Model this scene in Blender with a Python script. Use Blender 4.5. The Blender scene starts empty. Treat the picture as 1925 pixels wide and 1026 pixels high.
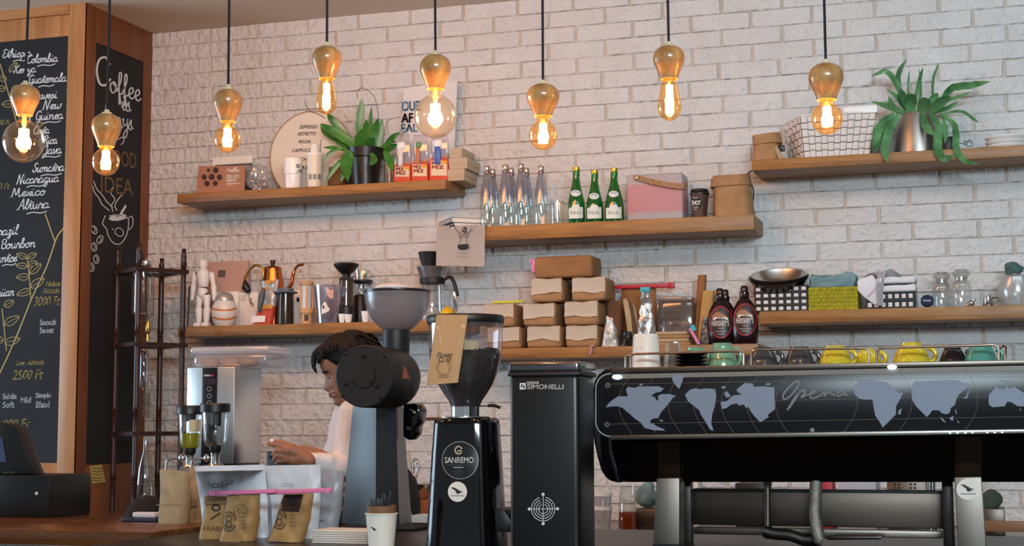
import bpy, bmesh, math, random
from mathutils import Vector, Matrix, noise
import numpy as np

SC = bpy.context.scene
COL = SC.collection
random.seed(7)

# ------------------------------------------------------------------ camera
F = 2872.6
CX, CY = 962.5, 513.0
YAW, PIT, ROLL = math.radians(17.716), math.radians(5.730), math.radians(0.174)
CAM = Vector((0.0, 0.0, 1.30))
_fw = Vector((-math.sin(YAW) * math.cos(PIT), math.cos(YAW) * math.cos(PIT), math.sin(PIT)))
_r0 = Vector((math.cos(YAW), math.sin(YAW), 0.0))
_d0 = _fw.cross(_r0)
_r = _r0 * math.cos(ROLL) + _d0 * math.sin(ROLL)
_d = -_r0 * math.sin(ROLL) + _d0 * math.cos(ROLL)
camdat = bpy.data.cameras.new('camera')
camdat.sensor_fit = 'HORIZONTAL'
camdat.sensor_width = 36.0
camdat.lens = 36.0 * F / 1925.0
camdat.clip_start, camdat.clip_end = 0.05, 100
cam = bpy.data.objects.new('camera', camdat)
mw = Matrix.Identity(4)
for i in range(3):
    mw[i][0], mw[i][1], mw[i][2], mw[i][3] = _r[i], -_d[i], -_fw[i], CAM[i]
cam.matrix_world = mw
COL.objects.link(cam)
SC.camera = cam

# ------------------------------------------------------------------ light
SC.view_settings.view_transform = 'Standard'
SC.view_settings.look = 'None'
SC.view_settings.gamma = 1.0
SC.view_settings.exposure = -0.10
world = bpy.data.worlds.new('world')
SC.world = world
world.use_nodes = True
_bg = world.node_tree.nodes['Background']
_bg.inputs[0].default_value = (0.80, 0.91, 1.0, 1)
_bg.inputs[1].default_value = 0.36

def area(name, loc, target, sx, sy, power, col):
    l = bpy.data.lights.new(name, 'AREA')
    l.shape = 'RECTANGLE'
    l.size, l.size_y, l.energy, l.color = sx, sy, power, col
    o = bpy.data.objects.new(name, l)
    o.location = loc
    o.rotation_euler = (Vector(target) - Vector(loc)).to_track_quat('-Z', 'Y').to_euler()
    COL.objects.link(o)
    return o
# daylight through the shopfront: ahead and to the left of the bar
area('shopfront_daylight', (1.7, -2.2, 2.95), (1.1, 6.5, 1.9), 3.2, 0.6, 430, (0.74, 0.90, 1.0))
area('side_window_daylight', (-7.0, 3.9, 1.75), (-1.4, 3.5, 1.2), 2.6, 1.7, 125, (0.60, 0.81, 1.0))
# added area light over the aisle, brightening the upper brick wall
area('added_wall_wash', (0.4, 4.15, 3.12), (0.3, 6.5, 1.95), 2.8, 0.5, 27, (0.68, 0.89, 1.0))
# added warm area light over the left aisle, standing in for unseen lamps
area('added_warm_wash', (-2.5, 4.3, 2.95), (-2.6, 6.5, 1.2), 2.2, 0.4, 34, (1.0, 0.42, 0.16))

# ------------------------------------------------------------------ pixel helpers
def ray(px, py):
    return _r * (px - CX) + _d * (py - CY) + _fw * F
def P(px, py, Y):
    v = ray(px, py)
    return CAM + v * ((Y - CAM.y) / v.y)
def PX(px, py, X):
    v = ray(px, py)
    return CAM + v * ((X - CAM.x) / v.x)
def PZ(px, py, z):
    v = ray(px, py)
    return CAM + v * ((z - CAM.z) / v.z)
def S(px, Y):
    return (P(px, 650, Y) - CAM).dot(_fw) / F
def X_(px, Y, py=600):
    return P(px, py, Y).x
def Z_(px, py, Y):
    return P(px, py, Y).z
def onY(Y):
    return lambda a, b: P(a, b, Y)
def onX(X):
    return lambda a, b: PX(a, b, X)
def onZ(z):
    return lambda a, b: PZ(a, b, z)
def onCyl(cx, cy, R, lift=0.0008):
    """where a line of sight first meets the round surface of radius R(z) about the vertical axis (cx, cy)"""
    def f(a, b):
        v = ray(a, b)
        z = CAM.z + v.z * (math.hypot(cx, cy) / math.hypot(v.x, v.y))
        p = None
        for _ in range(5):
            r = R(z) + lift
            A = v.x * v.x + v.y * v.y
            B = -(v.x * cx + v.y * cy)
            Cc = cx * cx + cy * cy - r * r
            dd = max(B * B - A * Cc, 0)
            t = (-B - math.sqrt(dd)) / A
            p = CAM + v * t
            z = p.z
        return p
    return f

# ------------------------------------------------------------------ materials
def lin(h):
    if not isinstance(h, str):
        return tuple(h) + (1,)
    h = h.lstrip('#')
    c = [int(h[i:i + 2], 16) / 255 for i in (0, 2, 4)]
    return tuple(x / 12.92 if x <= 0.04045 else ((x + 0.055) / 1.055) ** 2.4 for x in c) + (1,)
_MC = {}
def M(name, col=None, rough=0.5, metal=0.0, bump=None, vary=None, coat=0.0, spec=0.5, emit=None, sss=0, aniso=None):
    if name in _MC:
        return _MC[name]
    m = bpy.data.materials.new(name)
    m.use_nodes = True
    nt = m.node_tree
    b = nt.nodes['Principled BSDF']
    b.inputs['Base Color'].default_value = lin(col)
    b.inputs['Roughness'].default_value = rough
    b.inputs['Metallic'].default_value = metal
    b.inputs['Coat Weight'].default_value = coat
    b.inputs['Specular IOR Level'].default_value = spec
    if sss:
        b.inputs['Subsurface Weight'].default_value = sss
        b.inputs['Subsurface Radius'].default_value = (0.01, 0.004, 0.002)
    if emit:
        b.inputs['Emission Color'].default_value = lin(emit[0])
        b.inputs['Emission Strength'].default_value = emit[1]
    if bump or vary or aniso:
        tc = nt.nodes.new('ShaderNodeTexCoord')
        src = tc.outputs['Object']
        if aniso:
            mp = nt.nodes.new('ShaderNodeMapping')
            mp.inputs['Scale'].default_value = aniso
            nt.links.new(src, mp.inputs[0])
            src = mp.outputs[0]
    if vary:
        n = nt.nodes.new('ShaderNodeTexNoise')
        n.inputs['Scale'].default_value = vary[0]
        n.inputs['Detail'].default_value = 5
        nt.links.new(src, n.inputs['Vector'])
        rmp = nt.nodes.new('ShaderNodeValToRGB')
        c = lin(col)
        c2 = lin(vary[1]) 
        rmp.color_ramp.elements[0].position = 0.35
        rmp.color_ramp.elements[1].position = 0.68
        rmp.color_ramp.elements[0].color = c
        rmp.color_ramp.elements[1].color = c2
        nt.links.new(n.outputs['Fac'], rmp.inputs[0])
        nt.links.new(rmp.outputs[0], b.inputs['Base Color'])
    if bump:
        n = nt.nodes.new('ShaderNodeTexNoise')
        n.inputs['Scale'].default_value = bump[0]
        n.inputs['Detail'].default_value = 6
        nt.links.new(src, n.inputs['Vector'])
        bp = nt.nodes.new('ShaderNodeBump')
        bp.inputs['Strength'].default_value = bump[1]
        bp.inputs['Distance'].default_value = bump[2] if len(bump) > 2 else 0.004
        nt.links.new(n.outputs['Fac'], bp.inputs['Height'])
        nt.links.new(bp.outputs[0], b.inputs['Normal'])
    _MC[name] = m
    return m
def wood(name, c1, c2, axis='X', rough=0.45, scale=9.0, coat=0.0):
    if name in _MC:
        return _MC[name]
    m = M(name, c1, rough, coat=coat)
    nt = m.node_tree
    b = nt.nodes['Principled BSDF']
    tc = nt.nodes.new('ShaderNodeTexCoord')
    mp = nt.nodes.new('ShaderNodeMapping')
    s = {'X': (0.12, 1.6, 1.6), 'Z': (1.6, 1.6, 0.12), 'Y': (1.6, 0.12, 1.6), 'R': (1, 1, .35)}[axis]
    mp.inputs['Scale'].default_value = [v * scale for v in s]
    nt.links.new(tc.outputs['Object'], mp.inputs[0])
    n = nt.nodes.new('ShaderNodeTexNoise')
    n.inputs['Scale'].default_value = 1.6
    n.inputs['Detail'].default_value = 8
    n.inputs['Distortion'].default_value = 1.6
    nt.links.new(mp.outputs[0], n.inputs['Vector'])
    n2 = nt.nodes.new('ShaderNodeTexNoise')
    n2.inputs['Scale'].default_value = 14
    n2.inputs['Detail'].default_value = 3
    nt.links.new(mp.outputs[0], n2.inputs['Vector'])
    mx = nt.nodes.new('ShaderNodeMath')
    mx.operation = 'MULTIPLY_ADD'
    mx.inputs[1].default_value = 0.3
    nt.links.new(n2.outputs['Fac'], mx.inputs[0])
    nt.links.new(n.outputs['Fac'], mx.inputs[2])
    r = nt.nodes.new('ShaderNodeValToRGB')
    r.color_ramp.elements[0].position = 0.45
    r.color_ramp.elements[1].position = 0.85
    r.color_ramp.elements[0].color = lin(c1)
    r.color_ramp.elements[1].color = lin(c2)
    nt.links.new(mx.outputs[0], r.inputs[0])
    nt.links.new(r.outputs[0], b.inputs['Base Color'])
    bp = nt.nodes.new('ShaderNodeBump')
    bp.inputs['Strength'].default_value = 0.12
    bp.inputs['Distance'].default_value = 0.002
    nt.links.new(mx.outputs[0], bp.inputs['Height'])
    nt.links.new(bp.outputs[0], b.inputs['Normal'])
    return m
def glass(name, tint, gloss=0.08, rough=0.03, body=None, edge=0.5):
    """thin-walled clear ware: mostly see-through, shiny towards its edges, optional milky body (colour, amount)"""
    if name in _MC:
        return _MC[name]
    m = bpy.data.materials.new(name)
    m.use_nodes = True
    nt = m.node_tree
    nt.nodes.clear()
    out = nt.nodes.new('ShaderNodeOutputMaterial')
    tr = nt.nodes.new('ShaderNodeBsdfTransparent')
    tr.inputs[0].default_value = lin(tint)
    gl = nt.nodes.new('ShaderNodeBsdfGlossy')
    gl.inputs['Roughness'].default_value = rough
    gl.inputs[0].default_value = (0.95, 0.95, 0.95, 1)
    lw = nt.nodes.new('ShaderNodeLayerWeight')
    lw.inputs[0].default_value = 0.35
    ma = nt.nodes.new('ShaderNodeMath')
    ma.operation = 'MULTIPLY_ADD'
    ma.inputs[1].default_value = edge
    ma.inputs[2].default_value = gloss
    nt.links.new(lw.outputs['Facing'], ma.inputs[0])
    base = tr
    if body:
        df = nt.nodes.new('ShaderNodeBsdfDiffuse')
        df.inputs[0].default_value = lin(body[0])
        tl = nt.nodes.new('ShaderNodeBsdfTranslucent')
        tl.inputs[0].default_value = lin(body[0])
        ad = nt.nodes.new('ShaderNodeMixShader')
        ad.inputs[0].default_value = 0.5
        nt.links.new(df.outputs[0], ad.inputs[1])
        nt.links.new(tl.outputs[0], ad.inputs[2])
        mb = nt.nodes.new('ShaderNodeMixShader')
        mb.inputs[0].default_value = body[1]
        nt.links.new(tr.outputs[0], mb.inputs[1])
        nt.links.new(ad.outputs[0], mb.inputs[2])
        base = mb
    mi = nt.nodes.new('ShaderNodeMixShader')
    nt.links.new(ma.outputs[0], mi.inputs[0])
    nt.links.new(base.outputs[0], mi.inputs[1])
    nt.links.new(gl.outputs[0], mi.inputs[2])
    nt.links.new(mi.outputs[0], out.inputs[0])
    _MC[name] = m
    return m
def glow(name, col, strength):
    if name in _MC:
        return _MC[name]
    return M(name, '#000000', 0.5, emit=(col, strength))

# ------------------------------------------------------------------ objects
def tag(o, label=None, cat=None, group=None, kind=None):
    if label: o['label'] = label
    if cat: o['category'] = cat
    if group: o['group'] = group
    if kind: o['kind'] = kind
    return o
def thing(name, label, cat, loc=(0, 0, 0), group=None):
    o = bpy.data.objects.new(name, None)
    o.empty_display_size = 0.05
    COL.objects.link(o)
    o.location = loc
    return tag(o, label, cat, group)
def rootloc(p):
    v = Vector((0, 0, 0))
    while p is not None:
        v = v + Vector(p.location)
        p = p.parent
    return v
def obj(name, bm, mat, parent=None, smooth=40, loc=None, label=None):
    """link a bmesh given in world coordinates as ONE mesh object (child of parent)"""
    bmesh.ops.recalc_face_normals(bm, faces=bm.faces[:]) if smooth is not None else None
    base = rootloc(parent) if parent is not None else Vector(loc or (0, 0, 0))
    bmesh.ops.translate(bm, vec=-base, verts=bm.verts[:])
    me = bpy.data.meshes.new(name)
    bm.to_mesh(me)
    bm.free()
    if smooth:
        for p in me.polygons:
            p.use_smooth = True
        try:
            me.set_sharp_from_angle(angle=math.radians(smooth))
        except Exception:
            pass
    if mat is not None:
        me.materials.append(mat)
    o = bpy.data.objects.new(name, me)
    COL.objects.link(o)
    if parent is not None:
        o.parent = parent
    else:
        o.location = base
    if label:
        o['label'] = label
    return o
def solo(name, bm, mat, label, cat, loc, group=None, smooth=40, kind=None):
    return tag(obj(name, bm, mat, None, smooth, loc), label, cat, group, kind)
def struct(name, bm, mat, smooth=None, label=None):
    o = obj(name, bm, mat, None, smooth)
    o['kind'] = 'structure'
    if label: o['label'] = label
    return o
def copy_tree(o, parent=None):
    c = o.copy()
    COL.objects.link(c)
    if parent is not None:
        c.parent = parent
    for ch in list(o.children):
        copy_tree(ch, c)
    return c
def dup(o, loc, label, scale=None, rotz=None):
    c = copy_tree(o)
    c.location = loc
    if scale is not None:
        c.scale = (scale, scale, scale) if not isinstance(scale, tuple) else scale
    if rotz is not None:
        c.rotation_euler = (0, 0, rotz)
    c['label'] = label
    return c

# ------------------------------------------------------------------ shapes
def NB():
    return bmesh.new()
def box(bm, x0, x1, y0, y1, z0, z1, bev=0.0, seg=2, rot=None):
    r = bmesh.ops.create_cube(bm, size=1.0)
    vs = r['verts']
    c = Vector(((x0 + x1) / 2, (y0 + y1) / 2, (z0 + z1) / 2))
    for v in vs:
        v.co = Vector((v.co.x * (x1 - x0), v.co.y * (y1 - y0), v.co.z * (z1 - z0)))
    if bev:
        es = list({e for v in vs for e in v.link_edges})
        rr = bmesh.ops.bevel(bm, geom=es, offset=bev, segments=seg, affect='EDGES', profile=0.5)
        vs = list({v for f in rr['faces'] for v in f.verts} | {v for v in vs if v.is_valid})
    if rot is not None:
        for v in vs:
            v.co = rot @ v.co
    for v in vs:
        v.co += c
    return bm
def boxpx(bm, a0, a1, b0, b1, Y0, Y1, bev=0.0, z0=None):
    """front face as seen: columns a0..a1, rows b0..b1 on the plane Y0; goes back to Y1"""
    p, q = P(a0, (b0 + b1) / 2, Y0), P(a1, (b0 + b1) / 2, Y0)
    m = (a0 + a1) / 2
    zt = P(m, b0, Y0).z
    zb = P(m, b1, Y0).z if z0 is None else z0
    return box(bm, p.x, q.x, Y0, Y1, zb, zt, bev)
def prism(bm, pts, Y0, Y1, bev=0.0, f=None):
    """outline in the picture, laid on the plane Y0 and carried straight back to Y1"""
    f = f or onY(Y0)
    w = [f(a, b) for a, b in pts]
    return extrude(bm, w, Vector((0, Y1 - Y0, 0)), bev)
def extrude(bm, w, vec, bev=0.0):
    vs = [bm.verts.new(p) for p in w]
    fa = bm.faces.new(vs)
    r = bmesh.ops.extrude_face_region(bm, geom=[fa])
    nv = [g for g in r['geom'] if isinstance(g, bmesh.types.BMVert)]
    bmesh.ops.translate(bm, vec=vec, verts=nv)
    if bev:
        fs = {f for v in vs + nv for f in v.link_faces}
        es = list({e for f in fs for e in f.edges})
        bmesh.ops.bevel(bm, geom=es, offset=bev, segments=2, affect='EDGES', profile=0.5)
    return bm
def lathe_w(bm, cx, cy, prof, seg=32, capb=True, capt=True):
    """prof: (radius, z) in metres"""
    rings = []
    for r, z in prof:
        if r < 1e-5:
            rings.append([bm.verts.new((cx, cy, z))])
        else:
            rings.append([bm.verts.new((cx + r * math.cos(2 * math.pi * k / seg), cy + r * math.sin(2 * math.pi * k / seg), z)) for k in range(seg)])
    for a, b in zip(rings, rings[1:]):
        for k in range(seg):
            k2 = (k + 1) % seg
            if len(a) == 1 and len(b) == 1: continue
            if len(a) == 1: bm.faces.new((a[0], b[k], b[k2]))
            elif len(b) == 1: bm.faces.new((a[k], a[k2], b[0]))
            else: bm.faces.new((a[k], a[k2], b[k2], b[k]))
    if capb and len(rings[0]) > 1: bm.faces.new(rings[0])
    if capt and len(rings[-1]) > 1: bm.faces.new(rings[-1])
    return bm
def lprof(px, Y, prof, z0=None, dx=0):
    """profile (half width, row) as seen in the picture -> (radius, z)"""
    s = S(px, Y)
    out = [(r * s, Z_(px, y, Y)) for r, y in prof]
    if z0 is not None:
        k = max(range(len(out)), key=lambda i: -out[i][1])
        zl = out[k][1]
        out = [(r, z0 if abs(z - zl) < 1e-6 else max(z, z0 + 1e-4)) for r, z in out]
    return out
def lathe(bm, px, Y, prof, z0=None, seg=32, capb=True, capt=True):
    pr = lprof(px, Y, prof, z0)
    c = P(px, prof[len(prof) // 2][1], Y)
    return lathe_w(bm, c.x, Y, pr, seg, capb, capt)
def rad(px, Y, prof):
    pr = sorted([(z, r) for r, z in lprof(px, Y, prof)])
    zs, rs = [a for a, _ in pr], [b for _, b in pr]
    return lambda z: float(np.interp(z, zs, rs))
def cyl_of(px, Y, prof, lift=0.0008):
    c = P(px, prof[len(prof) // 2][1], Y)
    return onCyl(c.x, Y, rad(px, Y, prof), lift)
def tube(bm, pts, r, seg=8, closed=False, cap=True):
    pts = [Vector(p) for p in pts]
    n = len(pts)
    R = r if isinstance(r, (list, tuple)) else [r] * n
    rings = []
    up = None
    for i, p in enumerate(pts):
        if closed:
            t = pts[(i + 1) % n] - pts[i - 1]
        else:
            t = pts[min(i + 1, n - 1)] - pts[max(i - 1, 0)]
        t = t.normalized() if t.length > 1e-9 else Vector((0, 0, 1))
        if up is None:
            up = Vector((0, 0, 1)) if abs(t.z) < 0.9 else Vector((0, 1, 0))
        a = up - t * up.dot(t)
        a = a.normalized() if a.length > 1e-6 else t.orthogonal().normalized()
        up = a
        b = t.cross(a)
        rings.append([bm.verts.new(p + (a * math.cos(2 * math.pi * k / seg) + b * math.sin(2 * math.pi * k / seg)) * R[i]) for k in range(seg)])
    m = n if closed else n - 1
    for i in range(m):
        a, b = rings[i], rings[(i + 1) % n]
        for k in range(seg):
            bm.faces.new((a[k], a[(k + 1) % seg], b[(k + 1) % seg], b[k]))
    if cap and not closed:
        bm.faces.new(rings[0]); bm.faces.new(rings[-1])
    return bm
def smoothpts(pts, k=6, closed=False):
    """Catmull-Rom through the points (tuples of any size)"""
    pts = [np.array(p, float) for p in pts]
    n = len(pts)
    if n < 3: return [tuple(p) for p in pts]
    out = []
    for i in range(n if closed else n - 1):
        p1, p2 = pts[i], pts[(i + 1) % n]
        p0 = pts[i - 1] if (i > 0 or closed) else 2 * p1 - p2
        p3 = pts[(i + 2) % n] if (i + 2 < n or closed) else 2 * p2 - p1
        for j in range(k):
            t = j / k
            out.append(tuple(0.5 * ((2 * p1) + (p2 - p0) * t + (2 * p0 - 5 * p1 + 4 * p2 - p3) * t * t + (3 * p1 - p0 - 3 * p2 + p3) * t ** 3)))
    if not closed: out.append(tuple(pts[-1]))
    return out
def chain(bm, pts, radii, seg=14):
    """limb: tapering tube with rounded ends"""
    pts = [Vector(p) for p in pts]
    P2, R2 = [], []
    d0 = (pts[0] - pts[1]).normalized(); d1 = (pts[-1] - pts[-2]).normalized()
    for a in (1.0, 0.92, 0.7, 0.4):
        P2.append(pts[0] + d0 * radii[0] * a * 0.98); R2.append(radii[0] * max(math.sqrt(max(1 - a * a, 0)), 0.05))
    P2 += pts; R2 += list(radii)
    for a in (0.4, 0.7, 0.92, 1.0):
        P2.append(pts[-1] + d1 * radii[-1] * a * 0.98); R2.append(radii[-1] * max(math.sqrt(max(1 - a * a, 0)), 0.05))
    return tube(bm, P2, R2, seg)
def ellipsoid(bm, c, rx, ry, rz, rot=None, seg=20):
    r = bmesh.ops.create_uvsphere(bm, u_segments=seg, v_segments=seg // 2 + 2, radius=1.0)
    for v in r['verts']:
        q = Vector((v.co.x * rx, v.co.y * ry, v.co.z * rz))
        if rot is not None: q = rot @ q
        v.co = q + Vector(c)
    return bm
def ribbon(bm, pts, w, f, off=None, closed=False):
    """a drawn line: 2D picture points, width in picture pixels, mapped onto a surface by f"""
    n = len(pts)
    L, Rr = [], []
    for i in range(n):
        a = pts[(i - 1) % n] if (closed or i > 0) else pts[0]
        b = pts[(i + 1) % n] if (closed or i < n - 1) else pts[-1]
        dx, dy = b[0] - a[0], b[1] - a[1]
        l = math.hypot(dx, dy) or 1.0
        ww = w[i] if isinstance(w, list) else w
        nx, ny = -dy / l * ww / 2, dx / l * ww / 2
        L.append((pts[i][0] + nx, pts[i][1] + ny)); Rr.append((pts[i][0] - nx, pts[i][1] - ny))
    o = off or Vector((0, 0, 0))
    lv = [bm.verts.new(f(*p) + o) for p in L]
    rv = [bm.verts.new(f(*p) + o) for p in Rr]
    for i in range(n if closed else n - 1):
        j = (i + 1) % n
        bm.faces.new((lv[i], lv[j], rv[j], rv[i]))
    return bm
def patch(bm, quad, f, nx=8, ny=8, off=None):
    """four picture corners (tl, tr, br, bl) -> a fine sheet lying on the surface f"""
    tl, tr, br, bl = [np.array(q, float) for q in quad]
    o = off or Vector((0, 0, 0))
    g = []
    for j in range(ny + 1):
        v = j / ny
        g.append([bm.verts.new(f(*((tl * (1 - v) + bl * v) * (1 - i / nx) + (tr * (1 - v) + br * v) * (i / nx))) + o) for i in range(nx + 1)])
    for j in range(ny):
        for i in range(nx):
            bm.faces.new((g[j][i], g[j][i + 1], g[j + 1][i + 1], g[j + 1][i]))
    return bm
def fill(bm, pts, f, off=None):
    o = off or Vector((0, 0, 0))
    vs = [bm.verts.new(f(a, b) + o) for a, b in pts]
    fa = bm.faces.new(vs)
    fa.normal_update()
    bmesh.ops.triangulate(bm, faces=[fa])
    return bm
def disc(bm, cx, cy, rx, ry, f, off=None, n=40, rings=4):
    o = off or Vector((0, 0, 0))
    c = bm.verts.new(f(cx, cy) + o)
    prev = None
    for k in range(1, rings + 1):
        t = k / rings
        cur = [bm.verts.new(f(cx + rx * t * math.cos(2 * math.pi * i / n), cy + ry * t * math.sin(2 * math.pi * i / n)) + o) for i in range(n)]
        for i in range(n):
            j = (i + 1) % n
            if prev is None: bm.faces.new((c, cur[i], cur[j]))
            else: bm.faces.new((prev[i], cur[i], cur[j], prev[j]))
        prev = cur
    return bm
def circ(cx, cy, rx, ry=None, n=40, a0=0, a1=2 * math.pi):
    ry = ry or rx
    return [(cx + rx * math.cos(a0 + (a1 - a0) * i / n), cy + ry * math.sin(a0 + (a1 - a0) * i / n)) for i in range(n + (0 if abs(a1 - a0 - 2 * math.pi) < 1e-6 else 1))]

_TXT = {}
def text_geo(s):
    if s in _TXT: return _TXT[s]
    cu = bpy.data.curves.new('t', 'FONT')
    cu.body = s
    cu.resolution_u = 4
    ob = bpy.data.objects.new('t', cu)
    me = ob.to_mesh()
    vs = [(v.co.x, v.co.y) for v in me.vertices]
    fs = [tuple(p.vertices) for p in me.polygons]
    ob.to_mesh_clear()
    bpy.data.objects.remove(ob)
    bpy.data.curves.remove(cu)
    _TXT[s] = (vs, fs)
    return vs, fs
def text(bm, s, a0, a1, b0, b1, f, off=None, slope=0.0, shear=0.0, bold=0.0):
    """lettering filling the picture rectangle a0..a1, b0 (top) .. b1 (bottom), on surface f; slope tilts the line, shear slants it"""
    vs, fs = text_geo(s)
    xs = [v[0] for v in vs]; ys = [v[1] for v in vs]
    x0, x1, y0, y1 = min(xs), max(xs), min(ys), max(ys)
    o = off or Vector((0, 0, 0))
    def put(dx, dy):
        nv = []
        for x, y in vs:
            u = (x - x0) / (x1 - x0); v = (y - y0) / (y1 - y0)
            a = a0 + u * (a1 - a0) + shear * (v - 0.5) * (b1 - b0) + dx
            b = b1 + v * (b0 - b1) + slope * (a - (a0 + a1) / 2) + dy
            nv.append(bm.verts.new(f(a, b) + o))
        for q in fs:
            try: bm.faces.new([nv[i] for i in q])
            except ValueError: pass
    put(0, 0)
    if bold:
        put(bold, 0); put(0, bold); put(-bold, 0); put(0, -bold)
    return bm

# hand-lettered joined script: one-stroke letters, x-height 10, ascender 20
GL = {
'a': (11, [[(8,9),(4,10),(1,6),(1,2),(4,0),(8,4),(8,9),(8,3),(9,0),(12,2)]]),
'b': (9, [[(0,2),(4,12),(5,19),(3,20),(2,14),(2,3),(4,0),(7,2),(7,6),(5,8),(8,7),(10,7)]]),
'c': (8, [[(8,8),(5,10),(1,6),(2,1),(5,0),(9,3)]]),
'd': (11, [[(8,9),(4,10),(1,6),(1,2),(4,0),(8,4),(9,20),(8,4),(9,0),(12,2)]]),
'e': (8, [[(0,3),(5,5),(7,8),(5,10),(2,7),(2,2),(5,0),(9,3)]]),
'f': (7, [[(0,2),(5,12),(6,19),(4,20),(3,14),(3,-4),(3,-8),(5,-7),(4,0),(8,2)]]),
'g': (10, [[(8,9),(4,10),(1,6),(1,2),(4,1),(8,5),(8,9),(8,-4),(5,-9),(2,-7),(5,-2),(11,2)]]),
'h': (11, [[(0,2),(4,12),(5,19),(3,20),(2,14),(2,0),(3,6),(6,10),(8,8),(8,2),(9,0),(12,2)]]),
'i': (6, [[(0,2),(2,9),(2,2),(4,0),(6,2)], [(2.4,13),(3,14.5)]]),
'j': (6, [[(0,2),(3,9),(3,-5),(1,-9),(-1,-6),(6,2)], [(3,13),(3.6,14.5)]]),
'k': (9, [[(0,2),(4,12),(5,19),(3,20),(2,14),(2,0),(2,5),(7,10),(7,7),(3,5),(7,0),(10,2)]]),
'l': (6, [[(0,2),(4,12),(5,19),(3,20),(2,14),(2,3),(4,0),(6,2)]]),
'm': (15, [[(0,8),(2,10),(2,0),(3,6),(5,10),(7,8),(7,0),(8,6),(10,10),(12,8),(12,2),(13,0),(15,2)]]),
'n': (11, [[(0,8),(2,10),(2,0),(3,6),(6,10),(8,8),(8,2),(9,0),(11,2)]]),
'o': (9, [[(5,10),(1,6),(2,1),(5,0),(8,4),(7,9),(5,10),(6,7),(10,8)]]),
'p': (9, [[(0,5),(2,10),(2,-9)], [(2,5),(5,10),(8,7),(7,2),(4,0),(2,2)]]),
'r': (8, [[(0,2),(2,10),(3,11),(3,8),(7,9),(6,3),(7,0),(9,2)]]),
's': (8, [[(0,2),(4,9),(5,10),(5,6),(6,2),(3,0),(1,2)], [(6,2),(9,2)]]),
't': (7, [[(0,2),(4,17),(3.6,3),(6,0),(8,2)], [(1,12),(8,13.5)]]),
'u': (11, [[(0,6),(2,10),(2,3),(4,0),(7,3),(8,10),(8,2),(10,0),(12,2)]]),
'v': (9, [[(0,8),(2,10),(3,2),(4,0),(7,5),(8,10),(10,9)]]),
'w': (13, [[(0,8),(2,10),(2,3),(4,0),(6,3),(7,9),(7,3),(9,0),(12,5),(12,10),(14,9)]]),
'x': (8, [[(1,10),(4,5),(7,0),(9,2)], [(8,10),(1,0)]]),
'y': (10, [[(0,8),(2,10),(2,5),(4,3),(8,6),(9,10),(8,-4),(5,-9),(2,-7),(5,-2),(11,2)]]),
'z': (8, [[(1,9),(6,10),(2,1),(6,1),(5,-6),(2,-8),(2,-4),(9,2)]]),
'E': (11, [[(10,17),(6,20),(2,16),(5,11),(8,11),(4,10),(1,5),(4,0),(10,3)]]),
'C': (11, [[(11,16),(8,20),(3,15),(1,7),(4,0),(9,1),(12,4)]]),
'K': (12, [[(2,19),(3,10),(1,0)], [(11,20),(3,9),(6,9),(9,0),(12,2)]]),
'G': (11, [[(11,16),(7,20),(2,14),(2,4),(6,0),(10,5),(11,9),(7,8)], [(11,9),(10,-2),(6,-6),(3,-3)]]),
'S': (10, [[(11,17),(8,20),(4,16),(7,10),(9,4),(5,0),(1,3),(3,6)]]),
'N': (14, [[(1,2),(2,0),(4,19),(5,19),(9,1),(10,0),(12,18),(15,20)]]),
'J': (11, [[(3,16),(8,20),(8,0),(5,-6),(1,-4),(4,0),(12,3)]]),
'M': (17, [[(0,1),(2,1),(4,19),(8,3),(12,19),(13,2),(15,0),(17,2)]]),
'A': (13, [[(0,1),(2,0),(8,20),(9,20),(11,2),(13,0)], [(3,7),(12,8)]]),
'B': (11, [[(3,19),(3,0)], [(1,16),(6,20),(10,16),(8,11),(4,10),(9,9),(11,4),(7,0),(3,2)]]),
'H': (14, [[(2,19),(3,10),(2,0)], [(11,20),(11,2),(13,0),(15,2)], [(2,9),(11,11)]]),
'R': (12, [[(3,19),(3,0)], [(1,16),(6,20),(10,16),(8,11),(4,10),(8,6),(10,0),(13,2)]]),
'O': (12, [[(7,20),(2,14),(2,4),(6,0),(11,5),(11,14),(7,20),(5,17),(9,15)]]),
' ': (6, []),
}
def script(bm, s, a0, a1, base, xh, w, f, off=None, slope=0.0, slant=0.18):
    """joined lettering from column a0 to a1, base row at a0, x-height xh pixels, pen width w pixels"""
    tot = sum(GL.get(c, (9, []))[0] for c in s)
    k = (a1 - a0) / tot
    x = 0
    for c in s:
        adv, strokes = GL.get(c, (9, []))
        for st in strokes:
            q = []
            for gx, gy in smoothpts(st, 4):
                a = a0 + (x + gx) * k + slant * gy * xh / 10
                q.append((a, base - gy * xh / 10 + slope * (a - a0)))
            ribbon(bm, q, w, f, off)
        x += adv
    return bm
# ================================================================== setting
DW = 6.5                                   # brick wall
XC = P(288, 58, DW).x                      # side face of the chalkboard pier
YC = PX(161, 20, XC).y                     # its front face
ZCEIL = Z_(289, 63, DW)
oak = wood('oak_shelf', '#a3743d', '#744b25', 'X')
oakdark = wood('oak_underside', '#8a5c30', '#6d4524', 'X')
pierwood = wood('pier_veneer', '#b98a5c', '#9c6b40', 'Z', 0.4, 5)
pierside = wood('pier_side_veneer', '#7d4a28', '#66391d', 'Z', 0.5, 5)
countwood = wood('counter_wood', '#74471f', '#4c2a11', 'X', 0.22, 6, coat=0.3)
slate = M('chalkboard', '#111318', 0.8, vary=(3.5, '#191c23'))
paintwhite = M('painted_brick', '#d5d4d4', 0.6, bump=(34, 1.0, 0.022), vary=(6, '#cccac9'))
mortar = M('painted_mortar', '#bdb3a8', 0.8, bump=(90, 0.5))
plaster = M('ceiling_plaster', '#dccdbb', 0.85)
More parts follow.
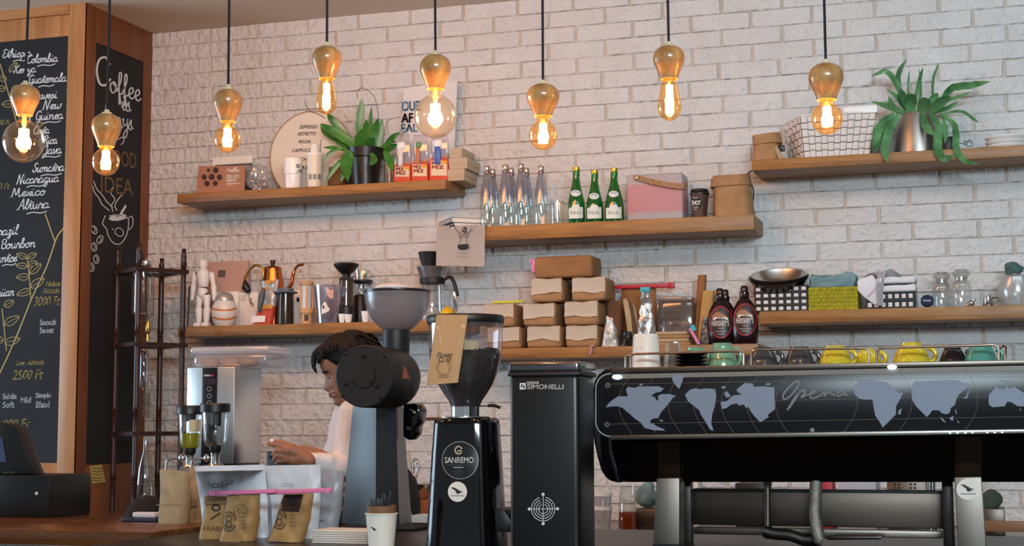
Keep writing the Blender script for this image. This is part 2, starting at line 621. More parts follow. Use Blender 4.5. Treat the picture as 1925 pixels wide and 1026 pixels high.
chrome = M('chrome', '#cfd0d2', 0.12, 1.0)
steel = M('brushed_steel', '#a9a49c', 0.34, 1.0, bump=(60, 0.06), aniso=(0.04, 1, 1))
dsteel = M('dark_steel', '#6b6660', 0.36, 1.0)
black = M('black_plastic', '#0d0d0e', 0.42)
mblack = M('matte_black', '#121314', 0.55)
white = M('white_plastic', '#e9e7e4', 0.4)
paper = M('white_paper', '#e8e4dc', 0.75)
ink = M('black_ink', '#111111', 0.7)
kraft = M('kraft_paper', '#a67e56', 0.78, bump=(30, 0.35), vary=(12, '#936b45'))
kraftl = M('light_kraft_paper', '#b09a78', 0.78, bump=(24, 0.4), vary=(10, '#a38b68'))
card = M('grey_card', '#b7a48c', 0.8)
brass = M('brass', '#c9a05a', 0.3, 1.0)
clear = glass('clear_glass', (0.93, 0.95, 0.95))
chalk = M('white_chalk', '#cfd6dc', 0.9)
goldchalk = M('yellow_chalk', '#b5a56c', 0.9)
dimchalk = M('ochre_chalk', '#6f5a3d', 0.9)

# brick wall
bm = NB()
zA, zB = Z_(1050, 232.9, DW), Z_(1050, 293.5, DW)
RP = (zA - zB) / 2
xs_ = [P(a, 248, DW).x for a in (1081.7, 1190.4, 1302, 1413)]
BP = (xs_[3] - xs_[0]) / 3
X0W, X1W = XC - 0.02, 2.6
box(bm, X0W, X1W, DW + 0.0045, DW + 0.15, 0, ZCEIL)
mort = struct('wall_back', bm, mortar, label='white painted brick wall behind the bar')
bm = NB()
rnd = random.Random(3)
k0 = int((zA - ZCEIL) / RP) - 1
row = k0
while True:
    zt = zA - row * RP
    if zt < 0.02: break
    zb = zt - RP
    if zb < ZCEIL:
        xo = xs_[0] + (0.5 * BP if row % 2 else 0) + rnd.uniform(-0.012, 0.012)
        i0 = math.floor((X0W - xo) / BP)
        x = xo + i0 * BP
        while x < X1W:
            a, b = x + 0.0055, x + BP - 0.0055
            t0, t1 = zb + 0.0012, min(zt - 0.0008, ZCEIL)
            a2, b2 = max(a, X0W + 0.005), min(b, X1W)
            if b2 - a2 > 0.02:
                j = lambda s=0.0022: rnd.uniform(-s, s)
                d = DW + rnd.uniform(-0.002, 0.002)
                bk = [bm.verts.new((p, DW + 0.008, q)) for p, q in ((a2, t0), (b2, t0), (b2, t1), (a2, t1))]
                md = [bm.verts.new((p + j(), d + 0.003 + j(0.001), q + j(0.0015))) for p, q in ((a2, t0), (b2, t0), (b2, t1), (a2, t1))]
                n = 0.0035
                ft = [bm.verts.new((p + j(), d - 0.003 + j(0.0016), q + j(0.0015))) for p, q in ((a2 + n, t0 + n), (b2 - n, t0 + n), (b2 - n, t1 - n * .6), (a2 + n, t1 - n * .6))]
                for u, w in ((bk, md), (md, ft)):
                    for i in range(4):
                        bm.faces.new((u[i], u[(i + 1) % 4], w[(i + 1) % 4], w[i]))
                bm.faces.new(ft)
            x += BP
    row += 1
bricks = obj('brick_face', bm, paintwhite, mort, smooth=None)

bm = NB(); box(bm, -7.5, X1W, -4.5, DW + 0.15, ZCEIL, ZCEIL + 0.1)
struct('ceiling', bm, plaster)
bm = NB(); box(bm, -7.5, X1W, -4.5, DW + 0.15, -0.1, 0)
struct('floor', bm, M('floor_concrete', '#4a4540', 0.6))
bm = NB(); box(bm, X1W, X1W + 0.1, -4.5, DW, 0, ZCEIL)
struct('wall_right', bm, M('side_wall_paint', '#8d8378', 0.8))

# pier with its two framed chalkboards
bm = NB()
box(bm, -7.5, XC - 0.012, YC + 0.012, DW + 0.15, 0, ZCEIL)
pier = struct('wall_left', bm, pierwood, label='wood clad pier and partition carrying the chalkboards')
bxr = PX(127, 65, XC).x
f1 = onY(YC)
bx1 = f1(127, 65).x; bx1b = f1(108, 870).x; bx1 = (bx1 + bx1b) / 2
bz1 = (f1(127, 65).z + f1(30, 78).z) / 2; bz0 = f1(108, 870).z
bm = NB(); box(bm, bx1, XC, YC, YC + 0.0125, 0, ZCEIL, 0.002); obj('stile', bm, pierwood, pier)
zr = f1(130, 26).z
bm = NB(); box(bm, -7.5, bx1 - 0.001, YC + 0.003, YC + 0.0125, bz1, zr - 0.002, 0.001); obj('upper_panel', bm, pierwood, pier)
bm = NB(); box(bm, -7.5, bx1 - 0.001, YC - 0.003, YC + 0.0125, zr, ZCEIL, 0.002); obj('top_rail', bm, wood('rail_veneer', '#b98a5c', '#9c6b40', 'X', 0.4, 5), pier)
bm = NB(); box(bm, -7.5, bx1 - 0.001, YC + 0.001, YC + 0.0125, 0, bz0, 0.002); obj('lower_panel', bm, pierwood, pier)
f2 = onX(XC)
sy0 = (f2(180, 74).y + f2(163, 870).y) / 2; sy1 = (f2(269, 121).y + f2(258, 870).y) / 2
sz1 = (f2(180, 74).z + f2(269, 121).z) / 2; sz0 = f2(200, 872).z
for nm, y0, y1, z0, z1 in (('side_stile', YC, sy0, 0, ZCEIL), ('side_stile', sy1, DW - 0.002, 0, ZCEIL), ('side_top_panel', sy0, sy1, sz1, ZCEIL), ('side_lower_panel', sy0, sy1, 0, sz0)):
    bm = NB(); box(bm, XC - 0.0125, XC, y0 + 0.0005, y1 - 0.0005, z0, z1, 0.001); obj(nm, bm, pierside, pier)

t = thing('chalkboard', 'large chalkboard on the front of the wood pier listing coffee origins', 'chalkboard', (bx1 - 0.5, YC + 0.01, bz0))
bm = NB(); box(bm, -7.4, bx1 - 0.001, YC + 0.006, YC + 0.0118, bz0 + 0.001, bz1 - 0.001); obj('board', bm, slate, t)
fb = onY(YC + 0.005)
for s, a0, a1, b, xh in (('Ethiopia', 4, 58, 109, 8), ('Colombia', 50, 108, 119, 8), ('Kenya', 25, 67, 138, 7.5), ('Guatemala', 53, 124, 157, 8), ('Sulawesi', 44, 107, 188, 8),
        ('New', 79, 114, 206, 8.5), ('Guinea', 66, 118, 226, 8.5), ('Costa', 62, 92, 252, 7.5), ('Rica', 81, 107, 271, 8), ('Java', 80, 115, 290, 8.5), ('Sumatra', 60, 120, 324, 8.5), ('Nicaragua', 30, 110, 346, 8.5),
        ('Mexico', 20, 84, 370, 8.5), ('Altura', 32, 92, 394, 9), ('Brazil', -14, 33, 443, 9), ('Bourbon', 0, 66, 468, 9), ('Santos', -16, 32, 494, 9), ('Hawaiian', -34, 26, 559, 9)):
    bm = NB(); script(bm, s, a0, a1, b, xh, 1.7, fb, slope=-0.06); obj('lettering', bm, chalk, t, None)
for a, b, w in ((24, 116, 28), (70, 125, 34), (72, 164, 30), (82, 232, 32), (78, 297, 36), (76, 331, 40), (50, 352, 34), (50, 402, 38), (4, 500, 26)):
    bm = NB(); ribbon(bm, smoothpts([(a, b), (a + w * .3, b - 3), (a + w * .7, b - 2), (a + w, b - 5)], 5), 1.5, fb); obj('flourish', bm, chalk, t, None)
for s, a0, a1, b0, b1 in (('Smooth', 75, 105, 600, 611), ('Sweet', 75, 101, 615, 626), ('Subtle', 5, 31, 739, 750), ('Soft', 5, 27, 755, 766), ('Mild', 39, 58, 746, 757), ('Simple', 67, 96, 738, 750), ('Bland', 68, 93, 754, 766)):
    bm = NB(); text(bm, s, a0, a1, b0, b1, fb, slope=-0.03, shear=0.05, bold=0.25); obj('lettering', bm, chalk, t, None)
for s, a0, a1, b0, b1 in (('Medium', 87, 114, 528, 538), ('Altitude', 81, 112, 541, 551), ('3000 Ft', 65, 113, 557, 574), ('Low  Altitude', 31, 83, 676, 686), ('2500 Ft', 25, 81, 695, 713), ('2,000 Ft', -8, 55, 788, 806), ('00 Ft', -2, 19, 225, 235), ('0 Ft', -2, 18, 344, 355), ('al', 33, 42, 815, 824)):
    bm = NB(); text(bm, s, a0, a1, b0, b1, fb, slope=-0.03, shear=0.2, bold=0.15); obj('altitude_lettering', bm, goldchalk, t, None, label='yellow chalk lettering')
bm = NB()
for pl, w in (([(85, 402), (93, 425), (103, 453)], 2), ([(120, 428), (106, 448), (88, 500), (60, 560), (34, 625), (12, 675), (-6, 712)], 2.2), ([(58, 560), (55, 520), (52, 490), (48, 478)], 1.6), ([(12, 660), (8, 620), (4, 580)], 1.6), ([(34, 240), (20, 190), (6, 140), (0, 120)], 1.8)):
    ribbon(bm, smoothpts(pl, 6), w, fb)
def leaf_px(x, y, ang, l, w):
    c, s = math.cos(ang), math.sin(ang)
    pts = [(0, 0), (l * .3, w), (l * .7, w * .8), (l, 0), (l * .7, -w * .8), (l * .3, -w)]
    return [(x + a * c - b * s, y + a * s + b * c) for a, b in pts], [(x, y), (x + l * c, y + l * s)]
for x, y, ang, l, w in ((50, 484, 3.5, 20, 5), (52, 484, -.4, 18, 5), (52, 500, 3.2, 22, 5), (53, 498, -.3, 18, 5), (55, 520, 3.1, 24, 6), (56, 514, -.7, 28, 6), (58, 545, 2.8, 28, 6), (58, 540, -.6, 30, 7), (8, 575, -.5, 20, 6), (8, 610, -.5, 32, 7), (9, 645, -.3, 30, 7), (6, 640, 3.3, 16, 6), (12, 150, 3.5, 16, 5), (18, 135, -.9, 22, 5), (22, 170, -.5, 18, 5), (10, 165, 2.9, 14, 5), (70, 236, -.4, 12, 4), (24, 195, 3.1, 20, 6)):
    o, m = leaf_px(x, y, ang, l, w)
    ribbon(bm, smoothpts(o, 4, True), 1.1, fb, closed=True)
    ribbon(bm, m, 0.9, fb)
obj('branch_drawing', bm, goldchalk, t, smooth=None, label='yellow chalk coffee branch')

t = thing('chalkboard', 'narrow chalkboard on the side of the pier with a drawn coffee cup', 'chalkboard', (XC - 0.01, sy0, sz0))
bm = NB(); box(bm, XC - 0.0118, XC - 0.006, sy0 + 0.001, sy1 - 0.001, sz0 + 0.001, sz1 - 0.001); obj('board', bm, slate, t)
fs = onX(XC - 0.005)
bm = NB()
ribbon(bm, smoothpts([(206, 122), (199, 108), (187, 112), (182, 132), (187, 156), (198, 160), (208, 148)], 6), 4, fs)
script(bm, 'offee', 206, 264, 172, 21, 2.6, fs, slope=0.33, slant=0)
obj('lettering', bm, chalk, t, None); bm = NB()
script(bm, 'is', 229, 246, 206, 18, 2.2, fs, slope=0.3, slant=0)
obj('lettering', bm, chalk, t, None); bm = NB()
script(bm, 'always', 184, 250, 232, 19, 2.0, fs, slope=0.2, slant=0)
ribbon(bm, smoothpts([(222, 262), (230, 258), (233, 266), (227, 272)], 5), 1.5, fs)
obj('lettering', bm, chalk, t, None); bm = NB()
for pl in ([(173, 345), (178, 362), (186, 372), (192, 384), (206, 396)], [(176, 340), (182, 355), (192, 366), (200, 378), (212, 390)], [(212, 398), (210, 385), (216, 375), (208, 362), (212, 352)], [(220, 396), (216, 386), (224, 372), (230, 366)]):
    ribbon(bm, smoothpts(pl, 5), 1.6, fs)
ribbon(bm, smoothpts([(198, 405), (193, 420), (200, 430), (204, 444), (214, 457), (226, 458), (236, 446), (241, 428), (240, 410), (222, 404), (205, 406)], 5), 1.6, fs)
ribbon(bm, smoothpts([(240, 412), (247, 406), (250, 416), (247, 428), (240, 432)], 5), 1.5, fs)
ribbon(bm, smoothpts([(216, 434), (222, 428), (230, 432), (232, 440), (226, 444), (218, 440)], 5, True), 1.4, fs, closed=True)
ribbon(bm, smoothpts([(211, 430), (212.5, 431)], 2), 3, fs)
fill(bm, [(204, 411), (214, 402), (222, 408), (228, 396), (236, 384), (238, 388), (230, 402), (238, 404), (236, 411), (222, 415), (210, 415)], fs)
for a, b, r in ((177, 432, .4), (188, 450, -.5), (177, 464, 0.1), (181, 487, 0.1), (172, 502, .1)):
    ribbon(bm, [(a + 5 * math.cos(q) * math.cos(r) - 8 * math.sin(q) * math.sin(-r), b + 5 * math.cos(q) * math.sin(-r) + 8 * math.sin(q) * math.cos(r)) for q in [i * .4 for i in range(16)]], 1.4, fs, closed=True)
    ribbon(bm, smoothpts([(a - 1, b - 6), (a + 2, b), (a - 1, b + 6)], 3), 1.2, fs)
obj('cup_drawing', bm, chalk, t, smooth=None, label='chalk drawing of a smiling cup')
bm = NB(); text(bm, 'GOOD', 199, 256, 283, 312, fs, slope=0.18); obj('ochre_lettering', bm, dimchalk, t, None, label='dim ochre lettering')
bm = NB(); text(bm, 'IDEA', 190, 250, 334, 364, fs, slope=0.12); obj('ochre_lettering', bm, dimchalk, t, None, label='dim ochre lettering')

t_ = onX(XC)
bm = NB()
patch(bm, [(167, 876), (190, 873), (197, 906), (171, 909)], t_, 4, 6, Vector((0.004, 0, 0)))
o = solo('sticky_note', bm, M('yellow_note', '#b8a45c', 0.8), 'yellow handwritten sticky note low on the side of the pier', 'note', PX(182, 890, XC))
bm = NB()
for b in (880, 886, 892, 898, 903):
    ribbon(bm, smoothpts([(171, b + 1), (176, b - 1), (181, b + 1), (187, b - 1), (191, b)], 4), 1.0, t_, Vector((0.0048, 0, 0)))
obj('handwriting', bm, ink, o, smooth=None)

# ------------------------------------------------------------------ wall shelves
YF = 6.24
def shelf(name, label, a0, a1, pts, thick_px, x0=None, x1=None):
    zt = sum(Z_(a, b, YF) for a, b in pts) / len(pts)
    xa = P(a0, pts[0][1], YF).x if x0 is None else x0
    xb = P(a1, pts[-1][1], YF).x if x1 is None else x1
    th = thick_px * S((a0 + a1) / 2, YF)
    bm = NB(); box(bm, xa, xb, YF, DW - 0.004, zt - th, zt, 0.003)
    solo('wall_shelf', bm, oak, label, 'shelf', ((xa + xb) / 2, YF, zt - th), 'oak shelves on the brick wall')
    return zt
ZA = shelf('a', 'upper left oak shelf carrying the round menu sign and potted plant', 333, 838, [(345, 364), (600, 350), (830, 336)], 18.5)
ZB = shelf('b', 'middle oak shelf carrying clear and green bottles', 822, 1417, [(920, 425), (1160, 414.5), (1410, 403)], 28)
ZCs = shelf('c', 'upper right oak shelf carrying the white woven basket', 1413, 0, [(1415, 300), (1670, 287), (1915, 273)], 19, x1=0.9)
ZD = shelf('d', 'lower left oak shelf carrying the copper kettle', 334, 866, [(340, 612), (560, 608.5), (800, 603.5)], 20)
ZE = shelf('e', 'lowest oak shelf carrying the stacked coffee bags', 884, 1425, [(935, 655), (1180, 650.5), (1420, 645)], 20)
ZF = shelf('f', 'lower right oak shelf carrying the checked basket and jars', 1427, 0, [(1430, 585.5), (1680, 579), (1915, 572.5)], 22, x1=0.9)

# ------------------------------------------------------------------ counters
ZW, ZK = 1.0, 0.985
pc = PZ(280, 1000, ZW)
t = thing('till_counter', 'polished wood till counter with a white boarded front in the bottom left corner', 'counter', (pc.x - 1, pc.y + .05, 0))
bm = NB(); box(bm, -7.2, pc.x, pc.y, 4.72, ZW - 0.045, ZW, 0.005); obj('worktop', bm, countwood, t)
bm = NB()
x = pc.x - 0.03
while x > -4.6:
    box(bm, x - 0.092, x, pc.y + 0.03, pc.y + 0.05, 0.0, ZW - 0.0455, 0.002); x -= 0.095
obj('boarding', bm, paper, t)
bm = NB(); box(bm, -4.7, pc.x - 0.02, pc.y + 0.05, pc.y + 0.09, 0, ZW - 0.0455); obj('backing', bm, mblack, t)
t = thing('bar_counter', 'dark bar counter carrying the grinders and the coffee machine', 'counter', (0, 4, 0))
bm = NB(); box(bm, pc.x + 0.003, 2.3, 3.28, 4.62, ZK - 0.05, ZK, 0.004); obj('worktop', bm, M('dark_worktop', '#1c1512', 0.35), t)
bm = NB(); box(bm, pc.x + 0.003, 2.3, 3.36, 3.40, 0.0, ZK - 0.051); box(bm, pc.x + 0.003, pc.x + 0.04, 3.4, 4.6, 0.0, ZK - 0.051)
obj('front_panel', bm, M('bar_front_paint', '#2a2522', 0.6), t)

# ------------------------------------------------------------------ pendant lamps
amber = glass('amber_bulb_glass', (1.0, 0.80, 0.50), 0.05, 0.02, edge=0.40, body=((1.0, 0.60, 0.25), 0.010))
palebulb = glass('pale_bulb_glass', (1.0, 0.93, 0.80), 0.05, 0.02, edge=0.45, body=((1.0, 0.72, 0.4), 0.003))
fil = glow('filament_glow', (1.0, 0.60, 0.26), 26.0)
turned = wood('turned_wood', '#c4975f', '#9a6534', 'R', 0.28, 16, coat=0.4)
YP = 3.2
WP = [(0, .16), (.02, .34), (.06, .56), (.13, .78), (.22, .93), (.34, 1.0), (.45, .99), (.58, .90), (.72, .76), (.85, .64), (.95, .57), (1.0, .55)]
def pendant(px, grip, w0, w1, hw, kind, b1, br, label):
    c = P(px, w1, YP); s = S(px, YP)
    z = lambda y: P(px, y, YP).z
    t = thing('pendant_lamp', label, 'pendant lamp', (c.x, YP, z(b1)), 'turned wood pendant lamps')
    bm = NB()
    zt = z(grip); n = 14
    wob = random.Random(px)
    amp = wob.uniform(-.004, .004)
    tube(bm, [(c.x + amp * math.sin(math.pi * i / n), YP, zt + (ZCEIL - zt) * i / n) for i in range(n + 1)], 2.6 * s, 8)
    obj('cord', bm, M('cord_fabric', '#17131c', 0.8), t)
    bm = NB()
    lathe_w(bm, c.x, YP, [(3.0 * s, z(grip - 1)), (4.5 * s, z(grip)), (5 * s, z(grip + 3)), (7.5 * s, z(w0 - 2)), (9 * s, z(w0 - 1)), (9.5 * s, z(w0 + 2))], 20)
    obj('cord_grip', bm, M('grip_cream', '#d8c9a4', 0.4), t)
    bm = NB()
    lathe_w(bm, c.x, YP, [(hw * s * r, z(w0 + (w1 - w0) * q)) for q, r in WP] + [(hw * s * .48, z(w1)), (hw * s * .46, z(w1 - 8)), (0.0001, z(w1 - 9))], 40, capt=False)
    obj('socket', bm, turned, t, 60)
    nr = hw * .40
    if kind == 'globe':
        cy = b1 - br
        a0 = math.asin(min(nr / br, 1))
        pr = [(nr, w1 - 7), (nr, w1 + 1), (nr, cy - br * math.cos(a0) - 1)]
        pr += [(br * math.sin(a0 + (math.pi - a0) * i / 18), cy - br * math.cos(a0 + (math.pi - a0) * i / 18)) for i in range(1, 19)]
        fc, fl = cy - br * .12, min(br * 1.3, 36)
    else:
        L = b1 - w1
        pr = [(nr, w1 - 7), (nr * 1.0, w1), (br * .72, w1 + L * .18), (br * .84, w1 + L * .36), (br * .96, w1 + L * .56), (br, w1 + L * .68), (br * .9, w1 + L * .82), (br * .62, w1 + L * .93), (br * .3, w1 + L * .985), (0.0, b1)]
        fc, fl = w1 + L * .48, L * .68
    bm = NB()
    lathe_w(bm, c.x, YP, [(max(r, 0) * s if r > .3 else 0.0, z(y)) for r, y in pr], 36, capb=False, capt=False)
    bulb = obj('bulb', bm, amber if kind != 'globe' or br < 35 else palebulb, t, 80)
    bm = NB()
    fr = min(br * .27, 10)
    for k in range(8):
        a = 2 * math.pi * k / 8
        tube(bm, [(c.x + fr * s * math.cos(a) * (.75 if e > 0 else 1), YP + fr * s * math.sin(a) * (.75 if e > 0 else 1), z(fc - e * fl * .5)) for e in (1, .3, -.3, -1)], 2.3 * s, 6)
    obj('filament', bm, fil, bulb)
    bm = NB(); lathe_w(bm, c.x, YP, [(4.5 * s, z(w1 - 6)), (4.5 * s, z(fc - fl * .75)), (1.5 * s, z(fc - fl * .5)), (1.2 * s, z(fc))], 12)
    obj('stem', bm, M('bulb_stem', '#e8c48a', 0.3), bulb)
    l = bpy.data.lights.new('bulb_light', 'POINT')
    l.energy, l.color, l.shadow_soft_size = (9.0 if br < 35 else 11.0), (1.0, 0.50, 0.22), fr * 1.5 * s
    lo = bpy.data.objects.new('bulb_light', l); COL.objects.link(lo)
    lo.parent = t; lo.location = (0, 0, z(fc) - z(b1))
pendant(46, 153, 159, 217, 28, 'globe', 305, 39.5, 'wooden pendant lamp with big round bulb before the chalkboard of coffee origins')
pendant(199.5, 207, 213, 276, 28.5, 'globe', 330, 26, 'wooden pendant lamp hanging lowest, before the narrow side chalkboard')
pendant(428, 160, 167, 229, 27.5, 'globe', 287, 25.5, 'wooden pendant lamp with small round bulb left of the round menu sign')
pendant(614, 80, 86, 148, 28.5, 'pear', 215, 20.5, 'wooden pendant lamp with pear-shaped bulb above the round menu sign')
pendant(818.5, 96, 102, 168, 30, 'globe', 260, 41, 'wooden pendant lamp with big round bulb before the white paper bag')
pendant(1021, 151, 157, 219, 31.5, 'globe', 282, 27.5, 'wooden pendant lamp with small round bulb above the clear bottles')
pendant(1258, 79, 85, 149, 30.5, 'pear', 227, 23, 'wooden pendant lamp with pear-shaped bulb above the pink speaker')
pendant(1554, 112, 118, 188, 33.5, 'globe', 253, 30, 'wooden pendant lamp before the white woven basket')
# ================================================================== helpers for shelf goods
def stand(name, label, cat, px, Y, z, group=None):
    return thing(name, label, cat, (X_(px, Y), Y, z), group)
def mk(parent, name, mat, fn, smooth=40, label=None):
    bm = NB(); fn(bm); return obj(name, bm, mat, parent, smooth, label=label)
def lpart(parent, name, mat, px, Y, prof, z0=None, seg=32, capb=True, capt=True, smooth=40, label=None):
    bm = NB(); lathe(bm, px, Y, prof, z0, seg, capb, capt); return obj(name, bm, mat, parent, smooth, label=label)
def write(parent, name, mat, rows, f, **k):
    """rows: (string, a0, a1, b0, b1); one part per row of lettering"""
    for r in rows:
        bm = NB(); text(bm, *r[:5], f, **k); obj(name, bm, mat, parent, None)
def sheetbag(bm, quad, Y0, thick, nx=14, ny=16, wr=0.0025, seed=0, top=0.12, zmin=None, bottom=1.0):
    """a filled paper or foil bag: front corners tl,tr,br,bl as seen on plane Y0; thick at the base, closing to the top edge"""
    tl, tr, br, bl = [np.array(q, float) for q in quad]
    G = {}
    for side in (0, 1):
        for j in range(ny + 1):
            v = j / ny
            tk = thick * (top + (bottom - top) * min(1, (v / 0.55)) ** 0.8) if v < .55 else thick * bottom
            for i in range(nx + 1):
                u = i / nx
                q = (tl * (1 - v) + bl * v) * (1 - u) + (tr * (1 - v) + br * v) * u
                p = P(q[0], q[1], Y0)
                e = min(u, 1 - u) * 2
                bul = min(1, e * 3.0) ** 0.5
                ex = 0.5 * tk
                w = noise.noise(Vector((p.x * 22 + seed, p.z * 16, side * 5 + seed))) + 0.6 * noise.noise(Vector((p.x * 50, p.z * 40 + seed, side * 3)))
                y = Y0 + ex + (-1 if side == 0 else 1) * ex * (0.35 + 0.65 * bul if 0 < u < 1 else 0.0 if (0 < u < 1) else 0.30) + w * wr * (0.3 + bul)
                z = p.z if zmin is None else max(p.z, zmin)
                G[side, j, i] = bm.verts.new((p.x, y, z))
    for j in range(ny):
        for i in range(nx):
            bm.faces.new((G[0, j, i], G[0, j, i + 1], G[0, j + 1, i + 1], G[0, j + 1, i]))
            bm.faces.new((G[1, j, i], G[1, j + 1, i], G[1, j + 1, i + 1], G[1, j, i + 1]))
        bm.faces.new((G[0, j, 0], G[0, j + 1, 0], G[1, j + 1, 0], G[1, j, 0]))
        bm.faces.new((G[0, j, nx], G[1, j, nx], G[1, j + 1, nx], G[0, j + 1, nx]))
    for i in range(nx):
        bm.faces.new((G[0, 0, i], G[1, 0, i], G[1, 0, i + 1], G[0, 0, i + 1]))
        bm.faces.new((G[0, ny, i], G[0, ny, i + 1], G[1, ny, i + 1], G[1, ny, i]))
    return bm
def crumple(bm, amp, freq, seed=0.0):
    for v in bm.verts:
        p = v.co * freq + Vector((seed, seed * .7, 0))
        v.co += Vector((noise.noise(p), noise.noise(p + Vector((7, 3, 1))), noise.noise(p + Vector((2, 9, 4))))) * amp
    return bm
def rbox(bm, x0, x1, y0, y1, z0, z1, bev, n=5):
    """soft box with enough faces to be crumpled"""
    box(bm, x0, x1, y0, y1, z0, z1, bev, 3)
    bmesh.ops.subdivide_edges(bm, edges=bm.edges[:], cuts=n, use_grid_fill=True)
    return bm
def leaf(bm, pts, w, Y, dy, droop=1.0):
    """strap leaf: centre line in the picture, width in pixels, root on plane Y, tip dy nearer or farther"""
    q = smoothpts(pts, 5)
    n = len(q)
    if pts[-1][1] > pts[0][1] + 12: Y, dy = Y - .085, min(dy * .8, -.005)
    rows = []
    for i, (a, b) in enumerate(q):
        t = i / (n - 1)
        y = Y + dy * t ** 1.2
        p = P(a, b, y)
        a2, b2 = q[min(i + 1, n - 1)]; a1, b1 = q[max(i - 1, 0)]
        l = math.hypot(a2 - a1, b2 - b1) or 1
        nx, ny = -(b2 - b1) / l, (a2 - a1) / l
        ww = w / 2 * S(a, y) * min(1, 0.45 + 1.6 * t) * (1 - max(0, (t - .55) / .45) ** 2.0) + 0.0004
        side = Vector((nx * math.cos(.3), math.sin(.5) * (1 if nx > 0 else -1), -ny))
        wav = 1 + 0.10 * math.sin(i * 1.9 + a)
        rows.append((bm.verts.new(p - side * ww * wav), bm.verts.new(p + Vector((0, 0.18 * ww + .0006, 0))), bm.verts.new(p + side * ww * (2 - wav))))
    for r, s in zip(rows, rows[1:]):
        bm.faces.new((r[0], r[1], s[1], s[0])); bm.faces.new((r[1], r[2], s[2], s[1]))
    return bm
leafgreen = M('leaf_green', '#2f6b22', 0.35, vary=(14, '#4b8a3a'))
leafdark = M('leaf_dark', '#2f5f33', 0.3, vary=(12, '#6a9c66'))
towelw = M('white_towel', '#dcdbe0', 0.9, bump=(120, 0.4))
teal = M('teal_cloth', '#7d9a9c', 0.9, bump=(140, 0.5), vary=(30, '#5f7f86'))
pinkp = M('pink_plastic', '#d77aa8', 0.35)
tealp = M('teal_plastic', '#35a5b0', 0.4)
redp = M('red_plastic', '#b5263c', 0.4)
foil = M('foil', '#d0cfcd', 0.36, 0.75, bump=(30, 0.7, 0.01))
copper = M('copper', '#c4713f', 0.22, 1.0)
def scrawl(parent, mat, a0, a1, y, h, f, w=.8):
    """small lettering too fine to read: a jittery pen line"""
    rnd = random.Random(int(a0 * 7 + y))
    bm = NB(); pts = []; a = a0
    while a < a1:
        pts.append((a, y + h * .5 * (1 if len(pts) % 2 else -1) * rnd.uniform(.5, 1))); a += h * rnd.uniform(.35, .7)
    if len(pts) > 1: ribbon(bm, pts, w, f)
    return obj('fine_print', bm, mat, parent, None)

# ================================================================== upper left shelf
Y = 6.275
t = stand('promo_card', 'brown card with a heart of dark dots standing on the upper left shelf', 'card', 415, Y, ZA)
mk(t, 'card', M('brown_card', '#a37259', 0.7), lambda bm: extrude(bm, [P(373.4, 312, Y + .03), P(461, 311.5, Y + .03), Vector((P(459, 354, Y).x, Y, ZA)), Vector((P(369.5, 358, Y).x, Y, ZA))], Vector((0, .004, 0))))
def fcard(a, b):
    p = P(a, b, Y - .001); q = (p.z - ZA) / max(P(415, 312, Y).z - ZA, .01)
    return P(a, b, Y - .0015 + .03 * q)
for a, b, r in ((405.5, 320, 5.6), (392, 320, 3.4), (384, 333, 5.2), (398, 332.5, 6), (412.5, 333, 5.4), (389, 345, 5.4), (404.7, 344.5, 5)):
    mk(t, 'print', M('dark_print', '#3a2226', 0.7), lambda bm: disc(bm, a, b, r * .95, r, fcard, n=14, rings=1), None)
bm = NB(); script(bm, 'Hello', 425, 449, 323, 4.2, 0.9, fcard); obj('lettering', bm, paper, t, None)
write(t, 'lettering', paper, [('SERVED', 425, 450, 328.5, 334.5), ('HERE!', 425, 443.5, 335.8, 341.5)], fcard, bold=.3)
bm = NB(); ribbon(bm, [(425, 345), (450, 344.6)], 1, fcard); ribbon(bm, [(425, 348), (438, 347.8)], .8, fcard); obj('lettering', bm, paper, t, None)
t = stand('picture_frame', 'dark picture frame behind the brown card on the upper left shelf', 'picture frame', 440, 6.36, ZA)
mk(t, 'frame', M('frame_grey', '#4b4a50', 0.5), lambda bm: boxpx(bm, 404, 472, 308, 356, 6.36, 6.378, .002, z0=ZA))
mk(t, 'picture', M('print_grey', '#8b858a', 0.5), lambda bm: boxpx(bm, 408, 468, 312, 350, 6.358, 6.3605))
bm = NB(); boxpx(bm, 399, 474, 294, 350, 6.46, 6.464, z0=ZA)
solo('paper_sheet', bm, paper, 'blank white sheet propped on the bricks behind the dark frame', 'sheet of paper', (X_(436, 6.46), 6.46, ZA))
c = P(486, 328, 6.33); s = S(486, 6.33)
bm = NB(); ellipsoid(bm, (c.x, 6.33, 0), 23 * s, .04, 26 * s, seg=64); crumple(bm, .02, 30, 3); crumple(bm, .010, 75, 5)
mz = min(v.co.z for v in bm.verts)
for v in bm.verts: v.co.z += ZA - mz + .0002
solo('plastic_bag', bm, glass('crinkled_film', (0.9, 0.92, 0.95), .14, .12, body=((.85, .86, .9), .22)), 'crumpled clear plastic bag beside the round menu sign', 'plastic bag', (c.x, 6.33, ZA), smooth=20)
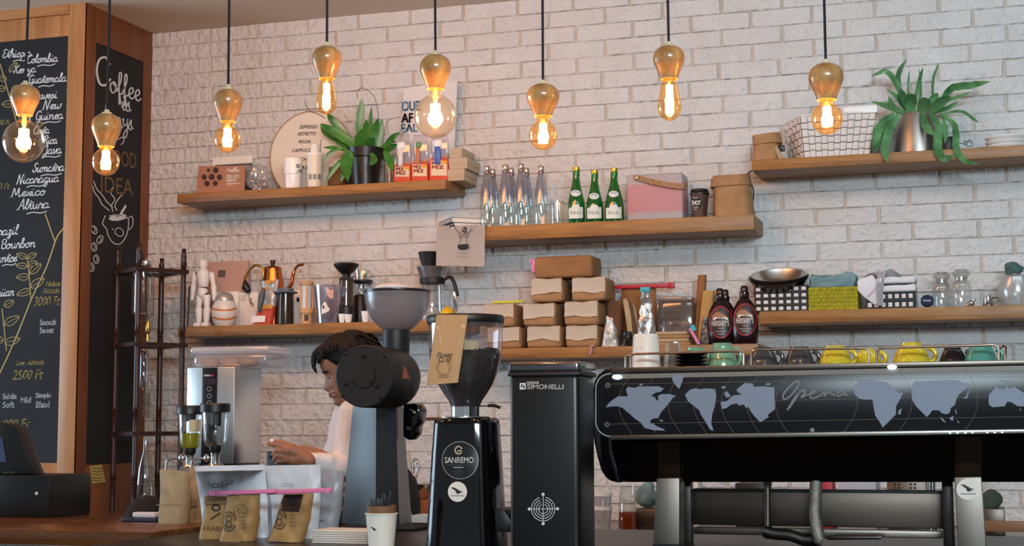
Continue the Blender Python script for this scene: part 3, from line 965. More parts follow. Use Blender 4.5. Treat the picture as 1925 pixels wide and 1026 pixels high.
# round sign
YS = 6.425
c = P(584, 292, YS); R = 85 * S(584, YS)
cz = c.z
ang = math.asin(max(-1, (ZA - cz) / R))
arc = [ang + (math.pi - 2 * ang) * i / 60 for i in range(61)]
t = stand('menu_sign', 'round cream sign listing coffees, leaning behind the white tumblers', 'sign', 584, YS, ZA)
mk(t, 'disc', M('sign_cream', '#d9cfc0', 0.6), lambda bm: extrude(bm, [Vector((c.x + R * math.cos(a), YS, cz + R * math.sin(a))) for a in arc], Vector((0, .012, 0))), 30)
mk(t, 'rim', M('rim_wood', '#a58a66', 0.5), lambda bm: tube(bm, [(c.x + R * math.cos(a), YS + .004, max(cz + R * math.sin(a), ZA + .006)) for a in arc], .0052, 8), 60)
write(t, 'lettering', ink, [('ESPRESSO', 564, 597, 235, 241.5), ('RISTRETTO', 560.5, 594, 248, 254.5), ('MOCHA', 561.5, 584.5, 263, 269.5), ('CAPPUCCINO', 549, 600, 279, 285.5), ('MACCHIATO', 547, 596, 296, 302.5), ('LATTE', 562, 590, 311.5, 317.5)], onY(YS - .001), shear=.25, slope=-.02, bold=.12)
mk(t, 'hanging_wire', M('wire', '#4a4038', 0.5), lambda bm: tube(bm, [P(a, b, YS - .004) for a, b in ((573, 190), (578, 203), (584, 210), (596, 213), (611, 222))], .0016, 6))
# tumblers
Y = 6.31
t = stand('tumbler', 'white ceramic tumbler with a black percent sign before the round sign', 'tumbler', 551, Y, ZA)
pf = [(15, 351), (15.3, 329), (17, 328), (17.6, 302), (17.3, 299), (15.5, 299), (15, 312)]
lpart(t, 'cup', M('white_ceramic', '#f0efee', 0.25), 551, Y, [(13, 352)] + pf, ZA, capt=True)
write(t, 'logo', ink, [('%', 557, 568, 308, 325)], cyl_of(551, Y, pf[:5], .0012))
t = stand('tumbler', 'cream printed tumbler with a straw and domed lid before the round sign', 'tumbler', 592, Y, ZA)
pf = [(13, 349), (13.5, 345), (15.8, 300), (16, 294)]
lpart(t, 'cup', M('cream_cup', '#ded8c8', 0.4), 592, Y, pf, ZA)
lpart(t, 'lid', white, 592, Y, [(16.8, 294), (16.8, 289), (10, 288), (8.5, 286), (8.5, 276), (6.5, 271), (0, 269)])
mk(t, 'straw', M('grey_straw', '#5d5f66', 0.4), lambda bm: tube(bm, [P(602, 290, Y + .02), P(603.5, 262, Y + .02)], .0022, 8))
fc = cyl_of(592, Y, pf, .001)
mk(t, 'print', M('grey_print', '#8c8a86', 0.6), lambda bm: [patch(bm, [(a, 327), (a + 6, 327), (a + 6, 337), (a, 337)], fc, 3, 2) for a in (580, 588.5, 597)] and None, None)
# plant
t = stand('potted_plant', 'strap-leaved plant in a black pot on the upper left shelf', 'potted plant', 687, 6.36, ZA)
lpart(t, 'pot', M('black_pot', '#191514', 0.3), 687, 6.36, [(25, 345), (31, 299), (36, 298), (38.5, 281), (36.5, 280), (34, 290), (0, 291)], ZA)
LA = [([(690, 288), (645, 252), (625, 226), (615, 212)], 13, -.06), ([(682, 288), (650, 262), (622, 244), (603, 232)], 15, -.1), ([(672, 288), (640, 268), (612, 250), (602, 232)], 9, .0), ([(684, 288), (676, 242), (679, 208), (680, 184)], 13, 0),
      ([(695, 288), (696, 242), (698, 200)], 8, .03), ([(700, 288), (704, 250), (711, 222)], 14, -.03), ([(708, 288), (714, 252), (719, 223)], 12, 0), ([(715, 286), (735, 262), (752, 248)], 10, -.05), ([(718, 288), (735, 277), (747, 271)], 10, -.08),
      ([(665, 290), (640, 279), (622, 286), (606, 306)], 7, -.04), ([(655, 292), (634, 310), (609, 346)], 8, -.05), ([(662, 287), (651, 302), (654, 341)], 21, -.09), ([(697, 288), (703, 300), (694, 311)], 12, -.1), ([(723, 284), (732, 300), (737, 322)], 15, -.08),
      ([(680, 286), (675, 265), (684, 240)], 17, -.06), ([(692, 286), (696, 270), (704, 258)], 15, -.08), ([(668, 286), (632, 278), (607, 277)], 8, -.07), ([(660, 284), (640, 268), (628, 262)], 10, .04), ([(712, 286), (730, 268), (744, 266)], 8, .02), ([(648, 296), (648, 320), (640, 342)], 11, .0), ([(690, 285), (686, 250), (690, 225)], 13, .05)]
mk(t, 'foliage', leafgreen, lambda bm: [leaf(bm, p, w, 6.36, dy) for p, w, dy in LA] and None, 60)
mk(t, 'dry_stalk', M('dry_stalk', '#5c4c3c', 0.7), lambda bm: (tube(bm, [P(a, b, 6.38) for a, b in smoothpts([(673, 186), (671, 172), (682, 165), (694, 172), (704, 183), (709, 202), (712, 230), (706, 284)], 4)], .0014, 6), tube(bm, [P(a, b, 6.39) for a, b in smoothpts([(718, 284), (727, 231), (752, 219)], 4)], .0012, 6)) and None)
bm = NB(); sheetbag(bm, [(617, 314), (646, 310), (647, 346), (613, 348)], 6.37, .045, zmin=ZA, top=.5)
solo('paper_bag', bm, M('brown_paper', '#76583a', 0.8), 'small brown bag half hidden behind the cream tumbler and potted plant', 'paper bag', (X_(632, 6.37), 6.37, ZA))
# white paper bag
t = stand('paper_bag', 'tall white printed paper bag behind the sweet dispensers', 'paper bag', 800, 6.42, ZA)
mk(t, 'bag', M('white_bag_paper', '#d3d0d2', 0.7), lambda bm: sheetbag(bm, [(757, 166), (859, 151), (846, 340), (750, 345)], 6.42, .06, zmin=ZA, top=.25, wr=.004))
fbag = onY(6.416)
for s_, a0, a1, b0, b1, m_ in (('OUE', 755.5, 789, 190, 208, M('blue_print', '#86a9c8', .7)), ('AF', 755, 776, 213, 230, M('dark_print2', '#2f2b30', .7)), ('EAL', 754.5, 785, 233, 248, M('blue_print', '#86a9c8', .7))):
    write(t, 'lettering', m_, [(s_, a0, a1, b0, b1)], fbag, bold=.8, slope=-.03)
# sweet dispensers in blister packs
orange = M('orange_card', '#cf4a2a', 0.55)
film = glass('blister_film', (0.93, 0.93, 0.96), .1, .1, edge=.35, body=((.8, .8, .86), .12))
for i, (a0, a1, b0, b1, d0, d1, dt, db, h, dm, hm, lb) in enumerate((
        (740, 771, 310, 334, 748, 756, 279, 312, (745.5, 760.5, 266, 280), M('disp_white', '#d8d8dc', .35), M('head_white', '#e8e8ea', .35), 'white-stemmed sweet dispenser in a blister pack beside the potted plant'),
        (773, 804, 306, 333, 781, 788, 277, 310, (780, 791, 266, 278), M('disp_orange', '#b8714c', .35), M('head_green', '#5f8a52', .4), 'orange-stemmed sweet dispenser in a blister pack with a green top'),
        (807, 842, 299, 332, 816, 827, 275, 309, (814.5, 830, 262, 276), M('disp_blue', '#2c62b8', .35), M('head_white', '#e8e8ea', .35), 'blue-stemmed sweet dispenser in a blister pack beside the cream boxes'))):
    Yp = 6.30
    t = stand('sweet_dispenser', lb, 'sweet dispenser', (a0 + a1) / 2, Yp, ZA, 'packed sweet dispensers')
    mk(t, 'card', orange, lambda bm: boxpx(bm, a0, a1, b0, b1, Yp, Yp + .03, .003, z0=ZA))
    mk(t, 'blister', film, lambda bm: boxpx(bm, a0 + 2, a1 - 1, 252, b0, Yp + .002, Yp + .028, .006))
    mk(t, 'stripe', M('orange_print', '#e0803a', .6), lambda bm: boxpx(bm, a0 + 1, a1 - 1, b0 - 5, b0 - .5, Yp + .024, Yp + .0275))
    d = mk(t, 'dispenser', dm, lambda bm: boxpx(bm, d0, d1, dt, db, Yp - .003, Yp + .018, .004))
    mk(d, 'head', hm, lambda bm: boxpx(bm, *h[:2], *h[2:], Yp - .006, Yp + .02, .009))
    fp = onY(Yp - .0012)
    l = mk(t, 'label', M('label_cream', '#d9c7a8', .6), lambda bm: patch(bm, [(a0 + 3, b0 + 3), (a1 - 2, b0 + 3), (a1 - 2, b1 - 2), (a0 + 3, b1 - 2)], fp, 1, 1), None)
    mk(l, 'corner', M('label_yellow', '#d8a23a', .6), lambda bm: patch(bm, [(a1 - 11, b0 + 3), (a1 - 2, b0 + 3), (a1 - 2, b0 + 9), (a1 - 11, b0 + 9)], onY(Yp - .0018), 1, 1), None)
    write(l, 'lettering', M('red_print', '#b83a2c', .6), [('PEZ', a0 + 5, a1 - 12, b0 + 5, b0 + 10.5), ('PEZ', a0 + 5, a1 - 8, b0 + 12.5, b0 + 18)], onY(Yp - .0022), bold=.4)
t = stand('drinking_glass', 'small clear glass half hidden between the potted plant and the sweet dispensers', 'glass', 731, 6.42, ZA)
lpart(t, 'glass', clear, 731, 6.42, [(9, 345), (10, 300), (9.4, 300), (8.6, 340), (0, 341)], ZA, 24)
# cream boxes
zz = ZA
Yb = 6.30
for a0, a1, b0, b1, lb in ((842, 872.5, 312, 334, 'cream card box overhanging the right end of the upper left shelf'), (844, 878, 291, 312, 'cream card box in the middle of the small stack by the dispensers'), (846, 868, 272, 291, 'small cream card box topmost on its stack by the white paper bag')):
    h = Z_((a0 + a1) / 2, b0, Yb) - Z_((a0 + a1) / 2, b1, Yb)
    t = thing('card_box', lb, 'box', (X_((a0 + a1) / 2, Yb), Yb, zz), 'cream boxes')
    x0, x1 = X_(a0, Yb, b1), X_(a1, Yb, b1)
    mk(t, 'tray', card, lambda bm: box(bm, x0, x1, Yb, 6.47, zz, zz + h * .42, .0015))
    mk(t, 'lid', card, lambda bm: box(bm, x0 - .0015, x1 + .0015, Yb - .0015, 6.4715, zz + h * .40, zz + h - .0006, .0015))
    zz += h

# ================================================================== middle shelf
cov = M('book_grey', '#8f8d8e', .6)
rb = math.radians(38)
ux, uy = Vector((math.cos(rb), math.sin(rb), 0)), Vector((-math.sin(rb), math.cos(rb), 0))
for k, (a0, L1, L2, zz, h, lb, m_) in enumerate(((853, .150, .215, ZB + .0056, .017, 'dark-spined magazine lying at the bottom of the pair on the middle shelf', M('book_dark', '#5b5a5e', .6)), (849, .165, .185, ZB + .0232, .022, 'grey magazine lying on the other one above the hanging tote', cov))):
    c0 = Vector((X_(a0, 6.222, 415), 6.222, zz))
    t = thing('magazine', lb, 'magazine', c0 + ux * .07 + uy * .1, 'magazines on the middle shelf')
    quad = lambda e, z: [c0 + ux * e + uy * e + Vector((0, 0, z)), c0 + ux * (L1 - e) + uy * e + Vector((0, 0, z)), c0 + ux * (L1 - e) + uy * (L2 - e) + Vector((0, 0, z)), c0 + ux * e + uy * (L2 - e) + Vector((0, 0, z))]
    mk(t, 'cover', m_, lambda bm: (extrude(bm, quad(0, 0), Vector((0, 0, .002))), extrude(bm, quad(0, h - .002), Vector((0, 0, .002))), extrude(bm, [c0, c0 + uy * L2, c0 + uy * L2 + ux * .003, c0 + ux * .003], Vector((0, 0, h)))) and None, None)
    mk(t, 'pages', paper, lambda bm: extrude(bm, quad(.003, .002), Vector((0, 0, h - .004))), None)
    scrawl(t, paper, 0, 10, .5, 1.2, lambda a, b: c0 - ux * .0006 + uy * (L2 * (.92 - a * .085)) + Vector((0, 0, h * (.5 - (b - .5) * .28))), .5)
YT = YF - .008
cotton = M('cotton', '#dcd6d0', .9, bump=(200, .3))
t = thing('tote_bag', 'white cotton tote with a printed brewer hanging over the middle shelf', 'tote bag', (X_(866, YT), YT, Z_(866, 500, YT)))
def tote(bm):
    g = []
    for j in range(15):
        v = j / 14
        r = []
        for i in range(13):
            u = i / 12
            a = (821.5 + 90.5 * u) * (1 - v) + (819.5 + 91 * u) * v; b = (424.5 - 3 * u) * (1 - v) + (499 + 2 * u) * v
            y = YT + .004 * math.sin(u * 9 + 2 * v) * v - .003
            r.append(bm.verts.new(P(a, b, y)))
        g.append(r)
    top = [bm.verts.new((v.co.x, 6.30, ZB + .0045)) for v in g[0]]
    e = [bm.verts.new((v.co.x, YT, ZB + .0045)) for v in g[0]]
    gg = [top, e] + g
    for j in range(len(gg) - 1):
        for i in range(12): bm.faces.new((gg[j][i], gg[j][i + 1], gg[j + 1][i + 1], gg[j + 1][i]))
    bmesh.ops.solidify(bm, geom=bm.faces[:], thickness=.003)
mk(t, 'cloth', cotton, tote)
ft = onY(YT - .0115)
def deco(bm):
    for pl in ([(855, 428), (862, 436), (872, 440), (882, 436), (888, 428)], [(862, 440), (866, 449), (862, 460), (860, 466)], [(882, 440), (876, 449), (880, 460), (882, 466)], [(864, 446), (872, 443), (880, 446)], [(868, 428), (874, 432), (878, 424)]):
        ribbon(bm, smoothpts(pl, 5), .9, ft)
    ribbon(bm, [(872, 427), (876, 430), (875, 437), (869, 433)], 3, ft)
mk(t, 'print', ink, deco, None)
mk(t, 'print', ink, lambda bm: fill(bm, smoothpts([(861, 464), (862, 460), (872, 459), (879, 459), (880, 465), (878, 468), (864, 469)], 3, True), ft), None)
for a0_, a1_, y_ in ((860, 880, 474), (868.5, 872, 478), (859, 883, 481.5)): scrawl(t, M('grey_print', '#8c8a86', .6), a0_, a1_, y_, 2.4, ft)
# clear bottles
bottleglass = glass('bottle_glass', (0.90, 0.945, 0.94), .07, .03, edge=.42)
refraction_tint = glass('lavender_refraction', (0.74, 0.72, 0.80), .06, .12, edge=.3, body=((.62, .61, .68), .2))  # added shell: purplish refraction of the clear upper glass put into colour
capm = M('bottle_cap', '#b9a9a4', .3, .8)
def wbottle(px, top, Yb, lb):
    t = stand('water_bottle', lb, 'bottle', px, Yb, ZB, 'clear water bottles on the middle shelf')
    d = top - 309
    pr = [(12.5, 424), (13.6, 421), (13.6, 386 + d), (12.8, 372 + d), (10.6, 354 + d), (7.6, 335 + d), (5.4, 322 + d), (4.8, 314 + d)]
    lpart(t, 'glass', bottleglass, px, Yb, pr, ZB, 28)
    lpart(t, 'refraction_tint', refraction_tint, px, Yb, [(12.2, 366 + d), (11.0, 354 + d), (8.0, 335 + d), (5.8, 323 + d)], None, 28, False, False)
    lpart(t, 'cap', capm, px, Yb, [(5.5, 319 + d), (6, 318 + d), (6, 311 + d), (5, 309 + d)], None, 20)
    lpart(t, 'band', M('bottle_band', '#8a6f62', .4, .6), px, Yb, [(5.8, 324 + d), (5.9, 320 + d)], None, 20, False, False)
for px, top, Yb, lb in ((915.5, 312, 6.30, 'clear water bottle nearest the magazines in the front row'), (950, 310, 6.30, 'clear water bottle second from the magazines in the front row'), (979.5, 308, 6.30, 'clear water bottle third from the magazines in the front row'), (1017, 312, 6.30, 'clear water bottle standing alone nearest the green bottles'),
        (926, 318, 6.40, 'rear clear bottle behind the one nearest the magazines'), (961, 316, 6.40, 'rear clear bottle, middle one of the three behind the front row'), (989.5, 316, 6.40, 'rear clear bottle peeping out nearest the lone clear bottle')):
    wbottle(px, top, Yb, lb)
t = stand('drinking_glass', 'clear straight drinking glass between the clear and green bottles', 'glass', 1047, 6.33, ZB)
lpart(t, 'glass', clear, 1047, 6.33, [(12.5, 420), (14.5, 378), (13.8, 378), (12, 412), (0, 413)], ZB)
# green bottles
greeng = glass('green_bottle_glass', (0.06, 0.52, 0.09), .06, .03, edge=.28, body=((.01, .26, .04), .4))
gold = M('gold_cap', '#c9a13c', .3, .9)
for px, top, r, lb in ((1083.4, 314, 16.3, 'green glass bottle nearest the clear bottles'), (1118, 319.5, 16.6, 'green glass bottle in the middle of its row of three'), (1154.5, 315.5, 18, 'green glass bottle nearest the pink speaker')):
    Yb = 6.305
    t = stand('green_bottle', lb, 'bottle', px, Yb, ZB, 'green bottles on the middle shelf')
    d = top - 314; q = r / 16.3
    pr = [(14.5 * q, 423), (16.3 * q, 420), (16.3 * q, 388 + d * .6), (14.5 * q, 374 + d), (10.6 * q, 358 + d), (7.4, 342 + d), (6.2, 328 + d), (5.8, 318 + d)]
    lpart(t, 'glass', greeng, px, Yb, pr, ZB, 30)
    lpart(t, 'cap', gold, px, Yb, [(6.6, 322 + d), (7, 321 + d), (6.6, 315 + d), (5.5, 314 + d)], None, 20)
    lpart(t, 'neck_foil', M('green_foil', '#1c6a2c', .3, .4), px, Yb, [(6.7, 330 + d), (6.5, 322 + d)], None, 20, False, False)
    fc = cyl_of(px, Yb, pr, .0012)
    lab = M('bottle_label', '#d7dbd6', .5)
    k = q * 1.0
    la = mk(t, 'label', lab, lambda bm: patch(bm, [(px - 14 * k, 391), (px + 12.5 * k, 389), (px + 12.5 * k, 410), (px - 14 * k, 411)], fc, 12, 3), 60)
    mk(la, 'crown', lab, lambda bm: disc(bm, px - 1, 390, 8, 5.5, fc, n=20, rings=2), 60)
    write(la, 'lettering', M('green_print', '#3f6a4a', .6), [('EQUIL', px - 11, px + 9, 397, 403)], cyl_of(px, Yb, pr, .002))
    nk = mk(t, 'neck_label', lab, lambda bm: disc(bm, px - 1, 363 + d, 9.5, 6, fc, n=24, rings=3), 60)
    mk(nk, 'emblem', M('blue_print', '#86a9c8', .7), lambda bm: ribbon(bm, smoothpts([(px - 7, 363 + d), (px - 3, 359.5 + d), (px + 1, 361 + d), (px + 5, 362 + d)], 4), 2.2, cyl_of(px, Yb, pr, .002)), None)
# pink speaker
Yb = 6.30
t = stand('speaker', 'pink portable speaker with a leather strap on the middle shelf', 'speaker', 1232, Yb, ZB)
x0, x1 = X_(1178, Yb, 400), X_(1284, Yb, 400)
zt, zp, zq = Z_(1232, 326, Yb), Z_(1232, 345, Yb), Z_(1232, 399, Yb)
mk(t, 'casing', M('speaker_grey', '#a39ba0', .45), lambda bm: box(bm, x0, x1, Yb, 6.42, ZB, zt, .010, 4))
mk(t, 'grille', M('speaker_pink', '#b98389', .6, bump=(300, .3)), lambda bm: box(bm, x0 - .0012, x1 + .0012, Yb - .0015, 6.418, zq, zp, .010, 4))
mk(t, 'trim_line', M('rose_line', '#d0908c', .4), lambda bm: (box(bm, x0 - .002, x1 + .002, Yb - .0022, 6.419, zp - .0015, zp + .0015, .001), box(bm, x0 - .002, x1 + .002, Yb - .0022, 6.419, zq - .0015, zq + .0015, .001)) and None)
strap = M('tan_leather', '#c59a72', .55)
def strapf(bm):
    q = smoothpts([(1191, 333, -.010), (1200, 334.5, -.014), (1225, 341, -.019), (1255, 347, -.020), (1278, 350, -.016), (1289, 349, -.004), (1293, 345, .04)], 5)
    top, bot = [], []
    for a, b, dy in q:
        top.append(bm.verts.new(P(a, b - 5, Yb + dy))); bot.append(bm.verts.new(P(a, b + 5, Yb + dy)))
    for i in range(len(q) - 1): bm.faces.new((top[i], top[i + 1], bot[i + 1], bot[i]))
    bmesh.ops.solidify(bm, geom=bm.faces[:], thickness=.003)
sp = mk(t, 'strap', strap, strapf)
mk(sp, 'rivet', M('rivet', '#d8c4ae', .3, .8), lambda bm: ellipsoid(bm, P(1197, 334, Yb - .018), .0075, .004, .0075, seg=14))
# brown cup
t = stand('paper_cup', 'ribbed brown takeaway cup with a black lid beside the pink speaker', 'cup', 1315, 6.31, ZB)
pf = [(12.8, 407), (13.3, 404), (17, 369), (17.2, 367)]
lpart(t, 'cup', M('brown_cup', '#4a2c24', .6, bump=(90, .6), aniso=(1, 1, .02)), 1315, 6.31, pf, ZB)
lpart(t, 'lid', black, 1315, 6.31, [(18.4, 367), (18.6, 364), (17, 362), (16.2, 357), (14.5, 356), (14, 358), (0, 358)])
fc = cyl_of(1315, 6.31, pf, .001)
mk(t, 'print', M('cup_print', '#17110f', .7), lambda bm: disc(bm, 1309, 382, 10.5, 12, fc, n=24, rings=3), 60)
write(t, 'lettering', paper, [('SHOT', 1300.5, 1317, 377, 385)], cyl_of(1315, 6.31, pf, .0022), bold=.2)
for a0_, a1_, y_ in ((1303, 1313, 372), (1303, 1313, 389), (1304, 1311, 393)): scrawl(t, paper, a0_, a1_, y_, 2.6, cyl_of(1315, 6.31, pf, .0022))
def kbag(label, quad, cuff, Y0, th, z, seed, px):
    t = stand('paper_bag', label, 'paper bag', px, Y0, z)
    mk(t, 'bag', kraft, lambda bm: sheetbag(bm, quad, Y0, th, zmin=z, top=.72, seed=seed, wr=.005))
    mk(t, 'cuff', kraft, lambda bm: sheetbag(bm, cuff, Y0 - .008, th * .8 + .014, 14, 5, top=.8, seed=seed + 2, wr=.004))
    return t
kbag('large kraft paper bag with rolled cuff at the right end of the middle shelf', [(1337, 330), (1404, 326), (1415, 408), (1338, 412)], [(1334, 334), (1406, 325), (1408, 345), (1332, 351)], 6.29, .12, ZB, 1, 1375)
bm = NB(); tube(bm, [P(a, b, 6.455) for a, b in smoothpts([(1418, 318), (1406, 326), (1404, 332), (1412, 345), (1417, 362), (1414, 385), (1413, 400)], 5)], .0028, 8)
solo('power_cable', bm, black, 'black cable dropping down behind the large kraft bag', 'cable', P(1413, 400, 6.455))

# ================================================================== upper right shelf
kbag('small kraft paper bag at the left end of the upper right shelf', [(1415, 255), (1462, 252), (1466, 304), (1413, 307)], [(1412, 254), (1464, 247), (1468, 266), (1413, 271)], 6.28, .09, ZCs, 4, 1440)
t = stand('phone_plug', 'black plug with a beige strap beside the small kraft bag', 'plug', 1468, 6.275, ZCs)
mk(t, 'plug', black, lambda bm: boxpx(bm, 1463, 1474.5, 272, 283.5, 6.29, 6.31, .003))
mk(t, 'strap', M('beige_strap', '#a68a6c', .7), lambda bm: extrude(bm, [P(a, b, 6.277) for a, b in ((1455, 277), (1461, 274), (1473, 296), (1466, 304))], Vector((0, .012, 0))))
def weave(bm, c4, nx, ny, amp, gap=.06):
    """woven strips over a quad tl,tr,br,bl (world points); neighbouring cells bulge in turn"""
    tl, tr, br, bl = [Vector(q) for q in c4]
    n = (tr - tl).cross(bl - tl).normalized()
    if n.y > 0 and abs(n.y) > abs(n.x): n = -n
    if abs(n.x) > abs(n.y) and n.x > 0: n = -n
    def q(u, v): return (tl * (1 - v) + bl * v) * (1 - u) + (tr * (1 - v) + br * v) * u
    for j in range(ny):
        for i in range(nx):
            over = (i + j) % 2 == 0
            g = gap if over else gap * 2.2
            rows = []
            for b in range(4):
                r = []
                for a in range(4):
                    u = (i + g + (1 - 2 * g) * a / 3) / nx if over else (i + gap * .3 + (1 - gap * .6) * a / 3) / nx
                    v = (j + gap * .3 + (1 - gap * .6) * b / 3) / ny if over else (j + g + (1 - 2 * g) * b / 3) / ny
                    h = math.sin(math.pi * (a + .25) / 3.5) if over else math.sin(math.pi * (b + .25) / 3.5) * .45
                    r.append(bm.verts.new(q(u, v) + n * amp * h))
                rows.append(r)
            for b in range(3):
                for a in range(3): bm.faces.new((rows[b][a], rows[b][a + 1], rows[b + 1][a + 1], rows[b + 1][a]))
    return bm
t = stand('woven_basket', 'white woven basket holding a white board on the upper right shelf', 'basket', 1575, 6.28, ZCs)
A_, B_ = Vector((X_(1512.6, 6.265, 293), 6.265, ZCs)), Vector((X_(1634, 6.29, 288), 6.29, ZCs))
dv = Vector((B_.y - A_.y, -(B_.x - A_.x), 0)).normalized() * -0.165
dv = Vector((-.072, .150, 0))
At, Bt = P(1504, 219, 6.25), P(1647.5, 209, 6.27)
At.z = Bt.z = (At.z + Bt.z) / 2
dt = Vector((-.085, .172, 0))
wwhite = M('white_wicker', '#d5cdc8', .6, bump=(80, .2))
mk(t, 'front_weave', wwhite, lambda bm: weave(bm, (At, Bt, B_, A_), 11, 6, .004))
mk(t, 'side_weave', wwhite, lambda bm: weave(bm, (At + dt, At, A_, A_ + dv), 7, 6, .004))
mk(t, 'gap_backing', M('basket_gap_shade', '#93827c', .8), lambda bm: [bm.faces.new([bm.verts.new(p) for p in q]) for q in ((At + Vector((.002, .003, 0)), Bt + Vector((-.002, .003, 0)), B_ + Vector((-.002, .003, 0)), A_ + Vector((.002, .003, 0))), (At + dt, At + Vector((.003, .002, 0)), A_ + Vector((.003, .002, 0)), A_ + dv), (Bt, Bt + dt, B_ + dv, B_), (At + dt, Bt + dt, B_ + dv, A_ + dv), (A_, B_, B_ + dv, A_ + dv))] and None, None)  # sheets behind the weave; darker tone paints the shade in its gaps
mk(t, 'rim', wwhite, lambda bm: tube(bm, [At, Bt, Bt + dt, At + dt], .006, 8, True), 60)
bm = NB(); prism(bm, [(1585, 202), (1649, 196.5), (1649, 211), (1586, 214)], 6.262, 6.285, .001)
solo('white_board', bm, white, 'white board laid across the top of the woven basket', 'board', P(1617, 213, 6.262))
t = stand('potted_plant', 'trailing plant in a bare metal pot on the upper right shelf', 'potted plant', 1724, 6.36, ZCs)
lpart(t, 'pot', M('galvanised', '#a59c94', .35, .9, vary=(9, '#857c76')), 1724, 6.36, [(43, 292), (43.5, 288), (36, 219), (35, 216), (33, 217), (30, 228), (0, 229)], ZCs)
LB = [([(1702, 216), (1692, 172), (1668, 135), (1637, 144)], 11, -.03), ([(1696, 200), (1689, 142), (1705, 111)], 9, .02), ([(1714, 214), (1708, 168), (1710, 132)], 6, .0), ([(1716, 214), (1727, 158), (1735, 126)], 7, -.04), ([(1724, 214), (1731, 172), (1728, 128)], 5, .03), ([(1755, 216), (1754, 152), (1766, 117)], 5, .04),
      ([(1764, 205), (1786, 168), (1826, 160), (1863, 153)], 13, -.05), ([(1750, 200), (1790, 186), (1827, 173)], 6, -.02), ([(1704, 214), (1672, 201), (1637, 190)], 11, -.05), ([(1694, 216), (1677, 198), (1671, 180)], 11, -.04), ([(1700, 205), (1688, 184), (1667, 168)], 9, -.05), ([(1735, 214), (1762, 198), (1788, 180)], 19, -.07),
      ([(1715, 214), (1712, 190), (1722, 178)], 24, -.06), ([(1730, 214), (1738, 196), (1748, 186)], 24, -.09), ([(1712, 212), (1700, 185), (1692, 166)], 15, -.06), ([(1745, 212), (1754, 190), (1763, 174)], 17, -.02), ([(1733, 210), (1741, 238), (1757, 254)], 15, -.11), ([(1747, 212), (1765, 238), (1762, 276), (1773, 297), (1797, 291)], 17, -.12),
      ([(1770, 214), (1795, 238), (1798, 280), (1816, 303), (1840, 308)], 13, -.12), ([(1692, 214), (1672, 246), (1664, 282), (1668, 306)], 16, -.11), ([(1682, 214), (1656, 238), (1640, 278)], 18, -.06), ([(1690, 216), (1660, 250), (1642, 288)], 16, -.02), ([(1775, 214), (1806, 209), (1828, 222), (1840, 231)], 6, -.04), ([(1760, 212), (1784, 202), (1802, 190)], 8, 0), ([(1772, 218), (1778, 245), (1776, 270)], 9, -.07)]
mk(t, 'foliage', leafdark, lambda bm: [leaf(bm, p, w, 6.36, dy) for p, w, dy in LB] and None, 60)
t = stand('power_adapter', 'black adapter with a curled wire beside the metal plant pot', 'adapter', 1784, 6.30, ZCs)
mk(t, 'casing', black, lambda bm: boxpx(bm, 1771, 1795, 256, 280, 6.30, 6.36, .005, z0=ZCs))
mk(t, 'wire', black, lambda bm: tube(bm, [P(a, b, 6.31) for a, b in smoothpts([(1794, 270), (1806, 269), (1816, 271), (1822, 262), (1829, 272), (1820, 275), (1812, 265), (1826, 268)], 4)], .0016, 6))
zz = ZCs
for k, lb in enumerate(('lowest white oval tray at the right end of the upper right shelf', 'middle white oval tray in the stack on the upper right shelf', 'topmost white oval tray in the stack on the upper right shelf')):
    sP = S(1908, 6.36); h = 8.5 * sP; cx = X_(1908, 6.36)
    bm = NB(); lathe_w(bm, cx, 6.36, [(34 * sP, zz), (38 * sP, zz + .002), (43 * sP, zz + h * .85), (42.6 * sP, zz + h - .0004), (37 * sP, zz + h * .5), (0, zz + h * .45)], 40)
    solo('serving_tray', bm, white, lb, 'tray', (cx, 6.36, zz), 'white trays in a stack'); zz += h

# ================================================================== lower left shelf
Y = 6.29
t = stand('artist_mannequin', 'white jointed figure standing at the left end of the lower left shelf', 'figurine', 381, Y, ZD)
s = S(381, Y); W_ = lambda a, b, dy=0: P(a, b, Y + dy)
whp = M('figure_white', '#e4e1e0', .4); jt = M('figure_joint', '#1d1c1e', .5)
mk(t, 'head', whp, lambda bm: ellipsoid(bm, W_(382, 497.5), 9 * s, 9.5 * s, 11.5 * s))
mk(t, 'torso', whp, lambda bm: (chain(bm, [W_(382, 517), W_(382, 534)], [13.5 * s, 10 * s]), chain(bm, [W_(381, 546), W_(381, 552)], [9.5 * s, 10.5 * s])) and None)
mk(t, 'joints', jt, lambda bm: [ellipsoid(bm, W_(a, b), r * s, r * s, r * s, seg=12) for a, b, r in ((382, 508, 5.5), (382, 541, 8), (367, 516, 5), (397, 516, 5), (363.5, 537, 4.2), (401, 537, 4.2), (376, 556, 6.5), (388, 556, 6.5), (373.5, 580, 5), (389, 580, 5))] and None)
for a in ([(366, 516), (363.5, 536)], [(398, 516), (401.5, 536)], [(363, 539), (361, 562)], [(402, 539), (403, 562)]):
    mk(t, 'arm', whp, lambda bm: chain(bm, [W_(*a[0]), W_(*a[1])], [5.6 * s, 4.2 * s]))
for a in ([(375.5, 558), (373.5, 578)], [(388.5, 558), (389, 578)], [(373.5, 583), (374, 603)], [(389, 583), (388, 603)]):
    mk(t, 'leg', whp, lambda bm: chain(bm, [W_(*a[0]), W_(*a[1])], [7.2 * s, 5.4 * s]))
for a in (373.5, 388.5):
    mk(t, 'foot', whp, lambda bm: box(bm, W_(a - 6, 600).x, W_(a + 6, 600).x, Y - .022, Y + .012, ZD, ZD + 8 * s, .004))
mk(t, 'rod', jt, lambda bm: tube(bm, [(W_(360, 560).x, Y - .02, Z_(360, 538, Y)), (W_(357.5, 560).x, Y - .02, ZD)], .004, 8))
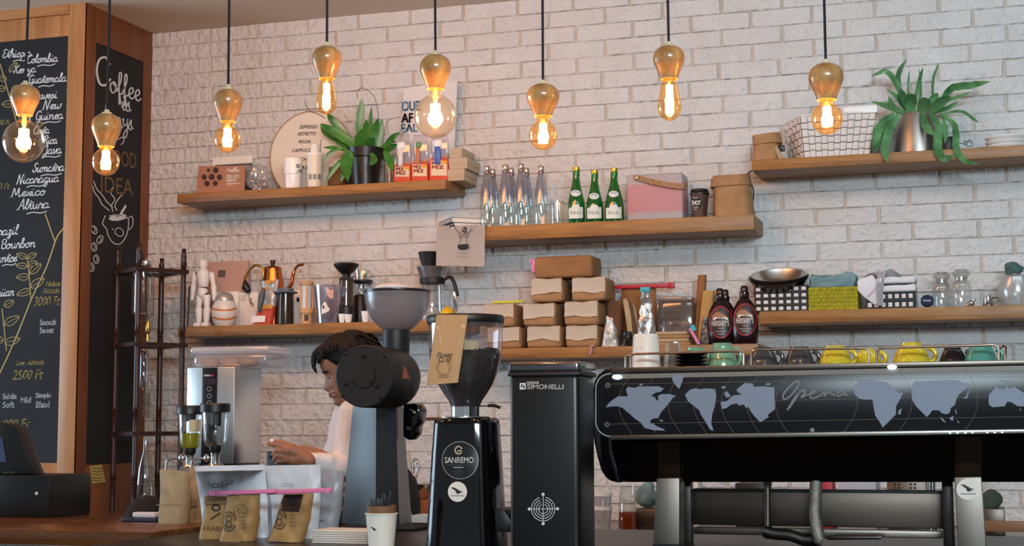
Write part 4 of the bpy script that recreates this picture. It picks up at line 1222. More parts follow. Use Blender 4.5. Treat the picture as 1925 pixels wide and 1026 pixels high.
t = stand('round_jar', 'round white jar with orange bands and a grey domed lid', 'jar', 422, Y, ZD)
pf = [(15, 612), (20, 606), (23.5, 594), (24, 584), (22, 574), (17.5, 566)]
lpart(t, 'jar', M('jar_white', '#dcd9d6', .35), 422, Y, pf, ZD)
lpart(t, 'lid', M('jar_lid', '#b5b3b4', .3, .5), 422, Y, [(18, 566), (18.2, 563), (16, 556), (10, 550), (0, 548)])
fc = cyl_of(422, Y, pf, .001)
mk(t, 'band', M('jar_orange', '#c9743a', .5), lambda bm: (ribbon(bm, smoothpts([(399.5, 580), (410, 582), (422, 583), (435, 582), (445, 579)], 5), 3.4, fc), ribbon(bm, smoothpts([(400, 596), (410, 599), (422, 600), (434, 599), (444, 595)], 5), 3.4, fc)) and None, None)
bm = NB(); boxpx(bm, 384, 466, 491, 610, 6.455, 6.475, .003, z0=ZD)
solo('folder_box', bm, M('blush_card', '#b9968a', .75), 'flat blush box with a dark square leaning on the bricks behind the white figure', 'box', (X_(425, 6.455), 6.455, ZD))
o = bpy.context.scene.objects['folder_box']
mk(o, 'print', M('dark_square', '#5d4f4b', .7), lambda bm: patch(bm, [(410.5, 507.5), (424.5, 507.5), (423, 521), (409, 521)], onY(6.454), 1, 1), None)
for a0, a1, b0, Yq, lb in ((403, 448, 548, 6.40, 'white carton behind the round jar on the lower left shelf'), (449, 484, 549, 6.39, 'white carton with small print behind the striped snack bag')):
    t = stand('carton', lb, 'carton', (a0 + a1) / 2, Yq, ZD, 'white cartons')
    mk(t, 'box', white, lambda bm: boxpx(bm, a0, a1, b0, 612, Yq, Yq + .05, .002, z0=ZD))
    if a0 > 440:
        mk(t, 'print', M('grey_print', '#8c8a86', .6), lambda bm: [ribbon(bm, [(453, b), (453 + w, b)], 1.0, onY(Yq - .0008)) for b, w in ((556, 12), (559, 9), (562, 12), (565, 7))] and None, None)
# copper kettle
Yk = 6.385
t = stand('kettle', 'copper gooseneck kettle with a wooden knob on the lower left shelf', 'kettle', 513, Yk, ZD)
lpart(t, 'body', copper, 513, Yk, [(27, 612), (27.5, 606), (25, 575), (20.5, 540), (17, 512), (16, 506)], ZD)
lpart(t, 'lid', copper, 513, Yk, [(16.8, 506), (17, 504), (14, 501), (6, 499.5), (0, 499)])
lpart(t, 'knob', M('dark_knob', '#3a2219', .5), 513, Yk, [(3, 500), (4, 497), (5.5, 491), (5.2, 489), (0, 488.5)], None, 16)
sk = S(513, Yk)
mk(t, 'spout', copper, lambda bm: tube(bm, [P(a, b, Yk - .02) for a, b in smoothpts([(530, 560), (533, 546), (541, 543), (548, 533), (551, 516), (557, 502), (564, 498), (571, 497)], 5)], [5.5 * sk] * 6 + [3.6 * sk] * 16 + [2.6 * sk] * 14, 10), 60)
kh = mk(t, 'handle', brass, lambda bm: tube(bm, [P(a, b, Yk - .01) for a, b in smoothpts([(496, 525), (494, 508), (490, 501), (479, 499), (467, 510), (459, 526)], 5)], 2.4 * sk, 10), 60)
mk(kh, 'grip', black, lambda bm: chain(bm, [P(461, 530, Yk - .01), P(462, 540, Yk - .01), P(466, 545, Yk - .01)], [4 * sk, 8.5 * sk, 6 * sk]))
# snack bag
t = stand('snack_bag', 'foil snack bag with a red base standing before the copper kettle', 'bag', 498, 6.29, ZD)
mk(t, 'bag', M('snack_white', '#b8b4b4', .35, .3), lambda bm: sheetbag(bm, [(493, 528), (523, 525), (515, 576), (484, 578)], 6.262, .03, top=.15, wr=.004))
mk(t, 'base_panel', M('snack_red', '#c24a35', .45), lambda bm: sheetbag(bm, [(484, 577), (515, 575), (508, 614), (472, 614)], 6.259, .036, 12, 8, top=.85, zmin=ZD, wr=.003))
mk(t, 'band', M('snack_yellow', '#d39a3c', .5), lambda bm: patch(bm, [(489, 573), (512, 572), (511, 580), (487, 581)], onY(6.252), 1, 1), None)
mk(t, 'label', paper, lambda bm: patch(bm, [(474, 594), (499, 593), (498, 605), (472, 606)], onY(6.250), 1, 1), None)
mk(t, 'print', M('amber_print', '#d08a2c', .5), lambda bm: [disc(bm, a, b, r, r * .7, onY(6.256), n=12, rings=1) for a, b, r in ((505, 530, 6), (500, 542, 4), (514, 529, 4))] and None, None)
bm = NB(); chain(bm, [P(495, 545, 6.240), P(492, 560, 6.236), P(487, 584, 6.232)], [.010, .0155, .008])
c = P(487, 584, 6.232)
solo('measuring_scoop', bm, M('grey_rubber', '#4e5055', .45), 'dark grey scoop leaning on the striped snack bag', 'scoop', c)
bm = NB(); tube(bm, [P(a, b, 6.285) for a, b in smoothpts([(470, 548), (468, 560), (474, 572), (472, 560), (469, 566), (475, 576), (477, 570)], 4)], .0016, 6)
solo('cord_loop', bm, black, 'thin dark cord dangling before the white carton with small print', 'cord', P(472, 576, 6.285))
# press
t = stand('coffee_press', 'smoked plastic coffee press with a wide grey flange', 'coffee press', 537, 6.27, ZD)
lpart(t, 'chamber', M('smoked_plastic', '#3a302a', .12, .4), 537, 6.27, [(15, 609), (15.2, 605), (14.6, 553), (13, 552)], ZD)
lpart(t, 'flange', M('flange_grey', '#56606a', .4), 537, 6.27, [(15, 553), (22.5, 551), (23, 548.5), (15.5, 547), (15, 543), (13, 542), (0, 542)])
bm = NB(); boxpx(bm, 552, 566, 545, 610, 6.37, 6.40, .003, z0=ZD)
o = solo('carton', bm, white, 'narrow white carton between the coffee press and the wooden filter holder', 'carton', (X_(559, 6.37), 6.37, ZD), 'white cartons')
mk(o, 'print', ink, lambda bm: disc(bm, 560, 563, 3, 5, onY(6.369), n=14, rings=1), None)
# wooden filter holder
Yq = 6.285
lwood = M('pale_wood', '#c79a68', .5)
t = stand('filter_holder', 'pale wooden filter holder with a frosted tube', 'filter holder', 576.5, Yq, ZD)
for nm, pf in (('foot_ring', [(10.5, 612), (10.5, 588), (8.5, 588)]), ('middle_ring', [(13.5, 589), (13.8, 582), (11.5, 580)]), ('top_ring', [(12.5, 536), (13.5, 534), (13.3, 529), (11, 528.5), (0, 528.5)])):
    lpart(t, nm, lwood, 576.5, Yq, pf, ZD if nm == 'foot_ring' else None, 28)
lpart(t, 'tube', M('frosted_white', '#d4d2d6', .5), 576.5, Yq, [(9, 582), (9, 535)], None, 24)
sq = S(576, Yq); cq = X_(576.5, Yq)
for k in range(4):
    a = math.radians(25 + 90 * k)
    mk(t, 'post', lwood, lambda bm: tube(bm, [(cq + 11 * sq * math.cos(a), Yq + 11 * sq * math.sin(a), Z_(576, y, Yq)) for y in (584, 533)], .0042, 8))
mk(t, 'slot', M('dark_slot', '#4a3a2c', .7), lambda bm: patch(bm, [(572, 591), (580, 591), (580, 603), (572, 603)], cyl_of(576.5, Yq, [(10.5, 612), (10.5, 588)], .001), 3, 1), None)
# clear dripper
t = stand('dripper', 'clear plastic coffee dripper with ribs and a white sticker', 'dripper', 617, 6.29, ZD)
lav = glass('lavender_plastic', (0.80, 0.79, 0.88), .1, .06, edge=.5, body=((.7, .7, .8), .12))
pf = [(21, 608), (22, 600), (25, 575), (29, 540), (29.5, 537)]
lpart(t, 'cone', lav, 617, 6.29, [(21, 609)] + pf + [(28.5, 537), (24, 575), (8, 600), (0, 600)], ZD, 36)
mk(t, 'spout', lav, lambda bm: extrude(bm, [P(a, b, 6.285) for a, b in ((644, 538), (652, 540), (646, 556), (642, 560))], Vector((0, .012, 0)), .002))
mk(t, 'sticker', paper, lambda bm: fill(bm, [(605, 575), (609, 567), (613, 569), (616, 576), (620, 580), (618, 585), (612, 588), (604, 590)], cyl_of(617, 6.29, pf, .002)), None)
mk(t, 'mark', ink, lambda bm: disc(bm, 608, 577, 1.8, 3, cyl_of(617, 6.29, pf, .003), n=10, rings=1), None)
for px, r, top, lb in ((643, 7, 590, 'tiny white espresso cup beside the clear dripper'), (655, 7.5, 591, 'tiny white espresso cup before the black hand grinder'), (687, 8, 585, 'tiny white espresso cup below the glass grinder')):
    bm = NB(); lathe(bm, px, 6.27, [(r * .6, 608), (r * .75, 604), (r, top), (r * .9, top), (r * .6, 602), (0, 603)], ZD, 20)
    solo('espresso_cup', bm, M('white_ceramic'), lb, 'cup', (X_(px, 6.27), 6.27, ZD), 'tiny white cups')
# grinders
t = stand('hand_grinder', 'tall black hand grinder with an open funnel hopper', 'coffee grinder', 651, 6.34, ZD)
lpart(t, 'hopper', black, 651, 6.34, [(7, 526), (8, 516), (17, 508), (23.5, 500), (24, 497), (21, 495), (12, 501), (0, 503)])
lpart(t, 'collar', M('smoke_grey', '#3b3836', .3), 651, 6.34, [(12, 528), (14, 525), (12, 522)])
lpart(t, 'chamber', M('smoked_tube', '#4b4038', .15, .2), 651, 6.34, [(13.5, 576), (13, 528), (11, 526)])
lpart(t, 'base', black, 651, 6.34, [(15.5, 609), (15.5, 577), (13.5, 575)], ZD)
t = stand('glass_grinder', 'hand grinder with a clear glass hopper behind the black one', 'coffee grinder', 679, 6.44, ZD)
lpart(t, 'hopper', clear, 681, 6.44, [(14, 527), (16.5, 507), (15.8, 507), (13.4, 525)], None, 28, False, False)
lpart(t, 'disc_lid', mblack, 682, 6.44, [(15, 533), (19, 530), (19, 527), (12, 526), (0, 526)])
lpart(t, 'chamber', clear, 679, 6.44, [(10, 555), (13, 545), (12, 533)], None, 28, False, False)
lpart(t, 'base', black, 677, 6.44, [(12.5, 609), (12.5, 558), (10, 554)], ZD)
mk(t, 'ring_handle', M('chrome', None), lambda bm: tube(bm, [P(659 + 5 * math.cos(q), 517 + 6 * math.sin(q), 6.42) for q in [i * math.pi / 8 for i in range(16)]], .0035, 8, True))
# brewer with carafe
Yc2 = 6.34
t = stand('carafe', 'glass carafe with black collar and handle carrying a black cone dripper', 'carafe', 811, Yc2, ZD)
lpart(t, 'body', glass('carafe_glass', (0.88, 0.90, 0.90), .08, .03, edge=.45), 812, Yc2, [(22, 606), (23.5, 601), (22, 570), (20, 534)], ZD, 36, True, False)
lpart(t, 'collar', mblack, 813, Yc2, [(21.5, 534), (24, 533), (24, 523), (21.5, 522)])
lpart(t, 'funnel', glass('smoke_glass', (0.55, 0.56, 0.6), .08, .05, edge=.45, body=((.4, .41, .45), .4)), 811, Yc2, [(22, 523), (27.5, 504), (28, 502), (27, 502), (21, 522)], None, 36, False, False)
lpart(t, 'cone', mblack, 806, Yc2, [(12.5, 502), (14, 496), (19.5, 477), (20.5, 474), (18, 474), (0, 480)])
mk(t, 'handle', mblack, lambda bm: tube(bm, [P(a, b, Yc2 - .01) for a, b in smoothpts([(835, 526), (842, 521), (848, 522), (854, 533), (858, 548), (860, 556)], 5)], [.0075] * 10 + [.009] * 16, 10), 60)
c = P(841, 580, 6.285); r = 12.5 * S(841, 6.285)
bm = NB(); ellipsoid(bm, (c.x, 6.285, ZD + r * 1.0), r, r, r * 1.0)
bmesh.ops.create_cone(bm, segments=10, radius1=r * .28, radius2=r * .12, depth=r * .35, matrix=Matrix.Translation((c.x, 6.285, ZD + 2 * r)))
solo('lemon', bm, M('lemon_yellow', '#e0b400', .45, bump=(90, .3)), 'bright yellow lemon beside the glass carafe', 'lemon', (c.x, 6.285, ZD))
bm = NB(); extrude(bm, [P(a, b, 6.30) for a, b in ((849, 552), (855, 548), (862, 590), (862, 604), (852, 604))], Vector((0, .004, 0)), .001)
solo('steel_spatula', bm, chrome, 'flat steel spatula leaning beside the yellow lemon', 'spatula', P(857, 604, 6.3))
# ================================================================== lowest shelf
flapm = M('flap_paper', '#f3e9d8', .75, bump=(20, .5))
def coffeebag(label, a0, a1, b0, b1, z0, Y0=6.262, flap=.62, seed=0, side=13, m_=None):
    s = S((a0 + a1) / 2, Y0)
    x0, x1 = X_(a0, Y0, b1), X_(a1 - side, Y0, b1)
    z1 = z0 + (b1 - b0) * s * 1.0
    dep = .17
    t = thing('coffee_bag', label, 'coffee bag', ((x0 + x1) / 2, Y0, z0), 'stacked kraft coffee bags')
    def body(bm):
        rbox(bm, x0, x1, Y0 + .003, Y0 + dep, z0 + .0012, z1 - .0012, .014, 4)
        zc = (z0 + z1) / 2
        for v in bm.verts:
            p = v.co
            n = noise.noise(Vector((p.x * 24 + seed * 3, p.y * 20, p.z * 24 + seed)))
            p.x += n * .004; p.y += noise.noise(p * 30) * .003
            if abs(p.z - zc) < (z1 - z0) * .46: p.z += noise.noise(p * 18 + Vector((seed, 0, 0))) * .002
    mk(t, 'bag', m_ or kraft, body, 50)
    if flap:
        rnd = random.Random(seed)
        n = 10
        def fl(bm):
            g = []
            for j in range(7):
                v = j / 6
                r = []
                for i in range(n + 1):
                    u = i / n
                    x = x0 + .004 + (x1 - x0 - .008) * u
                    low = flap * (1 + .07 * math.sin(u * (4 + seed % 3 * 1.7) + seed * 2.3) + .09 * noise.noise(Vector((u * 3.5, seed * 3.7, 0))) + (.04 if i in (0, n) else 0))
                    d = v * (.05 + (z1 - z0) * low)
                    if d < .05: q = Vector((x, Y0 + .05 - d, z1 - .0008 + .0015 * math.sin(u * 9)))
                    else:
                        dd = d - .05
                        q = Vector((x, Y0 + .0005 - .003 * math.sin(u * 8 + seed) * v - .0015, z1 - .002 - dd))
                        if dd > (z1 - z0) * low * .8: q.y -= .005
                    r.append(bm.verts.new(q))
                g.append(r)
            for j in range(6):
                for i in range(n): bm.faces.new((g[j][i], g[j][i + 1], g[j + 1][i + 1], g[j + 1][i]))
            bmesh.ops.solidify(bm, geom=bm.faces[:], thickness=.0008)
        mk(t, 'folded_top', flapm, fl, 35)
    return t, z1
z1s = []
for k, (a0, a1, b0, b1, lb) in enumerate(((915, 988, 611, 652, 'kraft coffee bag in the bottom row, half behind the bean hopper'), (990, 1064, 610, 651.5, 'kraft coffee bag in the middle of the bottom row'), (1063, 1134, 609.5, 651, 'kraft coffee bag in the bottom row next to the silver bag'))):
    z1s.append(coffeebag(lb, a0, a1, b0, b1, ZE, seed=k, side=10)[1])
zr2 = max(z1s) + .0005
z1s = []
for k, (a0, a1, b0, b1, lb) in enumerate(((907, 980, 566, 610, 'kraft coffee bag in the second row below the yellow clip'), (982, 1057, 565, 608, 'kraft coffee bag in the middle of the second row'), (1060, 1138, 562, 607, 'kraft coffee bag at the right of the second row'))):
    z1s.append(coffeebag(lb, a0, a1, b0, b1, zr2, seed=k + 5)[1])
zr3 = max(z1s) + .0005
z1s = []
for k, (a0, a1, b0, b1, lb) in enumerate(((998, 1070, 520, 565, 'kraft coffee bag in the third row, left of two'), (1074, 1152, 518, 563, 'kraft coffee bag in the third row, right of two'))):
    z1s.append(coffeebag(lb, a0, a1, b0, b1, zr3, seed=k + 9)[1])
zr4 = max(z1s) + .0005
coffeebag('long brown coffee bag lying on top of the stack', 1003, 1126, 476, 518, zr4, flap=0, seed=14, m_=M('brown_kraft', '#94693f', .75, bump=(26, .5), vary=(10, '#7f5632')))
bm = NB(); c = P(1004, 500, 6.28); box(bm, c.x - .012, c.x + .008, 6.27, 6.29, c.z - .03, c.z + .03, .006); box(bm, c.x - .016, c.x - .004, 6.265, 6.295, c.z + .012, c.z + .032, .005)
solo('bag_clip', bm, pinkp, 'bright pink clip closing the long brown bag on top of the stack', 'clip', c)
c = P(957, 563, 6.30)
bm = NB(); box(bm, X_(927, 6.3, 563), X_(987, 6.3, 563), 6.28, 6.295, zr3 + .001, zr3 + .012, .003)
solo('bag_clip', bm, M('yellow_clip', '#c3c33a', .45), 'yellow clip lying on the second row of coffee bags', 'clip', (c.x, 6.28, zr3))
t = stand('foil_bag', 'crumpled silver and white bag beside the bottom coffee bags', 'foil bag', 1146, 6.265, ZE)
mk(t, 'bag', M('dull_foil', '#c2beb8', .4, .35), lambda bm: crumple(sheetbag(bm, [(1139, 595), (1152, 597), (1163, 652), (1128, 653)], 6.265, .05, 10, 12, wr=.012, zmin=ZE), .006, 40, 2), 25)
t = stand('foil_bag', 'small black foil bag between the silver bag and the white canister', 'foil bag', 1176, 6.275, ZE)
mk(t, 'bag', M('black_foil', '#1c1c20', .25, .5), lambda bm: crumple(sheetbag(bm, [(1168, 620), (1187, 623), (1190, 652), (1163, 653)], 6.275, .04, 10, 10, wr=.008, zmin=ZE), .005, 40, 5), 25)
def tallbag(label, quad, Y0, th, seed, m_=kraft, top=.3):
    a = sum(q[0] for q in quad) / 4
    t = stand('paper_bag', label, 'paper bag', a, Y0, ZE)
    mk(t, 'bag', m_, lambda bm: sheetbag(bm, quad, Y0, th, 10, 14, zmin=ZE, top=top, seed=seed, wr=.005))
    return t
dkraft = M('dark_kraft', '#6e482a', .8)
tallbag('dark brown bag upright behind the right coffee bags', [(1139, 562), (1168, 566), (1168, 652), (1138, 652)], 6.36, .05, 3, dkraft)
tb = tallbag('tall kraft bag against the bricks closed by the long red clip', [(1167, 540), (1232, 538), (1232, 652), (1166, 652)], 6.42, .05, 6, M('mid_kraft', '#8f5f36', .8))
bm = NB(); p, q = P(1155, 540, 6.41), P(1268, 536, 6.41); box(bm, p.x, q.x, 6.405, 6.42, p.z - .008, p.z + .010, .004); box(bm, q.x - .03, q.x, 6.40, 6.422, p.z - .012, p.z + .014, .004)
solo('bag_clip', bm, redp, 'long red clip across the tall kraft bag on the lowest shelf', 'clip', (p.x + .2, 6.41, p.z - .008))
t = stand('paper_bag', 'folded-open kraft bag showing its dark inside on the lowest shelf', 'paper bag', 1184, 6.30, ZE)
for dx, nm in ((0, 'front_ply'), (7, 'middle_ply'), (13, 'rear_ply')):
    mk(t, nm, kraftl if dx != 7 else dkraft, lambda bm: extrude(bm, [P(a + dx, b + dx * .8, 6.30 + dx * .003) for a, b in ((1171, 563), (1176, 560), (1181, 568), (1187, 600), (1190, 650), (1183, 650), (1178, 612))], Vector((0, .014, 0)), .001))
t = stand('foil_bag', 'tall silver foil bag pinched by a teal clip above the white canister', 'foil bag', 1212, 6.275, ZE)
mk(t, 'bag', foil, lambda bm: crumple(sheetbag(bm, [(1206, 546), (1220, 545), (1231, 652), (1194, 652)], 6.28, .05, 14, 22, wr=.012, zmin=ZE), .009, 32, 8), 22)
mk(t, 'clip', tealp, lambda bm: boxpx(bm, 1203, 1221, 539, 549, 6.268, 6.29, .004))
t = stand('storage_jar', 'square smoky plastic storage jar on the lowest shelf', 'jar', 1268, 6.36, ZE)
mk(t, 'body', glass('smoky_plastic', (0.66, 0.58, 0.56), .07, .08, edge=.3, body=((.45, .38, .36), .35)), lambda bm: boxpx(bm, 1233, 1302, 566, 655, 6.36, 6.47, .012, z0=ZE))
mk(t, 'lid', glass('smoky_lid', (0.7, 0.64, 0.62), .1, .1, edge=.3, body=((.5, .43, .41), .5)), lambda bm: boxpx(bm, 1235, 1300, 557, 566, 6.362, 6.468, .006))
fj = onY(6.3585)
mk(t, 'print', M('smoke_print', '#4a3f3c', .7), lambda bm: [ribbon(bm, [(a, b), (a + w, b - .5)], 4.5, fj) for a, b, w in ((1250, 587, 22), (1243, 600, 36), (1262, 611, 14))] and None, None)
zz = ZE
for k, (a0, a1, lb) in enumerate(((1232, 1297, 'lowest folded kraft bag of the flat pile on the lowest shelf'), (1230, 1294, 'second folded kraft bag from the bottom of the flat pile'), (1233, 1296, 'third folded kraft bag from the bottom of the flat pile'), (1231, 1292, 'topmost folded kraft bag of the flat pile on the lowest shelf'))):
    x0, x1 = X_(a0, 6.27, 640), X_(a1, 6.27, 640)
    bm = NB(); rbox(bm, x0, x1, 6.268 + k * .002, 6.355, zz + .0004, zz + .0145, .004, 3)
    for v in bm.verts:
        v.co.y += noise.noise(v.co * 40) * .004; v.co.x += noise.noise(v.co * 33) * .004
    solo('folded_bag', bm, kraftl if k % 2 else kraft, lb, 'folded paper bag', ((x0 + x1) / 2, 6.27, zz), 'flat folded kraft bags'); zz += .015
tallbag('tall narrow kraft bag leaning at the right of the lowest shelf', [(1311, 517), (1327, 516), (1318, 652), (1302, 652)], 6.40, .05, 8, M('mid_kraft', '#8f5f36', .8), .6)
tallbag('golden kraft bag leaning before the tall narrow one', [(1320, 546), (1344, 546), (1332, 652), (1308, 652)], 6.33, .04, 9, M('gold_kraft', '#b58a48', .7), .5)
t = stand('foil_bag', 'black and white patterned bag beside the dark syrup bottles', 'foil bag', 1326, 6.275, ZE)
mk(t, 'bag', M('patterned_foil', '#161517', .3, .2, vary=(60, '#8d8880')), lambda bm: sheetbag(bm, [(1321, 596), (1328, 594), (1340, 652), (1313, 652)], 6.275, .035, 10, 10, zmin=ZE, wr=.005))
t = thing('bag_clip', 'pink and teal clip hanging at the front edge of the lowest shelf', 'clip', P(1306, 630, 6.235))
mk(t, 'arm', pinkp, lambda bm: tube(bm, [P(1297, 617, 6.232), P(1314, 647, 6.232)], .0075, 10))
mk(t, 'jaw', tealp, lambda bm: tube(bm, [P(1301, 612, 6.234), P(1306, 622, 6.234)], .011, 10))
bm = NB(); tube(bm, [P(a, b, 6.234) for a, b in smoothpts([(1117, 649), (1110, 652), (1112, 658), (1109, 666)], 4)], .005, 8)
solo('bag_tie', bm, M('faded_pink', '#b98a90', .6), 'faded pink tie hanging over the edge below the coffee bags', 'bag tie', P(1110, 660, 6.234))
# syrup bottles
def syrup(px, b0, Y0, hw, label, dx):
    t = stand('syrup_bottle', label, 'syrup bottle', px, Y0, ZE, 'chocolate syrup bottles')
    sy = M('syrup_brown', '#1e0f12', .18)
    c = X_(px, Y0); s = S(px, Y0); zt = Z_(px, b0, Y0); H = zt - ZE
    pr = [(.82, 0), (.93, .03), (1, .2), (.98, .42), (.84, .60), (.56, .72), (.34, .78), (.30, .82)]
    def bod(bm):
        lathe_w(bm, c, Y0, [(hw * s * r, ZE + H * h) for r, h in pr], 36)
        for v in bm.verts: v.co.y = Y0 + (v.co.y - Y0) * .62
    mk(t, 'bottle', sy, bod, 60)
    mk(t, 'cap', M('syrup_cap', '#2c1a1c', .12), lambda bm: lathe_w(bm, c, Y0, [(hw * s * r, ZE + H * h) for r, h in ((.34, .80), (.36, .82), (.35, .88), (.30, .89), (.28, .97), (.2, 1.0), (0, 1.0))], 20))
    lx, ly = px + dx, b0 + 63.5
    pr2 = [(hw * s * r, ZE + H * h) for r, h in pr]
    zs, rs = [z for _, z in pr2], [r for r, _ in pr2]
    def fl(lift):
        def f(a, b):
            p = P(a, b, Y0 - .02)
            for _ in range(3):
                R = float(np.interp(p.z, zs, rs)); dx_ = min(abs(p.x - c) / R, .97)
                p = P(a, b, Y0 - .62 * R * math.sqrt(1 - dx_ * dx_) - lift)
            return p
        return f
    la = mk(t, 'label', M('syrup_label', '#2a1512', .4), lambda bm: disc(bm, lx, ly, hw * .83, 29, fl(.0012), n=40, rings=5), 60)
    mk(la, 'ring', M('syrup_red', '#9c2430', .4), lambda bm: ribbon(bm, circ(lx, ly, hw * .84, 29.5), 2.2, fl(.002), closed=True), None)
    mk(la, 'picture', M('syrup_picture', '#9a6a4a', .5), lambda bm: fill(bm, smoothpts([(lx - 16, ly - 12), (lx - 10, ly - 18), (lx - 2, ly - 19), (lx + 4, ly - 15), (lx + 12, ly - 11), (lx + 13, ly - 8), (lx - 14, ly - 8)], 3, True), fl(.002)), None)
    mk(la, 'splash', paper, lambda bm: fill(bm, [(lx - 15, ly - 7), (lx - 9, ly - 10), (lx, ly - 8), (lx + 8, ly - 10), (lx + 14, ly - 7), (lx + 14, ly - 4), (lx - 15, ly - 4)], fl(.0026)), None)
    write(la, 'lettering', M('syrup_white', '#c9bdb4', .5), [("HERSHEY'S", lx - 17, lx + 15.5, ly - 3, ly + 7)], fl(.003), bold=.3)
    for a0_, a1_, y_ in ((lx - 5, lx + 6, ly + 11.5), (lx - 11, lx + 11, ly + 17.5), (lx - 7, lx + 7, ly + 22)): scrawl(la, M('syrup_white', None), a0_, a1_, y_, 2.4, fl(.003))
    return t
syrup(1354, 542, 6.28, 25, 'dark syrup bottle beside the leaning kraft bags', 1)
syrup(1400, 537, 6.275, 25.5, 'dark syrup bottle at the right end of the lowest shelf', 1)
syrup(1364, 544, 6.38, 23, 'rear dark syrup bottle hidden behind the other two', 0)

# ================================================================== lower right shelf
def checked(label, a0, a1, b0, b1, nx, ny, px, frac=1.0):
    Y0 = 6.275
    t = stand('checked_basket', label, 'basket', px, Y0, ZF, 'black baskets woven with white squares')
    x0, x1 = X_(a0, Y0, b1), X_(a1, Y0, b1)
    zt = Z_(px, b0, Y0)
    bk = M('basket_black', '#141112', .6); sq = M('basket_white', '#d4cfcd', .6)
    def shell(bm):
        box(bm, x0, x1, Y0, Y0 + .008, ZF, zt); box(bm, x0, x1, 6.44, 6.448, ZF, zt); box(bm, x0, x0 + .008, Y0 + .008, 6.44, ZF, zt); box(bm, x1 - .008, x1, Y0 + .008, 6.44, ZF, zt); box(bm, x0 + .008, x1 - .008, Y0 + .008, 6.44, ZF, ZF + .006)
    mk(t, 'shell', bk, shell, None)
    cw, ch = (x1 - x0) / nx, (zt - ZF) / ny
    def cells(bm):
        for i in range(nx):
            for j in range(ny):
                cx_, cz_ = x0 + (i + .5) * cw, ZF + (j + .5) * ch
                box(bm, cx_ - cw * .3, cx_ + cw * .3, Y0 - .0025, Y0 + .001, cz_ - ch * .27, cz_ + ch * .27, .002)
    mk(t, 'woven_squares', sq, cells)
    mk(t, 'strips', bk, lambda bm: [box(bm, x0 - .001, x1 + .001, Y0 - .0018, Y0 + .001, ZF + j * ch - ch * .19 + (.19 * ch if j == 0 else 0), ZF + j * ch + ch * .19 - (.19 * ch if j == ny else 0), .001) for j in range(ny + 1)] and None)
    return zt
zc = checked('black and white checked basket holding two steel bowls', 1419, 1519, 537, 584, 7, 4, 1468)
bowlm = M('bowl_steel', '#dcd6cf', .3, 1.0)
for k, (px, py, rr, lb) in enumerate(((1463, 521, 57, 'outer dark-edged steel bowl tipped forward on the checked basket'), (1464, 519, 53, 'inner bright steel bowl nested in the tipped outer one'))):
    c = P(px, py, 6.335); s = S(px, 6.335); rr *= s
    rot = Matrix.Rotation(math.radians(19), 3, 'X')
    bm = NB(); lathe_w(bm, 0, 0, [(0, -.055), (rr * .55, -.055), (rr * .8, -.038), (rr * .96, -.006), (rr, 0), (rr, .003), (rr * .95, .001), (rr * .78, -.034), (rr * .54, -.051), (0, -.051)], 48)
    for v in bm.verts: v.co = rot @ v.co + Vector((c.x, 6.345, c.z + (.006 if k else 0)))
    solo('steel_bowl', bm, bowlm if k else M('bowl_dark', '#5d5854', .3, 1.0), lb, 'bowl', (c.x, 6.335, c.z - .05), 'nested steel bowls')
t = stand('woven_basket', 'yellow green woven basket between the two checked baskets', 'basket', 1567, 6.28, ZF)
yel = M('yellow_raffia', '#b5a81c', .8, bump=(160, .8), vary=(70, '#8f8a18'))
x0, x1, zt = X_(1520, 6.28, 580), X_(1613, 6.28, 578), Z_(1567, 539, 6.28)
mk(t, 'front_weave', yel, lambda bm: weave(bm, (Vector((x0, 6.28, zt)), Vector((x1, 6.28, zt)), Vector((x1, 6.28, ZF + .001)), Vector((x0, 6.28, ZF + .001))), 22, 6, .005, .03))
mk(t, 'walls', yel, lambda bm: (box(bm, x0, x1, 6.281, 6.287, ZF, zt), box(bm, x0, x0 + .006, 6.287, 6.44, ZF, zt), box(bm, x1 - .006, x1, 6.287, 6.44, ZF, zt), box(bm, x0 + .006, x1 - .006, 6.287, 6.44, ZF, ZF + .006), box(bm, x0, x1, 6.44, 6.446, ZF, zt)) and None, None)
def cloth(name, label, cat, m_, a0, a1, b0, b1, Y0, Y1, z0, seed, amp=.012, freq=22):
    bm = NB(); s = S((a0 + a1) / 2, Y0)
    rbox(bm, X_(a0, Y0, b1), X_(a1, Y0, b1), Y0, Y1, z0, z0 + (b1 - b0) * s, .010, 6)
    for v in bm.verts:
        p = v.co * freq + Vector((seed, 0, seed))
        h = (v.co.z - z0) / ((b1 - b0) * s)
        v.co.z = max(z0 + .0005, v.co.z + noise.noise(p) * amp * h * 1.6)
        v.co.x += noise.noise(p + Vector((5, 2, 8))) * amp; v.co.y += noise.noise(p + Vector((3, 7, 1))) * amp * .7
    return solo(name, bm, m_, label, cat, (X_((a0 + a1) / 2, Y0), Y0, z0), None, 60)
cloth('folded_cloth', 'grey teal cloth heaped on the yellow green basket', 'cloth', teal, 1521, 1608, 519, 541, 6.275, 6.40, zt - .003, 2, .014, 26)
zc2 = checked('black and white checked basket piled with white towels', 1629, 1719, 549, 578, 7, 2, 1675)
o1 = cloth('folded_towel', 'white folded towel directly on the right checked basket', 'towel', towelw, 1650, 1722, 536, 549.5, 6.268, 6.40, zc2 + .0005, 5, .005, 20)
zz = zc2 + 13.5 * S(1680, 6.27) + .006
o2 = cloth('folded_towel', 'upper white folded towel on the right checked basket', 'towel', towelw, 1648, 1721, 523, 536, 6.265, 6.39, zz, 6, .005, 20)
zz += 13 * S(1680, 6.27) + .006
t = thing('crumpled_towel', 'crumpled white towel with pink stripes spilling over the checked basket', 'towel', P(1650, 570, 6.24))
